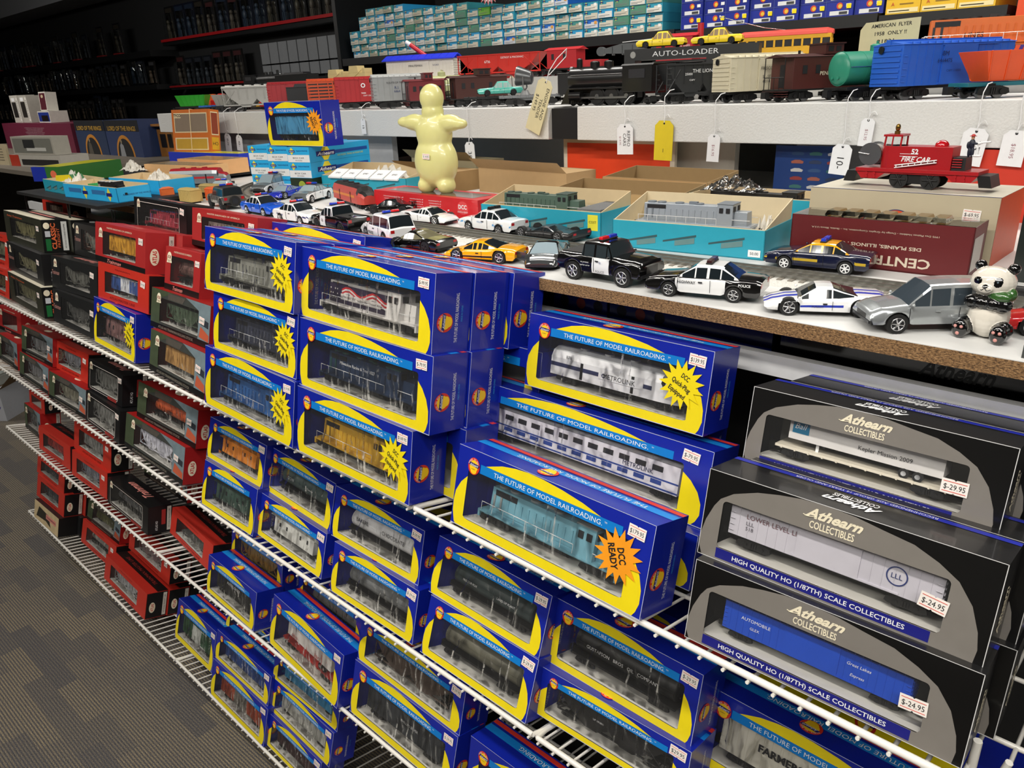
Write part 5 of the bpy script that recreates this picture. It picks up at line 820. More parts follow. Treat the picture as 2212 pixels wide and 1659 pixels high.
    if bar:
        m = MB(); zz = Hh + .0012; x = (x1 * .45 + x2 * .55)
        m.box(x - .004, x + .004, -w * .56, w * .56, zz, zz + .0016, BLK); c1, c2 = bar
        m.box(x - .0032, x + .0032, -w * .55, -.0012, zz + .0016, zz + .0052, c1, .9, .95); m.box(x - .0032, x + .0032, .0012, w * .55, zz + .0016, zz + .0052, c2, .9, .95); m.build('light_bar', t, bevel=.0006)
    for x in (xr, xf):
        for s in (-1, 1):
            m = MB(); y = s * (hw(x) - .0048); m.cyl((x, y - .0042, r), (x, y + .0042, r), r, TIRE, n=24); wl = m.build('wheel', t, bevel=.0012)
            m = MB(); yo = y + s * .0044; m.cyl((x, yo - s * .001, r), (x, yo, r), r * .66, INK, n=18)
            for k in range(6): an = R(60 * k + 10); m.cyl((x, yo, r), (x + r * .62 * math.cos(an), yo + s * .0002, r + r * .62 * math.sin(an)), r * .10, rim, n=5)
            m.cyl((x, yo - s * .0004, r), (x, yo + s * .0006, r), r * .2, rim, n=10)
            for k in range(18): an, an2 = R(20 * k), R(20 * k + 20); m.cyl((x + r * .63 * math.cos(an), yo, r + r * .63 * math.sin(an)), (x + r * .63 * math.cos(an2), yo, r + r * .63 * math.sin(an2)), r * .06, rim, n=5, caps=False)
            m.build('rim', wl)
    if spare:
        m = MB(); m.cyl((-a - .006, 0, .020), (-a, 0, .020), r * .98, TIRE, n=22); wl = m.build('spare_wheel', t, bevel=.001); m = MB(); m.cyl((-a - .0068, 0, .020), (-a - .006, 0, .020), r * .55, K('#2b2c2e', .3), n=16); m.build('rim', wl)
    if bed:
        m = MB(); m.box(-a * .94, roof[0] * a * 1.06, -w * .72, w * .72, zt0 - .0035, zt0 + .0015, K('#141415', .6)); m.build('cargo_bed', t)
    if doors:
        for s in (-1, 1):
            m = MB(); m.prism([(0, clr + .001), (-.026, clr + .002), (-.030, zt0 - .001), (0, zt0 - .001)], -.0008, .0008, body); m.build('door', t, (roof[3] * a * .85, s * hw(0), 0), (0, 0, -s * R(55)))
    if wing:
        m = MB(); zt_ = lerp([(q * a, z) for q, z in top], -a * .9); m.box(-a * .98, -a * .84, -w * .85, w * .85, zt_ + .006, zt_ + .0072, body); m.box(-a * .92, -a * .88, -w * .6, -w * .56, zt_ - .001, zt_ + .006, body); m.box(-a * .92, -a * .88, w * .56, w * .6, zt_ - .001, zt_ + .006, body); m.build('rear_wing', t)
    return t
CW = K('#e9eaeb', .18, coat=.8, nz=.0); CB = K('#0a0a0b', .15, coat=.9, nz=.0); CY = K('#f2a90c', .2, coat=.8, nz=0); CS = K('#aeb3b5', .25, .55, coat=.6, nz=0); CBL = K('#1b55c8', .2, coat=.8, nz=0); CGR = K('#6f675f', .3, .5, coat=.5, nz=0); CRD = K('#d4141a', .2, coat=.8, nz=0); CNV = K('#0c1330', .2, coat=.8, nz=0); CDB = K('#2532b4', .2, coat=.8, nz=0); CGY = K('#6c7072', .25, .3, coat=.6, nz=0)
PR_, PB_ = K('#d8202a', .15, coat=.6), K('#1c3cc0', .15, coat=.6)
GT = dict(L=.124, W=.052, Hh=.0300, top=[(-1, .019), (-.9, .0215), (-.55, .0225), (-.2, .0205), (.25, .0195), (.62, .0175), (.85, .0145), (1, .0105)], roof=(-.62, -.12, .16, .50), wb=.073, r=.0098, nose=.22, tail=.05, clr=.0058, roofw=.62, grille=False)
SED = dict(L=.138, W=.051, Hh=.0395, top=[(-1, .0245), (-.93, .0262), (-.55, .0272), (.42, .0262), (.8, .0235), (.96, .0205), (1, .0185)], roof=(-.66, -.34, .12, .44), wb=.078, r=.0092, clr=.0075)
SUV = dict(L=.126, W=.052, Hh=.0475, top=[(-1, .0265), (-.95, .029), (.40, .0285), (.8, .0255), (.97, .0215), (1, .018)], roof=(-.97, -.84, .12, .46), wb=.073, r=.0102, clr=.0095, roofw=.78, tail=.04)
def car(base, name, label, x0, x1, body, flip=False, **k):
    """x0/x1: contact points of the near rear and near front wheel on the table"""
    p = dict(base); p.update(k); a = Vector(x0); b = Vector(x1); d = (b - a).normalized(); W = p['W']
    nrm = Vector((-d.y, d.x)); side = 1 if nrm.y > 0 else -1
    c = (a + b) / 2 + nrm * side * (W / 2 - .006); ang = math.atan2(d.y, d.x)
    return toy_car(name, label, (c.x - p.get('ax', 0) * p['L'] * d.x, c.y - p.get('ax', 0) * p['L'] * d.y, ZT), ang, body=body, **p)
def livery(main, door, lo=-.42, hi=.44):
    return lambda x, z, side, y: door if (side and lo < x < hi) else main
def stripes(main, s): return lambda x, z, side, y: s if (not side and .10 < abs(y) < .30) or (side and .0105 < z < .0125 and -.45 < x < .42) else None
sd = lambda ang: (math.cos(R(ang)), math.sin(R(ang)))
car(GT, 'toy_sports_car', 'yellow toy sports car between the doors-open black car and the silver coupe', (-.774, .800), (-.846, .779), CY, paint=lambda x, z, s, y: INK if (s and .0088 < z < .0102 and abs(x) < .5) else None)
car(GT, 'toy_sports_car', 'white toy sports car with blue stripes left of the silver wagon', (-.262, .822), (-.330, .786), CW, paint=stripes(CW, K('#2a3aa8', .3)), rim=CHR, txt=(('PURSUIT', .12, .0115, .0022, INK),))
car(SUV, 'toy_wagon', 'silver toy wagon next to the panda figurine', (-.158, .837), (-.222, .783), CS, glass=K('#39424a', .05, coat=.7, nz=0), rim=CHR, pil=(0, .33, .66, 1.))
car(SED, 'toy_police_car', 'black and white toy sedan reading HIGHWAY on its door', (-.401, .800), (-.474, .783), CB, roofc=CW, paint=livery(CB, CW), bar=(K('#2a2f5a', .3), K('#3a1a1c', .3)), rim=CHR, txt=(('HIGHWAY', .24, .0205, .0032, INK, {'bold': .02}), ('POLICE', -.74, .0215, .0030, WHT, {'bold': .02})))
car(dict(SUV, L=.132, Hh=.052, wb=.079, r=.0125, clr=.0135, W=.060, top=[(-1, .033), (-.95, .035), (.40, .035), (.8, .034), (.97, .032), (1, .028)], roof=(-.40, -.36, .22, .34), nose=.04, tail=.03), 'toy_pickup', 'black toy off-road pickup with white POLICE door and red-blue light bar', (-.624, .787), (-.546, .787), CB, bed=True, bar=(PR_, PB_), paint=lambda x, z, s, y: CW if (s and -.1 < x < .28) else None, rim=CHR, glass=K('#2c3438', .06, coat=.6, nz=0), txt=(('POLICE', .09, .0165, .003, INK), ('*', .09, .027, .006, K('#3a4a8a', .4)), ('to protect', -.28, .027, .0022, WHT, {'shear': .3}), ('and to serve', -.28, .023, .0022, WHT, {'shear': .3})))
toy_car(name='toy_sports_car', label='silver and black toy coupe facing the viewer with both doors open', loc=(-.722, .845, ZT), rz=R(-60), **dict(GT, Hh=.031, W=.053, grille=True), body=K('#3b3e40', .2, .3, coat=.9, nz=0), doors=True, glass=GLASS2, roofc=CB)
car(dict(GT, Hh=.0305), 'toy_sports_car', 'black toy supercar with raised doors, tail to the right', (-.929, .790), (-1.001, .789), CB, doors=True, glass=K('#6f6a52', .08, coat=.6, nz=0), rim=INK)
car(dict(SUV, L=.130, wb=.078, W=.055), 'toy_police_car', 'white toy patrol wagon with POLICE side stripes and dark roof', (-1.050, .803), (-1.124, .822), CW, roofc=CW, bar=(PR_, PB_), rim=STEEL, paint=lambda x, z, s, y: K('#1c2550', .3) if (s and .019 < z < .0215 and -.3 < x < .55) else None, txt=(('POLICE', .18, .0155, .0048, INK, {'bold': .02}),))
car(dict(SUV, L=.150, Hh=.046, wb=.092, W=.054, top=[(-1, .029), (-.95, .031), (.42, .030), (.8, .027), (.97, .024), (1, .02)], roof=(-.22, -.16, .20, .44)), 'toy_pickup', 'black toy pickup with white star door and white roof', (-1.205, .822), (-1.292, .832), CB, roofc=CW, bed=True, bar=(PR_, PB_), paint=lambda x, z, s, y: CW if (s and .1 < x < .4) else None, rim=INK, txt=(('*', .25, .018, .012, INK),))
car(SED, 'toy_police_car', 'white toy sedan with dark side stripe behind the black pickup', (-1.437, .838), (-1.362, .836), CW, bar=(PR_, PB_), paint=lambda x, z, s, y: K('#3a3f70', .3) if (s and .0165 < z < .019) else None)
car(SED, 'toy_police_car', 'blue toy sedan with white roof and light bar', (-1.617, .862), (-1.540, .858), CBL, roofc=CW, bar=(PR_, PB_), paint=lambda x, z, s, y: None, txt=(('POLICE', .0, .017, .003, WHT),))
car(dict(SUV, Hh=.050, W=.056, L=.128, wb=.085, r=.0125, clr=.013, roof=(-.92, -.88, .18, .3), top=[(-1, .030), (-.95, .032), (.3, .031), (.8, .030), (.97, .028), (1, .024)], nose=.06), 'toy_jeep', 'brownish grey toy off-roader with spare wheel on its back', (-1.735, .862), (-1.818, .877), CGR, roofc=K('#2e2d2c', .5), spare=True, rim=INK, bar=(PR_, PB_))
car(dict(GT, Hh=.029), 'toy_sports_car', 'white toy racing coupe in front of the red carton', (-1.190, .972), (-1.114, .977), CW, rim=CHR)
car(SED, 'toy_police_car', 'white toy sedan with pale blue POLICE stripe before the teal open box', (-.936, .968), (-1.013, .970), CW, bar=(BLK, BLK), paint=lambda x, z, s, y: K('#5a9ad0', .3) if (s and .0165 < z < .018) else None, txt=(('POLICE', .1, .0200, .003, K('#3a78b8', .4)),))
car(dict(GT, L=.150, Hh=.022, wb=.084, top=[(-1, .021), (-.85, .016), (-.5, .016), (0, .0155), (.5, .013), (1, .009)], roof=(-.5, -.2, .02, .25)), 'toy_sports_car', 'low matt black toy racer with rear fins beside the open teal boxes', (-.803, .970), (-.887, .973), K('#141415', .35, coat=.3), wing=False, rim=STEEL)
car(dict(SED, Hh=.037, L=.134), 'toy_police_car', 'dark navy toy sedan with yellow roof before the maroon carton', (-.348, .996), (-.420, .988), CNV, roofc=CY, bar=(PB_, PB_), paint=lambda x, z, s, y: K('#b79a2a', .3) if (s and .0150 < z < .0162) else None, rim=WHT)
car(dict(GT, Hh=.030), 'toy_sports_car', 'black toy sports car with rear wing left of the white racing coupe', (-1.275, 1.030), (-1.345, 1.005), CB, wing=True, rim=INK)
car(GT, 'toy_sports_car', 'deep blue toy sports car facing forward under the teal box stack', (-1.826, 1.095), (-1.795, 1.020), CDB, glass=GLASS2)
car(dict(SED, Hh=.038, L=.12), 'toy_police_car', 'grey and white toy coupe facing forward right of the deep blue one', (-1.70, 1.090), (-1.665, 1.015), CGY, roofc=CGY, bar=(PR_, PB_), glass=GLASS2, wing=True, paint=lambda x, z, s, y: CW if s else None)
car(dict(SUV, L=.12), 'toy_police_car', 'dark grey toy patrol wagon facing forward left of the deep blue one', (-1.96, 1.13), (-1.93, 1.06), CGY, bar=(PR_, PB_), glass=GLASS2, paint=lambda x, z, s, y: CW if s else None)
car(dict(SED, L=.12), 'toy_police_car', 'small white toy police car at the far left beside the open teal boxes', (-2.02, 1.0), (-1.975, .955), CW, bar=(PR_, PB_), glass=GLASS2)
car(dict(GT, Hh=.031), 'toy_sports_car', 'red toy car half cut off by the right picture edge behind the panda', (-.045, .865), (-.112, .850), CRD)
# ------------------------------------------------------------------ toy track along the table
t = thing('toy_train_track', 'grey three-rail toy train track curving along the table behind the front cars', 'track')
path = [(.72, .965), (.3, .955), (-.2, .940), (-.7, .925), (-1.2, .925), (-1.55, .935), (-1.80, .975), (-2.0, 1.06), (-2.15, 1.22), (-2.2, 1.42)]
def smooth(ps, n=6):
    out = []
    for i in range(len(ps) - 1):
        p0 = Vector(ps[max(0, i - 1)]); p1 = Vector(ps[i]); p2 = Vector(ps[i + 1]); p3 = Vector(ps[min(len(ps) - 1, i + 2)])
        for k in range(n):
            u = k / n; out.append(.5 * ((2 * p1) + (p2 - p0) * u + (2 * p0 - 5 * p1 + 4 * p2 - p3) * u * u + (3 * p1 - p0 - 3 * p2 + p3) * u ** 3))
    out.append(Vector(ps[-1])); return out
pp = smooth(path); nr = []
for i in range(len(pp)):
    d = (pp[min(i + 1, len(pp) - 1)] - pp[max(i - 1, 0)]).normalized(); nr.append(Vector((-d.y, d.x)))
def ribbon(m, o0, o1, z0, z1, mt):
    vs = []
    for p, q in zip(pp, nr):
        a = p + q * o0; b = p + q * o1; vs += [(a.x, a.y, ZT + z0), (a.x, a.y, ZT + z1), (b.x, b.y, ZT + z1), (b.x, b.y, ZT + z0)]
    m.add(vs, [(4 * i + j, 4 * i + (j + 1) % 4, 4 * i + 4 + (j + 1) % 4, 4 * i + 4 + j) for i in range(len(pp) - 1) for j in range(4)], mt)
m = MB(); vs = []
for p, q in zip(pp, nr):
    for o_, z_ in ((-.042, 0), (-.034, .0055), (.034, .0055), (.042, 0)): a = p + q * o_; vs.append((a.x, a.y, ZT + z_))
m.add(vs, [(4 * i + j, 4 * i + j + 1, 4 * i + 5 + j, 4 * i + 4 + j) for i in range(len(pp) - 1) for j in range(3)], K('#cdccc6', .9, nz=.25, ns=500., bump=.6)); m.build('roadbed', t)
m = MB(); acc = 0
for i in range(len(pp) - 1):
    a, b = pp[i], pp[i + 1]; n = max(1, int((b - a).length / .013))
    for k in range(n):
        c = a + (b - a) * (k / n); d = (b - a).normalized(); q = Vector((-d.y, d.x)); P = [c + d * u * .003 + q * v * .029 for u, v in ((-1, -1), (1, -1), (1, 1), (-1, 1))]
        m.add([(p.x, p.y, ZT + .0065) for p in P] + [(p.x, p.y, ZT + .005) for p in P], [(0, 1, 2, 3), (0, 4, 5, 1), (1, 5, 6, 2), (2, 6, 7, 3), (3, 7, 4, 0)], K('#7d776d', .8))
m.build('sleepers', t)
for o_ in (-.017, 0, .017): m = MB(); ribbon(m, o_ - .0012, o_ + .0012, .0065, .0105, K('#8b8a84', .3, .8)); m.build('rail', t)
# ------------------------------------------------------------------ figures grown from ellipsoids
def blob(name, parts, parent, voxel=.0012, smooth=6, loc=(0, 0, 0)):
    """parts: (centre, radii, material, paint_only); one continuous skin, coloured by the nearest part"""
    m = MB()
    for c, r, mt, only in parts:
        if not only: m.ball(c, r, mt, 20, 14)
    o = m.build(name, None); md = o.modifiers.new('remesh', 'REMESH'); md.mode = 'VOXEL'; md.voxel_size = voxel; md.use_smooth_shade = True
    sm = o.modifiers.new('smooth', 'SMOOTH'); sm.iterations = smooth; sm.factor = .5
    bpy.context.view_layer.update(); dg = bpy.context.evaluated_depsgraph_get(); me = bpy.data.meshes.new_from_object(o.evaluated_get(dg)); bpy.data.objects.remove(o)
    me.materials.clear(); mats = []
    for _, _, mt, _ in parts:
        if mt not in mats: mats.append(mt); me.materials.append(mt)
    for p in me.polygons:
        best = (1e9, 0); c = p.center
        for cc, r, mt, only in parts:
            r3 = r if hasattr(r, '__len__') else (r, r, r); d = math.sqrt(sum(((c[i] - cc[i]) / r3[i]) ** 2 for i in range(3)))
            d = (d - 1) * min(r3) if not only else ((d - 1) * min(r3) - .01 if d < 1 else 1e8)
            if d < best[0]: best = (d, mats.index(mt))
        p.material_index = best[1]; p.use_smooth = True
    me.name = name; q = bpy.data.objects.new(name, me); COL.objects.link(q); q.parent = parent; q.location = loc; return q
PW = K('#ded8cc', .12, coat=1., nz=.02); PB2 = K('#09090a', .1, coat=1., nz=0); PP = K('#c98d86', .4); PG = K('#2f5a24', .3, coat=.8)
t = thing('panda_figurine', 'glossy black and white ceramic panda sitting with a green leaf', 'figurine', (-.146, .822, ZT), R(-8)); t.scale = (.78, .78, .76)
blob('panda_body', [((0, 0, .028), (.0235, .021, .028), PW, False), ((0, -.002, .047), (.024, .0195, .014), PB2, False), ((-.002, -.001, .072), (.0255, .0215, .0195), PW, False),
    ((-.0195, .002, .090), .0068, PB2, False), ((.017, .002, .090), .0068, PB2, False), ((-.021, -.011, .014), (.0115, .017, .0125), PB2, False), ((.021, -.011, .014), (.0115, .017, .0125), PB2, False),
    ((-.0215, -.024, .0125), (.0095, .0065, .0125), PB2, False), ((.0215, -.024, .0125), (.0095, .0065, .0125), PB2, False), ((-.015, -.012, .047), (.0125, .009, .0095), PB2, False), ((.015, -.012, .047), (.0125, .009, .0095), PB2, False), ((-.006, -.018, .048), (.008, .006, .0075), PB2, False), ((.008, -.018, .048), (.008, .006, .0075), PB2, False),
    ((.013, -.014, .058), (.013, .007, .0065), PG, False), ((.022, -.006, .060), (.006, .007, .008), PG, False), ((-.003, -.0215, .067), (.009, .0045, .006), PW, False),
    ((-.0125, -.018, .0755), (.0055, .008, .0045), PB2, True), ((.0095, -.018, .0755), (.0045, .008, .0062), PB2, True), ((-.002, -.025, .0705), (.0032, .004, .0024), PB2, True)], t, .0009, 5)
m = MB()
for sx, cx in ((-1, -.0215), (1, .0215)):
    for dx, dz, rr in ((-.0035, .0165, .0021), (.0035, .0165, .0021), (0, .0075, .0024)): m.ball((cx + dx, -.0300, dz), (rr, .0012, rr), PP, 10, 6)
m.build('paw_pads', t)
m = MB()
for sx in (-1, 1): m.tube([(-.002, -.0262, .0688), (-.002 + sx * .0028, -.0260, .0655), (-.002 + sx * .0062, -.0240, .0668)], .0005, PB2, 5)
for cx in (-.0125, .0095): m.ball((cx, -.0205, .0762), (.0013, .001, .0013), K('#50606a', .1, coat=.8), 8, 5)
m.build('face_lines', t)
RUB = K('#d9d58e', .35, coat=.3, nz=.03)
t = thing('rubber_figure', 'plain pale yellow rubber figure with stubby outstretched arms on the red carton', 'figurine', (-1.235, 1.095, -.2030), R(10))
blob('figure_body', [((0, 0, .062), (.052, .034, .055), RUB, False), ((0, 0, .118), (.043, .029, .042), RUB, False), ((0, 0, .160), (.024, .022, .020), RUB, False), ((0, 0, .186), (.026, .024, .028), RUB, False),
    ((-.045, -.004, .140), (.030, .017, .017), RUB, False), ((.045, -.004, .138), (.030, .017, .017), RUB, False), ((-.070, -.006, .141), (.020, .012, .011), RUB, False), ((.070, -.006, .136), (.020, .012, .011), RUB, False),
    ((-.026, -.004, .014), (.019, .022, .018), RUB, False), ((.026, -.004, .014), (.019, .022, .018), RUB, False)], t, .0032, 8)
m = MB(); tag_sticker(m, .002, .075, .009, ((0, -.0352, 0), (1, 0, 0), (0, 0, 1)), '$ 14.95'); m.build('price_sticker', t)
# ------------------------------------------------------------------ cartons on the table
LIN = K('#cbb58e', .8); FOAM = K('#6a6b6c', .95, bump=.8, ns=400.); TISS = K('#d6d2c8', .7, bump=.5, ns=40.)
def open_box(name, label, loc, rz, w_, d, h, hb, col, liner=LIN, floor=None, art=None, foam=False, cat='box', group='open train boxes on the table'):
    t = thing(name, label, cat, loc, rz, 0, group); m = MB(); k = .0015
    m.box(0, w_, 0, d, 0, k, col)
    m.box(0, w_, 0, k, 0, h, col); m.box(0, w_, d - k, d, 0, h, col)
    for x in (0, w_ - k): m.box(x, x + k, 0, d, 0, h, col)
    m.build('carton', t)
    m = MB(); m.box(k, w_ - k, k, d - k, k, .006, floor or liner); m.box(k, w_ - k, k, 2 * k, k, h + .001, liner); m.box(k, w_ - k, d - 2 * k, d - k, k, hb, liner)
    for x in (k, w_ - 2 * k): m.prism([(0, k), (d - 2 * k, k), (d - 2 * k, hb), (0, h)], 0, k, liner) if False else m.add([(x, k, k), (x, d - k, k), (x, d - k, hb), (x, k, h), (x + k, k, k), (x + k, d - k, k), (x + k, d - k, hb), (x + k, k, h)], [(0, 1, 2, 3), (4, 5, 6, 7), (0, 1, 5, 4), (2, 3, 7, 6), (1, 2, 6, 5), (3, 0, 4, 7)], liner)
    m.build('liner', t)
    if foam: m = MB(); m.box(w_ - .05, w_ - .004, .004, d - .004, .006, h + .004, FOAM); m.build('foam_block', t)
    if art:
        m = MB(); art(m, ((0, -.0003, 0), (1, 0, 0), (0, 0, 1)), ((w_ + .0003, 0, 0), (0, 1, 0), (0, 0, 1))); m.build('printing', t)
    return t
def engraving(m, f, g, w_, h):
    o = Vector(f[0]); f2 = (o + Vector((0, -.0002, 0)), f[1], f[2]); GB = K('#5e7f80', .6); GD = K('#2d4d52', .6)
    for i, (x, y) in enumerate(((.10, .30), (.36, .40), (.66, .45))):
        m.flat([(w_ * x, h * y), (w_ * (x + .22), h * (y + .28)), (w_ * (x + .22), h * (y + .20)), (w_ * x, h * (y - .06))], f, GD)
        m.flat([(w_ * (x + .08), h * (y + .02)), (w_ * (x + .21), h * (y + .17)), (w_ * (x + .21), h * (y - .03)), (w_ * (x + .08), h * (y - .16))], f2, GB)
A3 = lambda w_, h, extra=None: (lambda m, f, g: (engraving(m, f, g, w_, h), extra(m, f, g) if extra else None))
def crumple(name, label, loc, sx, sy, sz, mt, seed, cat='tissue paper', rz=0, group=None):
    rnd = random.Random(seed); m = MB(); nx, ny = 16, 12; hgt = [[rnd.random() for _ in range(ny + 1)] for _ in range(nx + 1)]
    vs = [((i / nx - .5) * sx + (hgt[i][j] - .5) * sx * .06, (j / ny - .5) * sy + (hgt[i][j] - .5) * sy * .06, sz * (.25 + .75 * hgt[i][j]) * math.sin(math.pi * (.08 + .84 * i / nx)) * math.sin(math.pi * (.08 + .84 * j / ny))) for i in range(nx + 1) for j in range(ny + 1)]
    m.add(vs, [(i * (ny + 1) + j, (i + 1) * (ny + 1) + j, (i + 1) * (ny + 1) + j + 1, i * (ny + 1) + j + 1) for i in range(nx) for j in range(ny)], mt)
    o = m.build(name, None, (loc[0], loc[1], loc[2] + H), (0, 0, rz)); s_ = o.modifiers.new('thickness', 'SOLIDIFY'); s_.thickness = .0005; return tag(o, label, cat, group)
open_box('open_train_box', 'teal open box with tan liner and foam end holding the dark green locomotive', (-1.018, 1.005, ZT), R(4), .262, .10, .044, .068, TEAL, foam=True, floor=FOAM, art=A3(.262, .044, lambda m, f, g: (m.rect(.236, .256, .014, .040, f, K('#d8d03a', .5)), m.text('COST', .246, .028, .004, ((0, -.0006, 0), f[1], f[2]), INK))))
place_rolling('locomotive', 'dark green toy diesel locomotive lying in the left teal open box', 'model locomotive', 'loco', .185, K('#4c6156', .4), K('#3c4e46', .4), (-.905, 1.052, ZT + .024), R(4), s=.62, axles=2)
open_box('open_train_box', 'teal open box with cream liner holding the grey locomotive in tissue', (-.711, .992, ZT), R(6), .245, .115, .042, .072, TEAL, liner=K('#cfc0a0', .8), floor=K('#d9cdb2', .8), art=A3(.245, .042, lambda m, f, g: (m.rect(.222, .240, .004, .014, ((0, -.0006, 0), f[1], f[2]), WHT), m.text('50.00', .231, .009, .004, ((0, -.0009, 0), f[1], f[2]), INK))))
place_rolling('locomotive', 'pale grey toy diesel locomotive numbered 2532 lying in crumpled tissue', 'model locomotive', 'loco', .185, K('#9aa2ab', .3, .2), K('#6f767e', .4), (-.597, 1.052, ZT + .026), R(7), s=.64, axles=2, txt=(('2532', .55, .050, .006, INK),))
crumple('tissue', 'crumpled white tissue around the grey locomotive, front part', (-.61, 1.022, ZT + .006), .17, .022, .028, TISS, 3, rz=R(6)); crumple('tissue', 'crumpled white tissue at the right end of the grey locomotive', (-.497, 1.075, ZT + .01), .035, .07, .05, TISS, 4, rz=R(6))
open_box('open_train_box', 'long teal open box with black engines behind the grey locomotive box', (-.70, 1.20, ZT), R(1), .232, .10, .058, .06, TEAL)
place_rolling('locomotive', 'black toy engine lying in the rear long teal open box', 'model locomotive', 'loco', .2, K('#161617', .4), None, (-.585, 1.245, ZT + .022), R(1), s=.62, axles=2)
crumple('crinkled_bag', 'clear crinkled plastic bag on the rear long teal box', (-.64, 1.25, ZT + .06), .1, .05, .03, BAG, 9, 'plastic bag')
t = open_box('open_train_box', 'tan open carton behind the dark green locomotive box', (-1.0, 1.18, ZT), R(3), .28, .12, .050, .060, KRAFT, liner=K('#8f7650', .8)); t = open_box('open_train_box', 'low tan open carton in front of the orange panel', (-.98, 1.33, ZT), R(-2), .25, .12, .060, .072, KRAFT, liner=K('#8f7650', .8))  # liners darkened: shade around these cartons is put into the colour
for x, y, w_, h, c, l in ((-1.40, 1.38, .30, .058, '#a88b62', 'long brown carton in the shade behind the pale yellow figure'), (-1.74, 1.45, .28, .066, '#8d8468', 'grey-brown carton rear row behind the pale yellow figure'), (-1.64, 1.33, .2, .05, '#9a7b50', 'brown carton with folded flap behind the tissue filled box')):
    m = MB(); m.box(0, w_, 0, .1, 0, h, K(c, .8)); t = thing('carton', l, 'box', (x, y, ZT), R(-4)); m.build('body', t); m = MB(); m.add([(0, 0, h), (w_, 0, h), (w_, -.03, h + .025), (0, -.03, h + .025)], [(0, 1, 2, 3)], K(c, .8)); m.build('flap', t)
open_box('open_train_box', 'open carton with white parts and tissue behind the orange and red locomotive', (-1.78, 1.17, ZT), R(8), .30, .12, .045, .068, TEAL, art=A3(.3, .045))
crumple('tissue', 'big crumpled pale tissue filling the carton behind the orange locomotive', (-1.60, 1.245, ZT + .02), .16, .07, .06, TISS, 11, rz=R(8))
m = MB()
for i in range(5): m.box(-.13 + i * .05, -.085 + i * .05, -.02, .02, 0, .004, WHT); m.text('EMD', -.108 + i * .05, 0, .006, ((0, 0, .0043), (1, 0, 0), (0, 1, 0)), INK)
o = m.build('parts_card', None, (-1.62, 1.205, H + ZT + .048), (R(25), 0, R(8))); tag(o, 'row of white printed cards lying on the tissue filled carton', 'card')
place_rolling('locomotive', 'orange, red and black striped toy locomotive body beside the silver track', 'model locomotive', 'funit', .19, K('#b8443a', .4), K('#1e1d1d', .4), (-1.498, 1.070, ZT), R(-17), s=.78, door=K('#d07a2c', .4))
t = thing('train_carton', 'flat red carton with white DCC lettering carrying the pale yellow figure', 'box', (-1.405, 1.055, ZT), R(-2)); m = MB(); m.box(0, .34, 0, .085, 0, .042, K('#c41f26', .4, coat=.2)); f = ((0, -.0003, 0), (1, 0, 0), (0, 0, 1))
m.text('DCC', .295, .026, .008, f, WHT, bold=.03); m.flat(disc(.295, .024, .016, .013), ((0, -.0001, 0), (1, 0, 0), (0, 0, 1)), K('#d4474a', .4)); m.text('DIGITAL READY', .295, .016, .003, f, WHT)
for i in range(5):
    for x, w_ in ((.07, .07), (.15, .045), (.21, .04)): m.text('recommended for all', x, .032 - i * .005, .0024, f, WHT, w=w_ * (1 - .06 * (i % 3)))
m.build('carton', t); m = MB(); m.rect(.03, .31, .015, .07, ((0, 0, .0423), (1, 0, 0), (0, 1, 0)), K('#6a5a58', .1, coat=.8)); m.build('lid_window', t)
t = thing('maroon_carton', 'maroon window carton with CENTRALIA lettering upside down', 'box', (-.443, 1.045, ZT), R(1)); MRN = K('#5d1418', .45); w_, d, h = .226, .066, .064
m = MB(); m.box(0, w_, 0, .0015, 0, h, MRN); m.box(0, w_, d - .0015, d, 0, h, MRN); m.box(0, .0015, 0, d, 0, h, MRN); m.box(w_ - .0015, w_, 0, d, 0, h, MRN); m.box(0, w_, 0, d, 0, .002, MRN)
fu = ((0, -.0003, 0), (-1, 0, 0), (0, 0, -1)); SER = K('#cdc0ac', .5); m.text('CENTRALIA', -.125, -.013, .012, fu, SER, w=.115, bold=.02); m.text('DES PLAINES, ILLINOIS . U.S.A.', -.112, -.031, .0042, fu, SER, w=.115, bold=.02); m.text('1995 Des Plaines Hobbies - Design by Graphic Composition, Inc. - Skokie, Illinois U.S.A.', -.108, -.049, .0022, fu, SER, w=.16)
m.rect(.004, .05, .008, .05, ((w_ + .0003, 0, 0), (0, 1, 0), (0, 0, 1)), K('#cfcac4', .6)); m.build('carton', t)
m = MB(); m.box(.0, w_, 0, d, h, h + .0006, GLASSY)
for i in range(7): m.box(.04 + i * .022, .058 + i * .022, .012, .05, h + .0006, h + .006, GLASSY, .8, .8)
m.build('clear_lid', t); m = MB(); m.box(.03, .2, .015, .05, .03, .05, K('#b07d3a', .5)); m.build('inner_tray', t)
t = thing('celebration_carton', 'beige and orange carton with round CELEBRATION emblem under the red fire car', 'box', (-.457, 1.135, ZT), R(-1)); w_, d, h = .245, .13, .089; BEI = K('#b9ad92', .5, nz=.12, ns=14)
m = MB(); m.box(0, w_, 0, d, 0, h, BEI); OR = K('#d2542a', .45); LN = K('#1b2f66', .45)
m.rect(0, d, 0, h, ((w_ + .0003, 0, 0), (0, 1, 0), (0, 0, 1)), K('#d8582a', .45)); m.rect(0, w_, .0, .004, ((0, 0, h + .0003), (1, 0, 0), (0, 1, 0)), LN); m.rect(.0, w_, .004, d, ((0, 0, h + .0003), (1, 0, 0), (0, 1, 0)), K('#c9c3b2', .5))
cx, cz = .123, .038; F = lambda k: ((0, -.0003 - .00025 * k, 0), (1, 0, 0), (0, 0, 1))
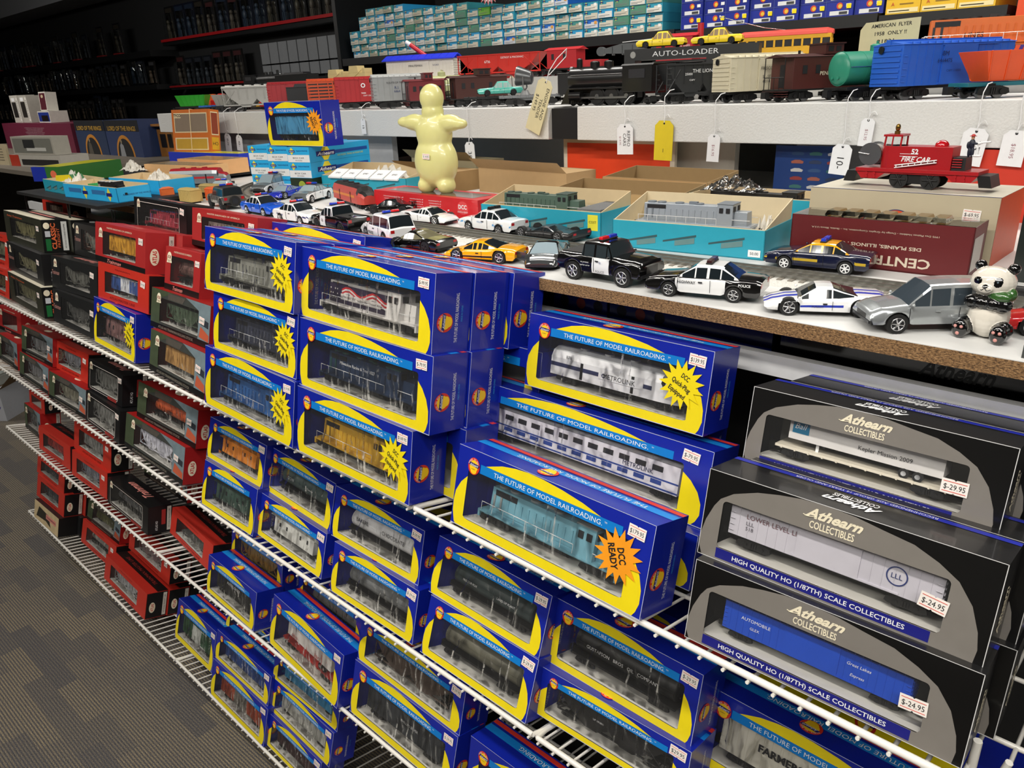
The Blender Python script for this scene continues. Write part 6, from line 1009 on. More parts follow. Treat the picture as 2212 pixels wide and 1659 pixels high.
m.flat(disc(cx, cz, .028, .028, 30, 0, 180), F(1), LN); m.flat(disc(cx, cz, .0268, .0268, 30, 0, 180), F(2), OR); m.arc('CELEBRATION', cx, cz, .0215, .0058, 168, 12, F(3), CREAM); m.flat(disc(cx, cz, .0168), F(4), LN); m.flat(disc(cx, cz, .0155), F(5), CREAM); m.flat(disc(cx, cz, .0145), F(6), LN); m.arc('LIONEL', cx, cz, .011, .0055, 165, 15, F(7), CREAM); m.flat(disc(cx, cz - .002, .0065), F(8), OR)
for sg in (-1, 1): m.flat([(cx + sg * .014, cz + .008), (cx + sg * .052, cz + .009), (cx + sg * .050, cz + .002), (cx + sg * .014, cz - .004)][::sg], F(0), CREAM); m.flat([(cx + sg * .014, cz + .0065), (cx + sg * .0505, cz + .0078), (cx + sg * .049, cz + .0035), (cx + sg * .014, cz - .002)][::sg], F(1), LN)
m.build('carton', t); m = MB(); tag_sticker(m, .215, .066, .0105, ((0, -.0008, 0), (1, 0, 0), (0, 0, 1)), '$-69.95'); m.build('price_sticker', t)
# fire car on the celebration carton
FR = K('#a3121a', .35, coat=.3); t = thing('fire_car', 'dark red toy rail fire car number 52 with hose reel and standing fireman', 'toy rail car', (-.328, 1.188, ZT + .0895), R(-3)); t.scale = (1.08, 1, 1.08); a = .074
m = MB(); m.box(-a, a, -.022, .022, .020, .0245, FR); m.prism([(-a, .020), (a, .020), (a * .9, .011), (a * .62, .011), (a * .5, .018), (-a * .5, .018), (-a * .62, .011), (-a * .9, .011)], -.020, .020, FR)
m.box(-.037, .040, -.016, .016, .0245, .052, FR); m.cyl((-.034, 0, .0245), (-.034, 0, .052), .0155, FR, n=20); m.box(.040, .056, -.014, .014, .0245, .040, BLK, .9, .9)
for z in (.028, .031, .034, .037): m.box(.041, .052, -.0155, -.014, z, z + .0012, FR)
for i, x in enumerate((-.060, -.050, .048, .058)):
    for z in (.0135, .0175): m.cyl((x, -.0205, z), (x, -.0212, z), .0022, FR, n=10)
ff = ((0, -.0164, 0), (1, 0, 0), (0, 0, 1)); m.text('52', -.004, .046, .006, ff, WHT, bold=.03); m.text('FIRE CAR', -.002, .0365, .006, ff, WHT, shear=.3, bold=.02)
for z in (.0395, .0425): m.box(-.022, .0, -.0166, -.0162, z, z + .0006, WHT)
m.build('body', t, bevel=.0006)
m = MB()
for x in (-.044, -.024):
    for y in (-.012, .012): m.tube([(x, y, .052), (x * .985, y * .9, .064)], .0013, FR, 5)
m.tube([(-.034, -.014, .052), (-.034, -.0125, .064)], .001, FR, 5); m.box(-.046, -.022, -.0135, .0135, .0635, .066, FR); m.box(-.042, -.026, -.0115, .0115, .052, .0635, GLASSY); m.build('cab', t)
m = MB(); m.ball((.022, 0, .052), (.0085, .0085, .0075), K('#b3141c', .08, coat=.9), 16, 8, 0, 1); m.build('beacon', t); m = MB(); m.lathe = None
m = MB(); m.cyl((-.034, 0, .066), (-.034, 0, .070), .0035, K('#8a6a32', .3, .8), n=12); m.ball((-.034, 0, .074), (.0032, .0032, .0048), K('#8a6a32', .25, .9), 12, 8); m.build('bell', t)
m = MB(); m.cyl((-.061, -.011, .041), (-.061, .011, .041), .0115, K('#c7c3bc', .3, .5), n=24); m.cyl((-.061, -.013, .041), (-.061, -.011, .041), .0145, STEEL, n=24); m.cyl((-.061, .011, .041), (-.061, .013, .041), .0145, STEEL, n=24); m.tube([(-.061, -.016, .041), (-.075, -.016, .043)], .0007, CHR, 5); m.build('hose_reel', t)
m = MB()
for y0, y1 in ((.0285, .0365), (.0255, .0335)): m.tube([(-.026, -.0185, y0), (.024, -.0185, y1)], .0008, WHT, 5)
for k in range(7): x = -.024 + k * .0075; z = .0285 + (x + .026) * .16; m.tube([(x, -.0185, z - .003), (x, -.0185, z)], .0006, WHT, 5)
m.build('ladder', t)
m = MB(); m.prism([(-(a - .002), .020), (-(a + .012), .020), (-(a + .016), .006), (-(a + .002), .006)], -.019, .019, BLK); m.build('buffer', t)
m = MB(); m.prism([(a + .002, .006), (a + .016, .006), (a + .012, .020), (a - .002, .020)], -.019, .019, BLK)
for k in range(6): m.flat([(-.017 + k * .006, .0065), (-.014 + k * .006, .0065), (-.011 + k * .006, .0195), (-.014 + k * .006, .0195)], ((a + .0175, 0, 0), (0, 1, 0), (-.28, 0, 1)), WHT)
m.build('buffer', t)
for x in (-.019, .019):
    m = MB()
    for y in (-.0165, .0165):
        m.cyl((x, y - .002, .0115), (x, y + .002, .0115), .0115, TIRE, n=22); yo = y * 1.13
        for k in range(6): an = R(60 * k); m.cyl((x, yo, .0115), (x + .009 * math.cos(an), yo, .0115 + .009 * math.sin(an)), .0012, BLK, n=5)
        m.cyl((x, yo - .0008, .0115), (x, yo + .0008, .0115), .003, BLK, n=10)
    m.build('wheel_pair', t)
m = MB(); m.box(-.012, .012, -.017, .017, .006, .018, BLK); m.build('gearbox', t)
t2 = thing('toy_fireman', 'tiny fireman in red hat and dark coat standing on the fire car', 'toy figure', (-.268, 1.185, ZT + .0895 + .0435), R(-3)); DKB = K('#141a2c', .5)
blob('fireman_body', [((-.002, 0, .006), (.0022, .0022, .007), DKB, False), ((.002, 0, .006), (.0022, .0022, .007), DKB, False), ((0, 0, .0165), (.004, .0028, .0062), DKB, False), ((.0045, -.002, .017), (.004, .0016, .0016), DKB, False), ((-.0045, -.001, .015), (.0016, .0016, .0045), DKB, False), ((0, 0, .0245), (.0022, .0022, .0028), K('#c99a7a', .5), False), ((0, 0, .0208), (.0014, .0014, .002), K('#c99a7a', .5), False)], t2, .0006, 3)
m = MB(); m.cyl((0, 0, .0262), (0, 0, .0267), .0042, K('#b02a24', .5), n=16); m.ball((0, 0, .0265), (.0026, .0026, .0026), K('#b02a24', .5), 12, 6, 0, 1); m.build('hat', t2)
m = MB(); m.tube([(.008, -.001, .001), (.008, -.001, .011), (.0045, -.001, .016), (.012, -.001, .0185)], .0018, WHT, 8); m.tube([(.012, -.001, .0185), (.022, -.001, .0195)], .0012, WHT, 8); m.ball((.008, -.001, .0015), (.006, .004, .0015), WHT, 12, 5); m.build('water_nozzle', t2)
# dark right-hand items
t = thing('dark_carton', 'tall dark green carton edge with a pale letter at the right picture edge', 'box', (-.175, 1.07, ZT), R(0)); m = MB(); m.box(0, .05, 0, .07, 0, .17, K('#131a18', .35, coat=.3)); m.text('R', .018, .075, .014, ((0, -.0003, 0), (1, 0, 0), (0, 0, 1)), WHT); m.build('carton', t)
m = MB(); m.tube([(-.16, 1.0, H + ZT + .006), (-.13, .985, H + ZT + .010), (-.10, .98, H + ZT + .03), (-.08, .99, H + ZT + .06)], .006, BLK, 8); tag(m.build('black_hose'), 'thick black hose-like cable behind the panda', 'cable')
t = thing('clear_case', 'corner of a clear plastic display case at the right picture edge', 'display case', (-.1065, .775, ZT), R(3)); m = MB(); m.box(0, .12, 0, .08, 0, .05, GLASSY); m.build('case', t)
# orange panel, poster
t = thing('orange_panel', 'big orange panel in a cream frame standing under the riser', 'panel', (-1.275, 1.565, ZT), R(0)); m = MB(); m.box(0, .325, 0, .01, 0, .117, K('#cfc6b2', .6)); m.rect(.012, .313, .0, .106, ((0, -.0004, 0), (1, 0, 0), (0, 0, 1)), K('#e0431a', .5)); m.build('board', t)
t = thing('orange_panel', 'orange-red panel on the far right behind the beige carton', 'panel', (-.43, 1.50, ZT)); m = MB(); m.box(0, .6, 0, .01, 0, .115, K('#c2301a', .5)); m.build('board', t)
t = thing('car_poster', 'dark blue poster with rows of small coloured cars under the riser', 'poster', (-.70, 1.54, ZT)); m = MB(); m.box(0, .14, 0, .003, 0, .112, K('#0d2f66', .4)); f = ((0, -.0004, 0), (1, 0, 0), (0, 0, 1)); cs = ['#1b2a4a', '#2a5a5a', '#7a2a2a', '#a8a8a8', '#8a4a3a', '#22406a']
for i in range(3):
    for j in range(6): m.flat([(.035 + i * .036, .014 + j * .016), (.058 + i * .036, .014 + j * .016), (.060 + i * .036, .018 + j * .016), (.052 + i * .036, .021 + j * .016), (.042 + i * .036, .021 + j * .016), (.034 + i * .036, .018 + j * .016)], f, K(cs[(i * 2 + j) % 6], .5))
m.build('sheet', t)
# teal box stack with the blue one on top
def teal_box(label, loc, rz, w_=.077, d=.25, h=.039, col=None, green=False, group='teal train boxes stacked left under the riser'):
    t = thing('teal_train_box', label, 'box', loc, rz, 0, group); m = MB(); col = col or CYAN; m.box(0, w_, 0, d, 0, h, col); f = ((0, -.0003, 0), (1, 0, 0), (0, 0, 1)); f2 = ((0, -.0006, 0), (1, 0, 0), (0, 0, 1))
    m.rect(.001, w_ - .001, .001, h * .5, f, K('#dfe0de', .6)); m.flat([(w_ * .12, h * .75), (w_ * .22, h * .98), (w_ * .34, h * .75), (w_ * .22, h * .5)], f2, K('#e6d63a', .5)); m.rect(w_ * .1, w_ * .36, h * .66, h * .8, ((0, -.0008, 0), (1, 0, 0), (0, 0, 1)), NAVY); m.text('Athearn', w_ * .23, h * .73, h * .08, ((0, -.0010, 0), (1, 0, 0), (0, 0, 1)), WHT, w=w_ * .22, shear=.3)
    m.text('TRAINS IN MINIATURE', w_ * .68, h * .76, h * .09, f2, NAVY, w=w_ * .5); m.text('BOX CAR', w_ * .5, h * .3, h * .1, f2, INK, w=w_ * .5); m.text('HO SCALE', w_ * .5, h * .14, h * .08, f2, INK, w=w_ * .3)
    g = ((w_ + .0003, 0, 0), (0, 1, 0), (0, 0, 1)); g2 = ((w_ + .0006, 0, 0), (0, 1, 0), (0, 0, 1)); g3 = ((w_ + .0009, 0, 0), (0, 1, 0), (0, 0, 1))
    m.flat([(.04, h * .5), (.055, h * .97), (.07, h * .97), (.085, h * .5), (.07, h * .05), (.055, h * .05)], g, K('#e6d63a', .5)); m.rect(.025, .1, h * .34, h * .66, g2, NAVY); m.text('Athearn', .0625, h * .5, h * .22, g3, WHT, w=.066, shear=.3, bold=.02); m.rect(.1, .24, h * .4, h * .62, g, K('#174a9a', .5)); m.text('HO MODEL TRAINS IN MINIATURE', .165, h * .25, h * .12, g2, K('#c9d86a', .5), w=.11)
    m.build('carton', t); return t
q = R(15); ux, uy = math.cos(q), math.sin(q)
for ci, cn in enumerate(('left', 'middle', 'right')):
    for ri, rn in enumerate(('bottom', 'middle', 'top')):
        if ri == 0 and ci == 2:
            t = thing('green_train_box', 'dark green box end with yellow emblem under the right teal box', 'box', (-2.06 + ci * .1, 1.125, ZT), q); m = MB(); m.box(0, .077, 0, .25, 0, .039, K('#1f2e1c', .4)); m.flat(disc(.04, .02, .012), ((0, -.0003, 0), (1, 0, 0), (0, 0, 1)), K('#9aa83a', .5)); m.build('carton', t); continue
        teal_box('teal and white box end, %s layer of the %s column, stack beside grey panel' % (rn, cn), (-2.06 + ci * .1 + random.uniform(-.002, .002), 1.125, ZT + ri * .0393), q)
carton('train_box', 'blue and yellow box with orange starburst standing on the teal box stack', (-1.955, 1.135, ZT + .1182, .09, 0, .233, .110), 'blue', ('box', K('#4a90b8'), None), None, 'o', group=GRP['blue'])
# left group on the black rack
m = MB(); m.box(-2.60, -1.985, .672, .955, H - .2375, H - .2295, K('#141416', .6)); m.box(-2.95, -2.40, .955, 1.45, H - .2375, H - .2295, K('#141416', .6)); o = m.build('display_rack'); tag(o, 'black board on wire legs carrying the open teal boxes at the left', 'rack'); m = MB()
for x in (-2.7, -2.35, -2.05): m.tube([(x + .1, .69, H - .2375), (x + .088, .69, H - .30), (x + .104, .69, H - .27), (x + .12, .69, H - .2375)], .0018, BLK, 6)
m.build('wire_leg', o)
ZR = -.229
A1 = lambda w_, h, n: (lambda m, f, g: [(m.flat([(w_ * x - .012, h * .5), (w_ * x, h * .98), (w_ * x + .012, h * .5), (w_ * x, h * .02)], f, K('#e0cf3a', .5)), m.rect(w_ * x - .014, w_ * x + .014, h * .38, h * .62, ((0, -.0006, 0), f[1], f[2]), NAVY), m.rect(w_ * x - .09, w_ * x - .02, h * .45, h * .75, f, K('#2d6aa0', .5))) for x in n] + [m.text('RAILROADS OF THE WORLD', .05, h * .5, .004, g, NAVY, w=.07)])
open_box('open_train_box', 'pale teal open box left of the two-emblem one on the rack', (-2.512, .722, ZR), R(-1), .205, .10, .033, .036, TEAL, art=A3(.205, .033))
t = open_box('open_train_box', 'long teal open box with two yellow emblems at the rack front', (-2.28, .700, ZR), R(5), .29, .085, .035, .038, CYAN, art=A1(.29, .035, (.42, .86)))
open_box('open_train_box', 'teal open box behind the two-emblem box on the rack', (-2.30, .825, ZR), R(6), .26, .10, .036, .04, CYAN)
for x, y, l, sd_ in ((-2.15, .90, 'tissue heap in the rear open teal box on the rack', 21), (-2.42, .775, 'tissue scrap in the left open teal box', 22), (-2.62, 1.02, 'white tissue on the tan boxes at the left', 23)): crumple('tissue', l, (x, y, ZR + .02), .10, .05, .04, TISS, sd_)
t = thing('parts_box', 'yellow and green ridged lid lying in the left open teal box', 'box', (-2.43, .755, ZR + .012), R(10)); m = MB(); m.prism([(-.055, 0), (.055, 0), (.05, .012), (.03, .034), (-.045, .03)], 0, .035, K('#2d6b3c', .5)); m.flat([(-.05, .012), (.048, .014), (.03, .034), (-.045, .03)], ((0, -.0004, 0), (1, 0, 0), (0, 0, 1)), K('#e3cf24', .5)); m.build('lid', t)
t = thing('parts_box', 'green and yellow booklet lying in the two-emblem open box', 'booklet', (-2.20, .735, ZR + .012), R(5)); m = MB(); m.box(0, .07, 0, .04, .0, .022, K('#2f9a54', .5)); m.rect(.0, .07, .03, .04, ((0, 0, .0223), (1, 0, 0), (0, 1, 0)), YEL); m.build('cover', t)
place_rolling('locomotive', 'black and white toy engine lying in the two-emblem open box', 'model locomotive', 'loco', .12, K('#1d1d1e', .4), K('#c9c9c6', .5), (-2.06, .742, ZR + .014), R(5), s=.5, axles=2)
for i, (x, y, rz, w_, d, h, c, l) in enumerate(((-2.70, .79, 25, .055, .25, .052, '#2f6a2c', 'green and yellow box end at the left of the rack'), (-2.87, .80, 25, .085, .25, .045, '#1b2f9a', 'blue box end at the far left of the rack'), (-2.60, 1.05, 8, .30, .10, .04, '#e0b07a', 'flat tan window box behind the open teal boxes'), (-2.62, 1.17, 5, .24, .11, .045, '#dca873', 'flat orange-tan window box behind the tan one'), (-3.02, 1.32, 6, .45, .08, .045, '#2d3fc0', 'long flat blue box with yellow lid under the TYCO box'))):
    t = thing('flat_train_box', l, 'box', (x, y, ZR), R(rz)); m = MB(); m.box(0, w_, 0, d, 0, h, K(c, .45)); f = ((0, 0, h + .0003), (1, 0, 0), (0, 1, 0)); m.rect(.008, w_ - .008, .008, d - .008, f, K('#d8d23a' if i in (0, 1, 4) else '#8a7a60', .25)); m.build('carton', t)
    if i == 0: m = MB(); m.flat(disc(.03, .03, .012), ((0, -.0004, 0), (1, 0, 0), (0, 0, 1)), K('#d86a4a', .5)); m.build('emblem', t)
t = thing('train_kit_box', 'tall orange and white TYCO window box leaning at the riser left end', 'box', (-3.0, 1.335, ZR + .0455), R(15), R(8)); w_, d, h = .20, .045, .150; m = MB(); OT = K('#c96a24', .5); m.box(0, w_, 0, d, 0, h, OT); f = ((0, -.0003, 0), (1, 0, 0), (0, 0, 1)); f2 = ((0, -.0006, 0), (1, 0, 0), (0, 0, 1)); CR = K('#e2cfa6', .5)
m.rect(.012, .188, .068, .138, f, CR); m.rect(.016, .184, .072, .134, f2, K('#8a7a6a', .3)); m.rect(.012, .05, .12, .138, ((0, -.0008, 0), (1, 0, 0), (0, 0, 1)), CR); m.text('TYCO', .031, .129, .010, ((0, -.0010, 0), (1, 0, 0), (0, 0, 1)), INK, bold=.04); m.rect(.012, .188, .006, .05, f, CR); m.rect(.018, .182, .01, .046, f2, K('#c39a3a', .4))
g = ((w_ + .0003, 0, 0), (0, 1, 0), (0, 0, 1)); m.rect(.006, .039, .06, .142, g, CR); m.rect(.008, .037, .064, .138, ((w_ + .0006, 0, 0), (0, 1, 0), (0, 0, 1)), K('#8c3a22', .4)); m.rect(.006, .039, .008, .052, g, K('#d8a324', .5)); m.text('HO', .022, .03, .012, ((w_ + .0006, 0, 0), (0, 1, 0), (0, 0, 1)), INK)
m.build('carton', t); m = MB(); m.tube([(.1, -.0015, 0), (.1, -.0015, h + .001), (.1, d + .001, h + .001)], .0012, CR, 5); m.build('string', t)
t = place_rolling('locomotive', 'red and silver streamlined toy locomotive tied with a white tag, left of the police cars', 'model locomotive', 'funit', .17, K('#8b8f92', .25, .5), K('#9c1f28', .35), (-2.27, 1.075, ZT), R(38), s=.85, door=K('#a8262c', .4))
for i, (x, y, c, l) in enumerate(((-2.10, .84, '#d5662e', 'small orange toy car body at the left of the grey off-roader'), (-2.20, .83, '#8a2226', 'small maroon toy car body next to the two-emblem box'), (-1.985, .855, '#b39a5c', 'small tan wooden toy car right of the orange one'), (-1.93, .90, '#c9582a', 'orange toy caboose body behind the grey off-roader'), (-2.02, .93, '#a08a55', 'tan ribbed toy car body behind the small ones'), (-2.30, .80, '#d8632a', 'orange roofed toy car body touching the teal box end'))):
    t = thing('toy_car_body', l, 'toy rail car', (x + .04, y + .03, ZT if i not in (1, 5) else ZT), R(-8 + 5 * i), 0, 'small toy rail car bodies'); m = MB(); m.box(-.03, .03, -.016, .016, .004, .032, K(c, .5)); m.box(-.031, .031, -.017, .017, .032, .036, K(c, .5), .96, .5); m.box(-.026, .026, -.012, .012, 0, .004, BLK); 
    for k in range(8): m.box(-.028 + k * .0075, -.0265 + k * .0075, -.0168, .0168, .006, .031, K(c, .5))
    m.build('body', t)
# small road sign standing by the stack
t = thing('toy_crossing', 'tiny black and white toy signal on the black cloth left of the teal stack', 'toy', (-2.13, 1.22, ZT)); m = MB(); m.cyl((0, 0, 0), (0, 0, .004), .012, BLK); m.cyl((0, 0, .004), (0, 0, .03), .004, BLK, .010); m.box(-.02, .02, -.004, .004, .03, .038, WHT); m.build('body', t)
# ------------------------------------------------------------------ toy trains on the white riser
ZTR = -.0525; S_ = math.sin; G1 = 'toy rail cars standing on the white riser'
m = MB(); m.box(-3.4, .85, 1.865, 2.24, ZTR + H + .0005, .022 + H, K('#b8b7b3', .6)); tag(m.build('rear_step'), 'raised white step behind the front row of toy trains', 'shelf')
def row(label, kind, xc, yaw, L, body, roof=None, y=1.53, s=1., cat='toy rail car', z=ZTR, name=None, **k):
    if z == ZTR: s *= 1.24
    q = R(yaw); a, w_ = L / 2, .028 * s
    return place_rolling(name or {'box': 'boxcar', 'stock': 'stock_car', 'hopper': 'hopper_car', 'covered': 'hopper_car', 'tank': 'tank_car', 'caboose': 'caboose', 'steam': 'steam_locomotive', 'tender': 'tender', 'flat': 'flat_car', 'bin': 'dump_car', 'trolley': 'trolley', 'cab': 'work_caboose', 'loco': 'diesel_locomotive'}[kind], label, cat, kind, L, body, roof, (xc + a * math.cos(q) - w_ * math.sin(q), y + a * math.sin(q) + w_ * math.cos(q), z), q, G1, s, hi=True, **k)
W2 = WHT
row('orange toy dump bin on a teal flat frame at the right end of the riser', 'bin', -.361, 50, .25, K('#e2521a', .4), frame=K('#1f6a78', .4), s=1.05)
row('bright blue ribbed boxcar on the riser, right of the green tank', 'box', -.478, 60, .25, K('#2a62c8', .4), s=1.06, txt=(('BM', -.28, .058, .006, K('#16224a')), ('6464475', -.28, .049, .005, K('#16224a')), ('CAPY 110000', -.1, .036, .003, K('#16224a'))))
row('jade green tank car on the riser touching the bright blue boxcar', 'tank', -.566, 60, .17, K('#2f8a70', .35), s=1.05)
row('dark brown PENNSYLVANIA caboose on the riser with a white sticker', 'caboose', -.690, 60, .21, K('#4a1f1c', .45), K('#3f1a18', .5), s=1.04, txt=(('PENNSYLVANIA', .1, .040, .0055, CREAM), ('5160', .2, .030, .005, CREAM)))
row('cream ribbed boxcar on the riser right of the black hopper', 'box', -.806, 60, .19, K('#cfc8ae', .5), s=1., txt=(('FRISCO', -.12, .053, .005, INK), ('SL-SF', -.12, .040, .005, INK), ('6014', -.12, .033, .005, INK)))
row('black THE LIONEL LINES hopper on the riser under the auto carrier', 'hopper', -.958, 52, .17, K('#26282a', .45), s=.98, txt=(('THE LIONEL LINES', .2, .055, .006, WHT), ('25000', -.4, .05, .004, WHT), ('CAPY', -.3, .04, .003, WHT)))
place_rolling('steam_locomotive', 'black toy steam locomotive at the middle of the riser', 'toy locomotive', 'steam', .23, K('#151516', .3, coat=.3), None, (-1.135, 1.585, ZTR), R(187), G1, 1.28, hi=True)
row('black toy tender behind left of the middle steam locomotive', 'tender', -1.37, 14, .12, K('#19191a', .4), y=1.66, s=1.1)
t = row('black flat car with a turquoise toy sedan strapped on', 'flat', -1.592, 48, .20, K('#161617', .4), s=1.)
toy_car('toy_sedan', 'turquoise toy sedan strapped on the black flat car, middle of the riser', (-1.592 + .1 * math.cos(R(48)) - .02, 1.53 + .1 * math.sin(R(48)) + .018, ZTR + .028), R(228), .125, .045, .036, [(-1, .019), (-.9, .021), (-.4, .0215), (.35, .021), (.9, .019), (1, .0165)], (-.55, -.35, .12, .32), K('#57b7a8', .25, coat=.5), .072, r=.0075, clr=.006, group=None, rim=BLK, glass=K('#9fb8b4', .1, coat=.6))
m = MB()
row('grey flat car with a big silver searchlight on the riser', 'flat', -1.48, 45, .17, K('#6d7073', .4), s=1., y=1.55)
t = thing('searchlight', 'silver round searchlight lamp standing on the grey flat car', 'toy searchlight', (-1.50 + .05, 1.55 + .07, ZTR + .028), R(-60)); m = MB(); m.cyl((0, 0, 0), (0, 0, .012), .014, K('#8b8d8e', .4), .008, n=16); m.tube([(-.026, 0, .045), (-.024, 0, .018), (0, 0, .012), (.024, 0, .018), (.026, 0, .045)], .002, K('#8b8d8e', .3, .6), 6); m.build('yoke', t)
m = MB(); m.cyl((0, -.020, .048), (0, .016, .042), .025, K('#56585a', .3, .5), .017, n=26); m.ball((0, .016, .042), (.017, .008, .017), K('#56585a', .3, .5), 16, 8); m.build('lamp_housing', t); m = MB(); m.cyl((0, -.0205, .0482), (0, -.0225, .0485), .0235, K('#b9bdb8', .06, .6), n=26); m.build('lens', t)
row('dark brown caboose behind the turquoise sedan on the riser', 'caboose', -1.722, 60, .19, K('#43211c', .5), y=1.60)
row('pale green domed tank car on the riser behind the yellow figure', 'tank', -1.95, 60, .12, K('#a9ad7e', .45), y=1.71, s=1.1)
row('maroon toy caboose on the riser right of the silver ROCKETS boxcar', 'caboose', -1.838, 60, .13, K('#6e2328', .45), s=.95)
row('silver ROUTE OF THE ROCKETS boxcar on the riser', 'box', -1.990, 58, .17, K('#9da0a0', .4, .3), K('#c5c7c6', .4, .3), s=1.05, txt=(('ROUTE OF THE ROCKETS', 0, .058, .004, INK), ('R.I.', -.15, .047, .006, K('#2a3a6a')), ('6464', -.15, .039, .005, K('#2a3a6a'))))
row('dark red boxcar with round white emblem on the riser', 'box', -2.185, 56, .22, K('#a51f24', .45), s=1.04, txt=(('O', -.2, .056, .010, WHT, {'bold': .03}), ('9400', -.2, .038, .004, WHT), ('CAPY 1200', -.1, .032, .003, WHT)))
row('orange slatted stock car on the riser behind the blue box', 'stock', -2.345, 54, .21, K('#c4491f', .45), s=1.04)
row('small black and silver switcher cab left of the orange stock car', 'tender', -2.475, 54, .12, K('#17181a', .4), K('#8f9294', .3), s=1.1)
row('dark red AIR EX boxcar on the riser with yellow lettering', 'box', -2.60, 50, .21, K('#9c2129', .45), s=1.02, txt=(('AIR EX', -.05, .054, .008, WHT), ('SPRING THINGS', -.05, .043, .004, K('#e0a82a')), ('60 14', -.05, .033, .005, K('#e0a82a'))))
row('pale grey hopper with diagonal braces on the riser, left part', 'covered', -2.93, 45, .26, K('#9c9c98', .5), K('#c9c9c4', .5), s=1.05)
row('small pale grey gondola left of the braced grey hopper', 'bin', -3.04, 45, .13, K('#a3a39c', .5), s=.9)
row('blue and black toy car with ladder on the riser, far left', 'flat', -3.14, 45, .12, K('#2566b8', .4), s=.95)
row('green toy gondola at the left end of the riser', 'bin', -3.36, 40, .15, K('#2fa02c', .4), s=.95)
for x, y, c, l in ((-3.30, 1.72, '#d8241f', 'red toy tank block on the left end of the riser'), (-3.17, 1.79, '#e8b01c', 'yellow toy load piece on the left end of the riser'), (-3.04, 1.80, '#cf2822', 'red toy load piece left of the braced grey hopper'), (-3.42, 1.74, '#d2561f', 'orange toy caboose body behind the green gondola')):
    t = thing('toy_load', l, 'toy rail car', (x, y, ZTR), R(40)); m = MB(); m.box(-.045, .045, -.02, .02, .012, .045, K(c, .4)); m.cyl((0, 0, .045), (0, 0, .066), .016, K(c, .4), n=16); m.cyl((0, 0, .066), (0, 0, .070), .018, K(c, .4), .012, n=16); m.box(-.04, .04, -.015, .015, 0, .012, BLK); m.build('body', t, bevel=.003)
# two-deck auto carrier
t = thing('auto_carrier', 'black two-deck AUTO-LOADER carrier with yellow toy cars on top', 'toy rail car', (-1.02, 1.72, ZTR), R(20)); t.scale = (1.1, 1.1, 1.24); m = MB(); a = .15; DR = K('#6b1a18', .45)
T_ = MB(); truck(T_, -a * .75, 1.05, 2, True); T_.build('truck', t); T_ = MB(); truck(T_, a * .75, 1.05, 2, True); T_.build('truck', t)
m.box(-a, a, -.028, .028, .018, .028, DR); m.box(-a * .88, a * .95, -.024, .024, .028, .034, DR); m.build('deck', t); m = MB(); m.box(-a * .88, a, -.029, .029, .078, .098, K('#202122', .45)); m.box(-a * .88, -a * .72, -.029, .029, .030, .078, K('#202122', .45)); m.box(a * .3, a * .45, -.029, .029, .030, .078, K('#202122', .45)); m.text('AUTO-LOADER', 0, .088, .009, ((0, -.0295, 0), (1, 0, 0), (0, 0, 1)), WHT, w=.14); m.flat(disc(-a * .75, .088, .006), ((0, -.0295, 0), (1, 0, 0), (0, 0, 1)), K('#9a9a96', .5)); m.build('upper_deck', t)
cq, sq = math.cos(R(20)), math.sin(R(20))
for i, (dx, dz, c, l) in enumerate(((-.06, .0985, '#f0d21c', 'yellow toy sedan, left one on the upper deck of the auto carrier'), (.07, .0985, '#f0d21c', 'yellow toy sedan, right one on the upper deck of the auto carrier'), (-.05, .0345, '#7c1f1a', 'dark red toy sedan on the lower deck of the auto carrier'))):
    toy_car('toy_sedan', l, (-1.02 + dx * cq, 1.715 + dx * sq, ZTR + dz * 1.24 + .0005), R(200), .115, .044, .034, [(-1, .016), (-.9, .019), (-.4, .0195), (.4, .019), (.9, .017), (1, .013)], (-.5, -.3, .12, .34), K(c, .4), .068, r=.0068, clr=.004, group=None, rim=BLK, grille=False, glass=K('#7a5a18', .3) if i < 2 else GLASS)
# rear row on the step
ZS = .022; RR = dict(z=ZS, y=1.90)
row('black toy steam locomotive at the left of the rear step', 'steam', -3.42, 6, .24, K('#1a1b1c', .35), s=1.0, cat='toy locomotive', **RR)
row('long black toy tender coupled at the rear step left', 'tender', -3.15, 6, .22, K('#1c1d1e', .35), s=1.05, **RR)
row('red flat car carrying pale tan bins on the rear step', 'flat', -2.86, 8, .34, K('#9a1f24', .45), z=ZS, y=1.89)
for x, h, l in ((-2.74, .042, 'pale tan toy bin, left one on the red flat car'), (-2.60, .05, 'pale tan toy bin, right one on the red flat car')):
    t = thing('toy_bin', l, 'toy load', (x, 1.945, ZS + .0235), R(8)); m = MB(); TN = K('#cdb983', .5); m.box(-.045, .045, -.02, .02, 0, .024, TN); m.box(-.045, .01, -.02, .02, .024, h, TN, .8, 1); m.box(.03, .045, -.02, .02, .024, h * .8, TN); m.tube([(-.03, -.021, .002), (.03, -.021, h * .7)], .0015, TN, 5); m.build('body', t, bevel=.0015)
t = row('white MINUTEMAN boxcar with bright blue split roof on the rear step', 'box', -2.38, 22, .27, K('#d9d5ca', .5), K('#2436c8', .4), s=1.12, z=ZS, y=1.90, txt=(('MINUTEMAN', -.1, .052, .006, INK), ('U.S.A.F.', .5, .052, .005, K('#20306a'))))
m = MB(); BR = K('#2a3ad2', .4)
for sg in (-1, 1):
    for i in range(10): m.add([(-.14 + i * .028, sg * .006, .094), (-.115 + i * .028, sg * .006, .094), (-.115 + i * .028, sg * .042, .078), (-.14 + i * .028, sg * .042, .078)], [(0, 1, 2, 3)], BR)
    m.add([(-.145, sg * .004, .0935), (.145, sg * .004, .0935), (.145, sg * .044, .0765), (-.145, sg * .044, .0765)], [(0, 1, 2, 3)], BR)
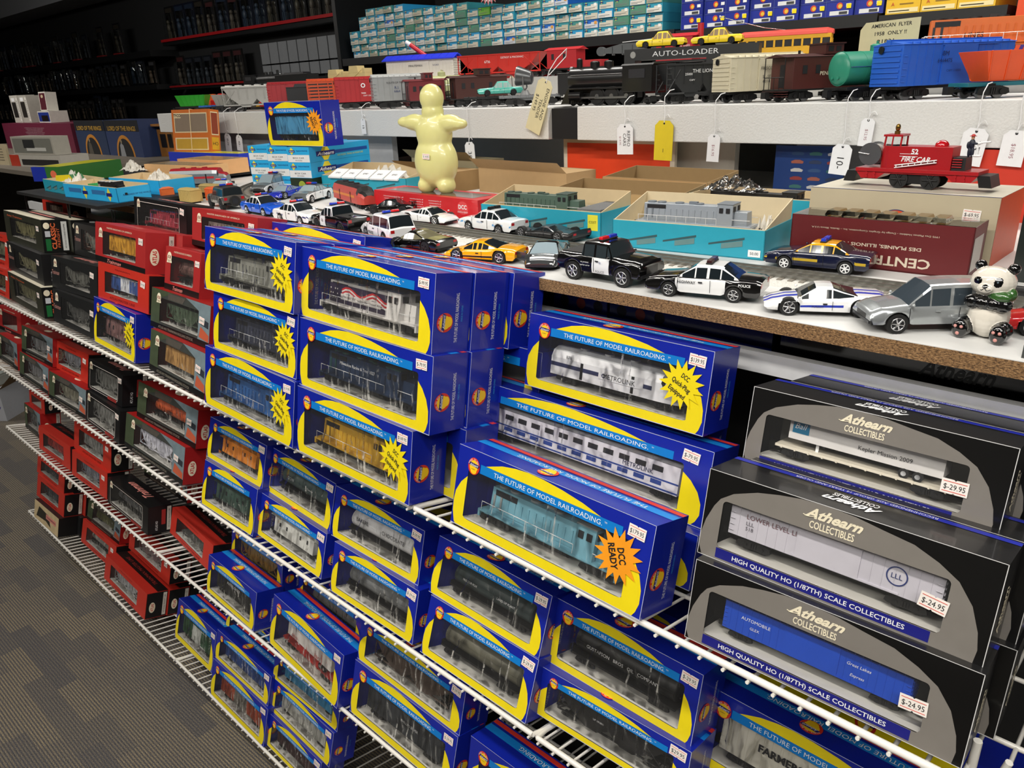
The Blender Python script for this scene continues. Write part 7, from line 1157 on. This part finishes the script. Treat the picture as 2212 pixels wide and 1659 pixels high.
o = m.build('split_roof', t); so = o.modifiers.new('thickness', 'SOLIDIFY'); so.thickness = .0025
t2 = thing('toy_missile', 'red and white toy missile poking out of the blue-roofed boxcar', 'toy missile', (-2.26, 1.985, ZS + .080), R(200)); m = MB(); m.cyl((-.02, 0, .0), (.055, 0, .05), .008, K('#b8202c', .35), n=16); m.cyl((.055, 0, .05), (.072, 0, .061), .008, WHT, .0065, n=16); m.box(-.03, .01, -.009, .009, -.002, .004, K('#c8a8a4', .4)); m.build('body', t2)
row('bright red open hopper on the rear step, middle', 'hopper', -2.0, 14, .31, K('#c42a20', .45), s=1.12, z=ZS, y=1.90, txt=(('DETROIT & MACKINAC', .35, .057, .005, WHT), ('6736', -.25, .048, .007, WHT)))
row('red work caboose on the rear step left of the crane boom', 'cab', -1.62, 10, .20, K('#b31f26', .45), s=1.05, z=ZS, y=1.90)
t = row('red toy crane cab with LIONEL LINES lettering on the rear step', 'cab', -1.235, 12, .20, K('#b3202a', .45), s=1.2, z=ZS, y=1.90, name='crane_car', txt=(('LIONEL', -.1, .048, .006, WHT), ('LINES', -.1, .039, .006, WHT)))
m = MB(); BM_ = K('#55585a', .4); m.prism([(0, .040), (-.26, .052), (-.275, .060), (-.20, .075), (-.02, .072)], -.008, -.0055, BM_); m.prism([(0, .040), (-.26, .052), (-.275, .060), (-.20, .075), (-.02, .072)], .0055, .008, BM_)
for k in range(8): m.box(-.02 - k * .03, -.017 - k * .03, -.008, .008, .046, .070, BM_)
m.cyl((-.265, -.009, .058), (-.265, .009, .058), .012, BM_, n=16); m.tube([(-.20, -.004, .078), (-.02, -.004, .085)], .0008, WHT, 5); m.build('boom', t)
m = MB(); m.cyl((.02, 0, .06), (.02, 0, .112), .008, K('#b3202a', .45), n=14); m.build('smoke_stack', t); m = MB(); m.cyl((.085, -.022, .068), (.085, .022, .068), .020, K('#6a6d68', .5), n=20); m.build('winch_drum', t)
row('yellow toy trolley with red roof and chrome pole on the rear step', 'trolley', -.985, 18, .215, K('#d9a51e', .4), K('#cf4a40', .45), s=1.12, z=ZS, y=1.90)
row('black and orange toy diesel locomotive at the right of the rear step', 'loco', -.56, 20, .28, K('#d0641c', .45), K('#26282a', .45), s=1.15, z=ZS - .0, y=1.90, txt=(('LINES', -.3, .034, .009, INK),), cat='toy locomotive')
row('dark grey toy tender behind the auto carrier, right', 'tender', -.70, 20, .10, K('#3a3d3f', .4), z=ZTR, y=1.76, s=.7)
# ------------------------------------------------------------------ price tags on strings
def price_tag(label, x, z0, zc, w_, h, lines, rot=0., col='#e6e7ea', yy=1.493, loop=True, fly=None):
    t = thing('price_tag', label, 'price tag', (x, yy, zc), 0, 0, 'price tags hanging on white strings'); m = MB(); c = K(col, .6); k = w_ * .22
    o = [(-w_ / 2, -h), (w_ / 2, -h), (w_ / 2, -k), (w_ / 2 - k * .5, -k * .55), (w_ / 2 - k, 0), (-w_ / 2 + k, 0), (-w_ / 2 + k * .5, -k * .55), (-w_ / 2, -k)]
    m.prism(o, -.0006, .0006, c); m.flat(disc(0, -k * .6, .0022), ((0, -.0008, 0), (1, 0, 0), (0, 0, 1)), INK)
    for s_, px_, pz, hh, vert in lines:
        f = ((0, -.0009, 0), (1, 0, 0), (0, 0, 1)) if not vert else ((0, -.0009, 0), (0, 0, -1), (1, 0, 0))
        m.text(s_, px_ if not vert else -pz, pz if not vert else px_, hh, f, INK if s_[0] != '$' else K('#9a6a74', .6))
    cd = m.build('card', t, (0, 0, 0), (0, rot, 0))
    if z0 is not None:
        m = MB(); L = z0 - zc; pts = [(0, -.0012, -.004), (.001, -.001, L * .3), (-.0012, -.001, L * .65), (0, -.002, L), (.0, .018, L + .012), (.003, .03, L + .014)]; m.tube(pts, .0009, WHT, 5)
        if loop: m.tube([(0, -.001, .0), (.004, -.002, .010), (.010, -.002, .012), (.014, -.001, .006)], .0008, WHT, 5)
        m.build('string', t)
    return t
q = 1.373
price_tag('small white tag with black scribble and orange dot at the riser left', -2.105 * q + .02, -.05, -.128, .045, .066, [('ELM', 0, -.03, .01, 1)], .1)
price_tag('small white tag with handwritten 45 at the riser left', -2.035 * q + .01, -.05, -.133, .043, .056, [('45-', 0, -.03, .012, 1)], .1)
price_tag('narrow white tag with 15 under the red boxcar', -1.462 * q, -.045, -.076, .022, .045, [('15', 0, -.025, .009, 1)])
price_tag('white tag with handwritten 38 beside the pale yellow figure', -1.125 * q, -.05, -.137, .036, .070, [('38-', 0, -.037, .014, 1)], -.05)
price_tag('white tag with handwritten REPRO CARS under the auto carrier', -.756 * q, -.045, -.090, .043, .066, [('REPRO', .010, -.032, .008, 1), ('CARS', -.001, -.034, .008, 1), ('$14.95', -.013, -.036, .005, 1)], -.03)
price_tag('yellow tag with white price sticker hanging on the riser', -.681 * q, -.035, -.083, .046, .083, [('I', 0, -.062, .008, 0)], .02, '#d9c21e')
price_tag('white tag with pink sticker hanging under the cream boxcar', -.593 * q, -.045, -.110, .028, .055, [('$16.95', 0, -.032, .006, 1)], .03)
price_tag('white tag with handwritten 10 beside the fire car', -.400 * q, -.045, -.125, .036, .055, [('10-', 0, -.034, .013, 1)], .08)
price_tag('white tag with pink sticker under the bright blue boxcar', -.371 * q, -.045, -.080, .024, .048, [('$12.95', 0, -.028, .005, 1)], .06)
price_tag('white tag with handwritten 25 behind the toy fireman', -.243 * q, -.040, -.096, .038, .060, [('25-', .006, -.03, .012, 1)], .1)
price_tag('white tag with red lined sticker at the right picture edge', -.201 * q, -.04, -.099, .036, .056, [('$18.95', 0, -.032, .006, 1)], .06)
t = price_tag('large cream tag with handwritten ENGINE AND TENDER $149.95', -1.262, None, .010, .048, .128, [('ENGINE AND', .014, -.055, .009, 1), ('TENDER', .001, -.070, .009, 1), ('  $149.95', -.013, -.06, .009, 1)], .40, '#d8cfa6', 1.488)
m = MB(); m.tube([(0, -.002, -.008), (.008, .0, .018), (.016, .02, .045), (.03, .04, .066), (.02, .05, .05), (.008, .0, .01)], .0011, WHT, 5); m.build('string', t)
t = thing('price_card', 'big cream card with handwritten AMERICAN FLYER 1958 ONLY above the green tank', 'price card', (-.63, 1.735, .024), R(-4)); t.scale = (.82, 1, .80); m = MB(); m.prism([(.012, 0), (.14, 0), (.14, .086), (.012, .082), (0, .066), (0, .016)], -.0006, .0006, K('#d8cfa6', .7)); f = ((0, -.001, 0), (1, 0, .02), (0, 0, 1))
for i, s_ in enumerate(('AMERICAN  FLYER', '1958  ONLY !!', '21831', '$ 29.95')): m.text(s_, .074 - (.01 if i > 1 else 0), .072 - i * .018, .0085, f, INK, w=(.095, .075, .04, .05)[i], bold=.01)
m.build('card', t); m = MB(); m.box(.06, .08, 0, .02, -.047, .01, K('#cfcac0', .6)); m.build('stand', t)
# ------------------------------------------------------------------ back wall shelves
ORD = 'bottom second third fourth fifth sixth seventh eighth ninth tenth eleventh twelfth thirteenth fourteenth fifteenth sixteenth seventeenth eighteenth nineteenth twentieth twenty-first twenty-second twenty-third twenty-fourth twenty-fifth twenty-sixth'.split()
BY = 2.6
def plank(label, x0, x1, y0, y1, z, th=.03, c='#0f1012'):
    m = MB(); m.box(x0, x1, y0, y1, H + z - th, H + z, K(c, .5)); return tag(m.build('wall_shelf'), label, 'shelf')
plank('long black wall shelf under the teal train boxes', -3.62, -1.60, BY, 3.3, .166, .035); plank('black wall shelf under the dark blue train boxes', -1.595, -.90, BY, 3.3, .160, .035); plank('black wall shelf under the yellow boxes, top right', -.895, -.56, BY, 3.3, .152, .035)
plank('lower black wall shelf with red boxes behind the trains', -3.6, .6, BY, 3.3, -.06, .03)
m = MB(); m.box(-3.66, -3.63, BY, 3.3, H - .4, H + 1.0, K('#0f1012', .5)); tag(m.build('upright_board'), 'black upright side left of the teal box wall', 'upright')
protos = {}
def end_box(key, w_, h, cols, draw):
    m = MB(); m.box(0, w_, 0, .25, 0, h, cols); draw(m, w_, h); o = m.build('train_box', None, (0, 0, -50)); protos[key] = o; return o
def place_end(key, name, label, cat, group, x, y, z, rz=0., sx=1.):
    p = protos[key]; o = p if not p.get('category') else p.copy()
    if o is not p: COL.objects.link(o)
    o.name = name; o.location = (x, y, z + H); o.rotation_euler = (0, 0, rz); o.scale = (sx, 1, 1); return tag(o, label, cat, group)
F0 = lambda k=0: ((0, -.0006 - .0005 * k, 0), (1, 0, 0), (0, 0, 1))
def d_teal(tc, lc, spot):
    def f(m, w_, h):
        m.rect(.003, w_ - .003, .001, h * .52, F0(), K(lc, .6)); m.rect(w_ * .5, w_ - .003, h * .52, h * .7, F0(), K(lc, .6)); m.flat([(w_ * .08, h * .75), (w_ * .17, h * .97), (w_ * .26, h * .75), (w_ * .17, h * .53)], F0(), K('#c9c25a', .5)); m.rect(w_ * .05, w_ * .29, h * .68, h * .8, F0(1), NAVY)
        m.rect(w_ * .1, w_ * .8, h * .26, h * .31, F0(1), K('#77777a', .6)); m.rect(w_ * .1, w_ * .5, h * .14, h * .18, F0(1), K('#77777a', .6))
        if spot: m.rect(w_ * .72, w_ * .9, h * .45, h * .8, F0(2), K(spot, .5))
        m.rect(0, w_, h - .0012, h, F0(2), K('#1c4a58', .6))
    return f
TV = [('#2a86a0', '#c9c4b4', None), ('#2f93ad', '#d2d0c6', '#ecebe8'), ('#3a8f98', '#bdb8a4', None), ('#2b96c8', '#d8d8d4', None), ('#3f8a86', '#a8a38e', '#dcdcd8'), ('#1f66c0', '#c9cdd4', '#d89a4a'), ('#4a8c72', '#56806e', None), ('#58b024', '#7fc04a', None), ('#3390a4', '#c4bfae', '#e4e2dc')]
for i, (a_, b_, c_) in enumerate(TV): end_box('t%d' % i, .0705, .0312, K(a_, .5), d_teal(a_, b_, c_))
rr_ = random.Random(5); ncol = 26
for c in range(ncol):
    top = 8 if 2 <= c < 9 else 7
    top = 4 if c == 0 else 6 if c == 1 else 7 if c < 6 else 6 if c < 12 else 5 if c < 20 else 4
    for r_ in range(top):
        k = rr_.choice([0, 0, 1, 1, 2, 3, 4, 8, 8]) if rr_.random() > .06 else rr_.choice([5, 6])
        if c == 13 and r_ == 4: k = 7
        place_end('t%d' % k, 'train_box', '%s box end, %s row up, %s column of the teal box wall' % (('teal', 'teal', 'grey-teal', 'sky blue', 'dull green-teal', 'blue', 'green', 'bright green', 'teal')[k], ORD[r_], ORD[c] if c else 'first'), 'box', 'train boxes stacked on the back wall shelf', -3.56 + c * .0728 + rr_.uniform(-.001, .001), BY + .02 + rr_.uniform(0, .015), .1662 + r_ * .0315)
def d_blue(m, w_, h):
    m.flat(disc(w_ * .5, h * .7, h * .22), F0(), K('#c8452a', .5)); m.flat(disc(w_ * .52, h * .68, h * .14), F0(1), K('#e0b83a', .5)); m.rect(w_ * .15, w_ * .85, h * .1, h * .38, F0(), K('#d4d6d8', .6)); m.rect(w_ * .5, w_ * .8, h * .14, h * .32, F0(1), K('#3a3a3c', .6)); m.rect(w_ * .74, w_ * .9, h * .6, h * .82, F0(1), WHT)
    for k in ((0, w_, 0, .0012), (0, .0012, 0, h)): m.rect(*k, F0(2), K('#4a5aa0', .6))
def d_blue2(m, w_, h): d_blue(m, w_, h); m.rect(w_ * .76, w_ * .93, h * .5, h * .8, F0(3), YEL)
end_box('b0', .084, .043, K('#14237e', .4), d_blue); end_box('b1', .084, .043, K('#1a2a8c', .4), d_blue2)
for c in range(8):
    for r_ in range((4, 4, 4, 3, 3, 3, 3, 3)[c]):
        place_end('b%d' % ((c * 3 + r_) % 3 == 0), 'train_box', 'dark blue train box end with round emblem, %s row, %s column of the blue block' % (ORD[r_], ORD[c] if c else 'first'), 'box', 'dark blue train boxes on the back wall shelf', -1.585 + c * .0865, BY + .02 + (.01 if c % 2 else 0), .1602 + r_ * .0435 + (.002 * c % .01) * 0)
def d_yel(m, w_, h): m.rect(w_ * .05, w_ * .95, h * .1, h * .4, F0(), K('#e8d9a0', .6)); m.rect(w_ * .1, w_ * .7, h * .2, h * .26, F0(1), INK); m.text('A', w_ * .2, h * .7, h * .25, F0(1), K('#c23a2a', .5)); m.rect(w_ * .4, w_ * .8, h * .65, h * .72, F0(1), K('#8a6a20', .5))
end_box('y0', .095, .040, K('#e0b422', .45), d_yel)
for c in range(3):
    for r_ in range(2): place_end('y0', 'train_box', 'yellow train box end, %s row, %s one right of the dark blue block' % (ORD[r_], ORD[c] if c else 'first'), 'box', 'yellow train boxes top right', -.885 + c * .097, BY + .02, .1522 + r_ * .0405)
def d_or(m, w_, h): m.text('Fastrack', w_ * .5, h * .45, h * .34, F0(), K('#3a1c7a', .5), w=w_ * .8, shear=.2, bold=.04)
end_box('o0', .22, .075, K('#dc4a1c', .45), d_or)
for r_ in range(6): place_end('o0', 'track_box', 'orange track box, %s of the pile at the right picture edge' % ORD[r_], 'box', 'orange track boxes', -.54, BY + .01, -.0598 + r_ * .0755)
def d_red(m, w_, h): m.flat(disc(w_ * .5, h * .55, h * .26), F0(), CREAM); m.text('ATLAS', w_ * .5, h * .56, h * .16, F0(1), K('#8c1a1c', .5), w=w_ * .42); m.rect(w_ * .15, w_ * .85, h * .05, h * .2, F0(), K('#cfcac0', .6))
end_box('r0', .09, .055, K('#a3181c', .45), d_red); end_box('r1', .09, .055, K('#55504c', .5), d_red)
for c in range(16):
    x = -3.3 + c * .165
    if x > -.66: continue
    for r_ in range(2 if c > 10 else 1 + c % 2):
        place_end('r%d' % (c % 3 == 0), 'train_box', 'red or grey box end on the lower wall shelf, %s row, %s from the left' % (ORD[r_], ORD[c] if c else 'first'), 'box', 'train boxes on the lower wall shelf', x, BY + .03, -.0598 + r_ * .056)
# hanging price burst sign
t = thing('burst_sign', 'white and red jagged paper burst sign hanging above the teal boxes', 'sign', (-2.49, BY - .03, .405)); m = MB(); m.flat(star(0, 0, .085, .066, 24), ((0, 0, 0), (1, 0, 0), (0, 0, 1)), K('#e8dcdc', .6)); m.flat(disc(0, 0, .05), ((0, -.0006, 0), (1, 0, 0), (0, 0, 1)), K('#e6e2e0', .6))
for i in range(24): a = 2 * math.pi * i / 24 + .2; m.tube([(.050 * math.cos(a), -.001, .05 * math.sin(a)), (.080 * math.cos(a), -.001, .08 * math.sin(a))], .0022, K('#b52a38', .5), 4)
m.text('UP', 0, -.03, .012, ((0, -.001, 0), (1, 0, 0), (0, 0, 1)), K('#b52a38', .5)); m.build('sheet', t)
# ------------------------------------------------------------------ dark collectibles wall at the left
WY = 3.15
plank('black wall shelf with red front edge under the dark figure packs', -6.9, -3.75, WY, 3.3, .455, .03); m = MB(); m.box(-6.9, -3.75, WY - .012, WY, H + .452, H + .472, K('#9a1218', .5)); tag(m.build('shelf_edge_strip'), 'red front strip of the shelf with dark figure packs', 'strip')
plank('dark lower wall shelf with red strip behind the left trains', -6.9, -3.7, WY, 3.3, .10, .02); m = MB(); m.box(-6.9, -4.9, WY - .012, WY, H + .098, H + .112, K('#8a1016', .5)); tag(m.build('shelf_edge_strip'), 'red front strip low behind the left trains', 'strip')
m = MB(); SLT = K('#7d8084', .6)
for k in range(9): m.box(-5.55 + k * .125, -5.437 + k * .125, 3.26, 3.27, H + .22, H + .36, SLT); m.box(-5.55 + k * .125, -5.437 + k * .125, 3.26, 3.27, H + .13, H + .21, SLT)
tag(m.build('slat_wall'), 'grey gridded slat panels below the red-edged shelf', 'wall panel')
def pack(key, w_, h, card, bub, fig, base=None):
    t = bpy.data.objects.new('figure_pack', None); COL.objects.link(t); t.location = (0, 0, -50); m = MB(); m.box(0, w_, .04, .05, 0, h, K(card, .45)); m.rect(w_ * .1, w_ * .9, h * .82, h * .95, ((0, .039, 0), (1, 0, 0), (0, 0, 1)), K(bub, .5)); m.build('card', t)
    m = MB(); m.box(w_ * .12, w_ * .88, 0, .04, h * .05, h * .8, GLASSY, .9, .9); m.build('blister', t)
    m = MB(); m.ball((w_ * .5, .02, h * .55), (w_ * .09, .012, h * .06), K(fig, .5), 10, 6); m.ball((w_ * .5, .02, h * .38), (w_ * .13, .014, h * .13), K(fig, .5), 10, 6); m.box(w_ * .4, w_ * .48, .012, .028, h * .08, h * .28, K(fig, .5)); m.box(w_ * .52, w_ * .6, .012, .028, h * .08, h * .28, K(fig, .5)); m.build('toy_figure', t)
    if base: m = MB(); m.box(w_ * .05, w_ * .95, -.005, .045, 0, h * .05, K(base, .5)); m.build('base', t)
    protos[key] = t; t['used'] = 0; return t
pack('p0', .15, .26, '#0b0c10', '#26221c', '#4a4438', '#7a1418'); pack('p1', .14, .24, '#12100f', '#3a1a1c', '#5a5248', '#7a1418'); pack('p2', .13, .22, '#0d1118', '#20242c', '#3a4048'); pack('p3', .12, .19, '#161412', '#3a3a3c', '#6a5a4a'); pack('p4', .17, .26, '#0a1020', '#182436', '#2c3a4c')
CN = {'p0': 'black', 'p1': 'brown-black', 'p2': 'dark slate', 'p3': 'dark brown', 'p4': 'midnight blue'}
def place_pack(key, x, z, where, y=WY):
    p = protos[key]
    if p['used']: t = copy_tree(p)
    else: t = p
    p['used'] = 1; t.location = (x, y, z + H + .001); tag(t, '%s figure pack, %s' % (CN[key], where), 'toy package', 'figure packs on the dark wall')
rr_ = random.Random(3)
for name, x0, x1, z, keys, st in (('on the red-edged shelf', -6.85, -3.95, .455, ['p0', 'p1', 'p4'], .175), ('on the low red-edged shelf', -6.8, -5.6, .10, ['p1', 'p2'], .16)):
    n = int((x1 - x0) / st)
    for i in range(n): place_pack(rr_.choice(keys), x0 + i * st, z, '%s from left %s' % (ORD[i] if i else 'first', name))
plank('black shelf high on the far left dark wall', -13.5, -6.95, 3.05, 3.3, .40, .05); plank('black shelf in the middle of the far left dark wall', -13.5, -6.95, 3.05, 3.3, .13, .04); plank('black low shelf on the far left dark wall', -13.5, -6.95, 3.05, 3.3, -.16, .04)
for nm, z, n in (('high shelf', .40, 26), ('middle shelf', .13, 28), ('low shelf', -.16, 24)):
    for i in range(n):
        if rr_.random() < .12: continue
        place_pack(rr_.choice(['p2', 'p3', 'p4', 'p2', 'p3'] if nm != 'high shelf' else ['p4', 'p0', 'p2']), -12.6 + i * .2 + rr_.uniform(-.02, .02), z, '%s from left on far left %s' % (ORD[i] if 0 < i < 26 else ('first' if i == 0 else 'last but one' if i == 26 else 'last'), nm), 3.08)
for k, p in protos.items():
    if k[0] == 'p' and not p['used']:
        for ch in list(p.children): bpy.data.objects.remove(ch)
        bpy.data.objects.remove(p)
    elif k[0] == 'p': del p['used']
for o in list(SC.objects):
    if 'used' in o.keys(): del o['used']
for k, p in list(protos.items()):
    if k[0] != 'p' and not p.get('category'): bpy.data.objects.remove(p)
# ------------------------------------------------------------------ counter at the left with boxes
m = MB(); m.box(-6.6, -3.5, 1.5, 2.35, 0, H - .262, K('#242220', .7)); m.box(-6.62, -3.5, .98, 2.37, H - .262, H - .245, K('#6d655a', .6)); tag(m.build('counter'), 'dark counter with grey-brown top left of the trains', 'counter')
def slab(name, label, cat, x, y, z, rz, w_, d, h, c, draw=None, tilt=0.):
    t = thing(name, label, cat, (x, y, z), R(rz), R(tilt)); m = MB(); m.box(0, w_, 0, d, 0, h, K(c, .5, nz=.1)); draw and draw(m); m.build('carton', t); return t
f0 = ((0, -.0006, 0), (1, 0, 0), (0, 0, 1)); f1 = ((0, -.0012, 0), (1, 0, 0), (0, 0, 1)); f2 = ((0, -.0018, 0), (1, 0, 0), (0, 0, 1))
def d1(m):
    for i in range(8): m.text('an officially licensed collectible miniature playset', .6, .125 - i * .008, .0035, f0, K('#b9a8ac', .6), w=.34 - .03 * (i % 3))
    m.flat(disc(.98, .03, .05, .05, 20, 0, 180), f0, K('#a0713a', .5)); m.flat(disc(.98, .03, .042, .042, 20, 0, 180), f1, K('#4a1a22', .5))
slab('playset_box', 'big maroon box with lines of small print on the left counter', 'box', -5.80, 1.52, -.245, 0, 1.20, .3, .150, '#5d1730', d1)
def d2(v):
    def f(m):
        m.rect(.0, .40, .115, .165, f0, K('#16181f', .5)); m.text('LORD OF THE RINGS', .2, .128, .020, f1, K('#b08a3a', .4), w=.33, bold=.02)
        m.flat(disc(.2, .0, .105, .098, 24, 0, 180), f0, K('#b5772a', .5, nz=.3)); m.flat(disc(.2, .0, .088, .082, 24, 0, 180), f1, K('#15171a', .5)); m.flat([(.14, .0), (.20, .0), (.19, .05), (.165, .062), (.15, .05)], f2, K('#4a463e' if v == 0 else '#85878a', .5)); m.flat(disc(.17, .068, .009), f2, K('#8a7a62', .5))
    return f
slab('figure_box', 'blue and black LORD OF THE RINGS box, left one of two', 'box', -4.575, 1.53, -.245, 0, .40, .12, .160, '#20304e', d2(0)); slab('figure_box', 'blue and black LORD OF THE RINGS box, right one beside the wooden house', 'box', -4.165, 1.53, -.245, 0, .40, .12, .166, '#25345a', d2(1))
t = thing('toy_house', 'brown wooden toy house with dark windows behind the TYCO box', 'toy house', (-3.74, 1.60, -.245), R(8)); m = MB(); OW = K('#8a5a24', .55, nz=.25); m.box(0, .3, 0, .2, 0, .12, OW); m.box(.13, .31, -.01, .21, 0, .135, OW); m.box(-.01, .32, -.02, .22, .135, .145, OW); m.box(.02, .2, .02, .18, .145, .16, OW); m.build('walls', t)
for x, y_ in ((.02, -.0005), (.08, -.0005), (.17, -.0105), (.25, -.0105)): m = MB(); m.rect(x, x + .045, .04, .10, ((0, y_ - .0005, 0), (1, 0, 0), (0, 0, 1)), K('#17130f', .3)); m.build('window', t)
def d3(m):
    m.rect(.02, .10, .03, .12, f0, K('#2a2724', .4)); m.rect(.115, .145, .01, .145, f0, K('#d8d4cc', .6)); m.text('HIM REAPER', 0, 0, .012, ((.13, -.0012, .078), (0, 0, 1), (-1, 0, 0)), INK, w=.11); m.rect(.03, .09, .125, .145, f0, WHT)
slab('figure_box', 'white framed window box of a figure standing on the maroon box, leftmost', 'box', -5.80, 1.60, -.095, 0, .15, .1, .16, '#b9b5ac', d3); slab('figure_box', 'second white framed window box standing on the maroon box', 'box', -5.63, 1.60, -.095, 0, .15, .1, .155, '#a9a59c', d3)
slab('figure_box', 'narrow white framed maroon box standing on the blue-white box', 'box', -5.33, 1.62, -.030, 0, .115, .06, .105, '#c9c5bc', lambda m: (m.rect(.008, .107, .006, .098, f0, K('#4a1522', .5)), m.flat(disc(.057, .08, .02, .009), f1, K('#b9a88a', .5))), 4)
slab('figure_box', 'white framed royal blue box lying on the maroon box', 'box', -5.34, 1.60, -.095, 0, .20, .1, .063, '#c9c5bc', lambda m: (m.rect(.008, .192, .006, .057, f0, K('#182c7a', .5)), m.rect(.06, .17, .008, .04, f1, K('#17130f', .4))))
slab('picture_box', 'grey framed box with a black and white picture left of the open teal boxes', 'box', -3.98, 1.06, -.196, 10, .34, .07, .075, '#a9a59a', lambda m: (m.rect(.012, .328, .008, .067, f0, K('#77776f', .5)), m.rect(.10, .19, .028, .062, f1, K('#2a2b2b', .5)), m.rect(.12, .28, .016, .03, f1, K('#c3c3bd', .5)))); slab('shoe_box', 'red and pale grey box under the grey framed picture box', 'box', -4.02, 1.05, -.245, 10, .42, .12, .048, '#b5b1a8', lambda m: (m.rect(0, .08, 0, .048, f0, K('#b3341e', .5)), m.rect(.1, .4, .006, .03, f0, K('#1f1d1c', .5))))
slab('notice_board', 'pale paper notice with lines of text at the left picture edge', 'notice', -4.35, 1.03, -.245, 5, .28, .01, .09, '#b9ab8c', lambda m: [m.rect(.03, .24, .02 + .012 * i, .023 + .012 * i, f0, K('#6a6252', .6)) for i in range(5)])
# floor level at the left
t = thing('floor_carton', 'white cardboard box with blue handwriting on the carpet at the left edge', 'box', (-4.85, .48, -1.52), R(38)); m = MB(); m.box(0, .55, 0, .40, 0, .17, K('#b9bcc4', .6)); m.text('T S', .49, .09, .05, ((0, -.0006, 0), (1, 0, 0), (0, 0, 1)), K('#2a2c8a', .5)); m.build('carton', t); m = MB(); m.add([(0, .40, .17), (.55, .40, .17), (.50, .45, .26), (.05, .45, .26)], [(0, 1, 2, 3)], K('#8a6f4c', .7)); m.add([(.55, 0, .17), (.55, .4, .17), (.62, .38, .24), (.62, .02, .24)], [(0, 1, 2, 3)], K('#8a6f4c', .7)); m.box(.03, .52, .03, .37, .17, .1703, K('#6b5a44', .8)); m.build('flap', t)
for i in range(4): m = MB(); m.box(0, .16, 0, .05, 0, .045, K('#8a8f8c', .5)); m.box(.02, .14, .005, .045, .045, .055, K('#8a8f8c', .5)); tag(m.build('scrap_body', None, (-4.72 + .085 * i, .62 + .062 * i, .172), (0, 0, R(110 + 4 * i))), 'grey toy car shell lying in the white floor box, %s' % ('leftmost', 'second', 'third', 'rightmost')[i], 'toy rail car', 'grey shells in the floor box')
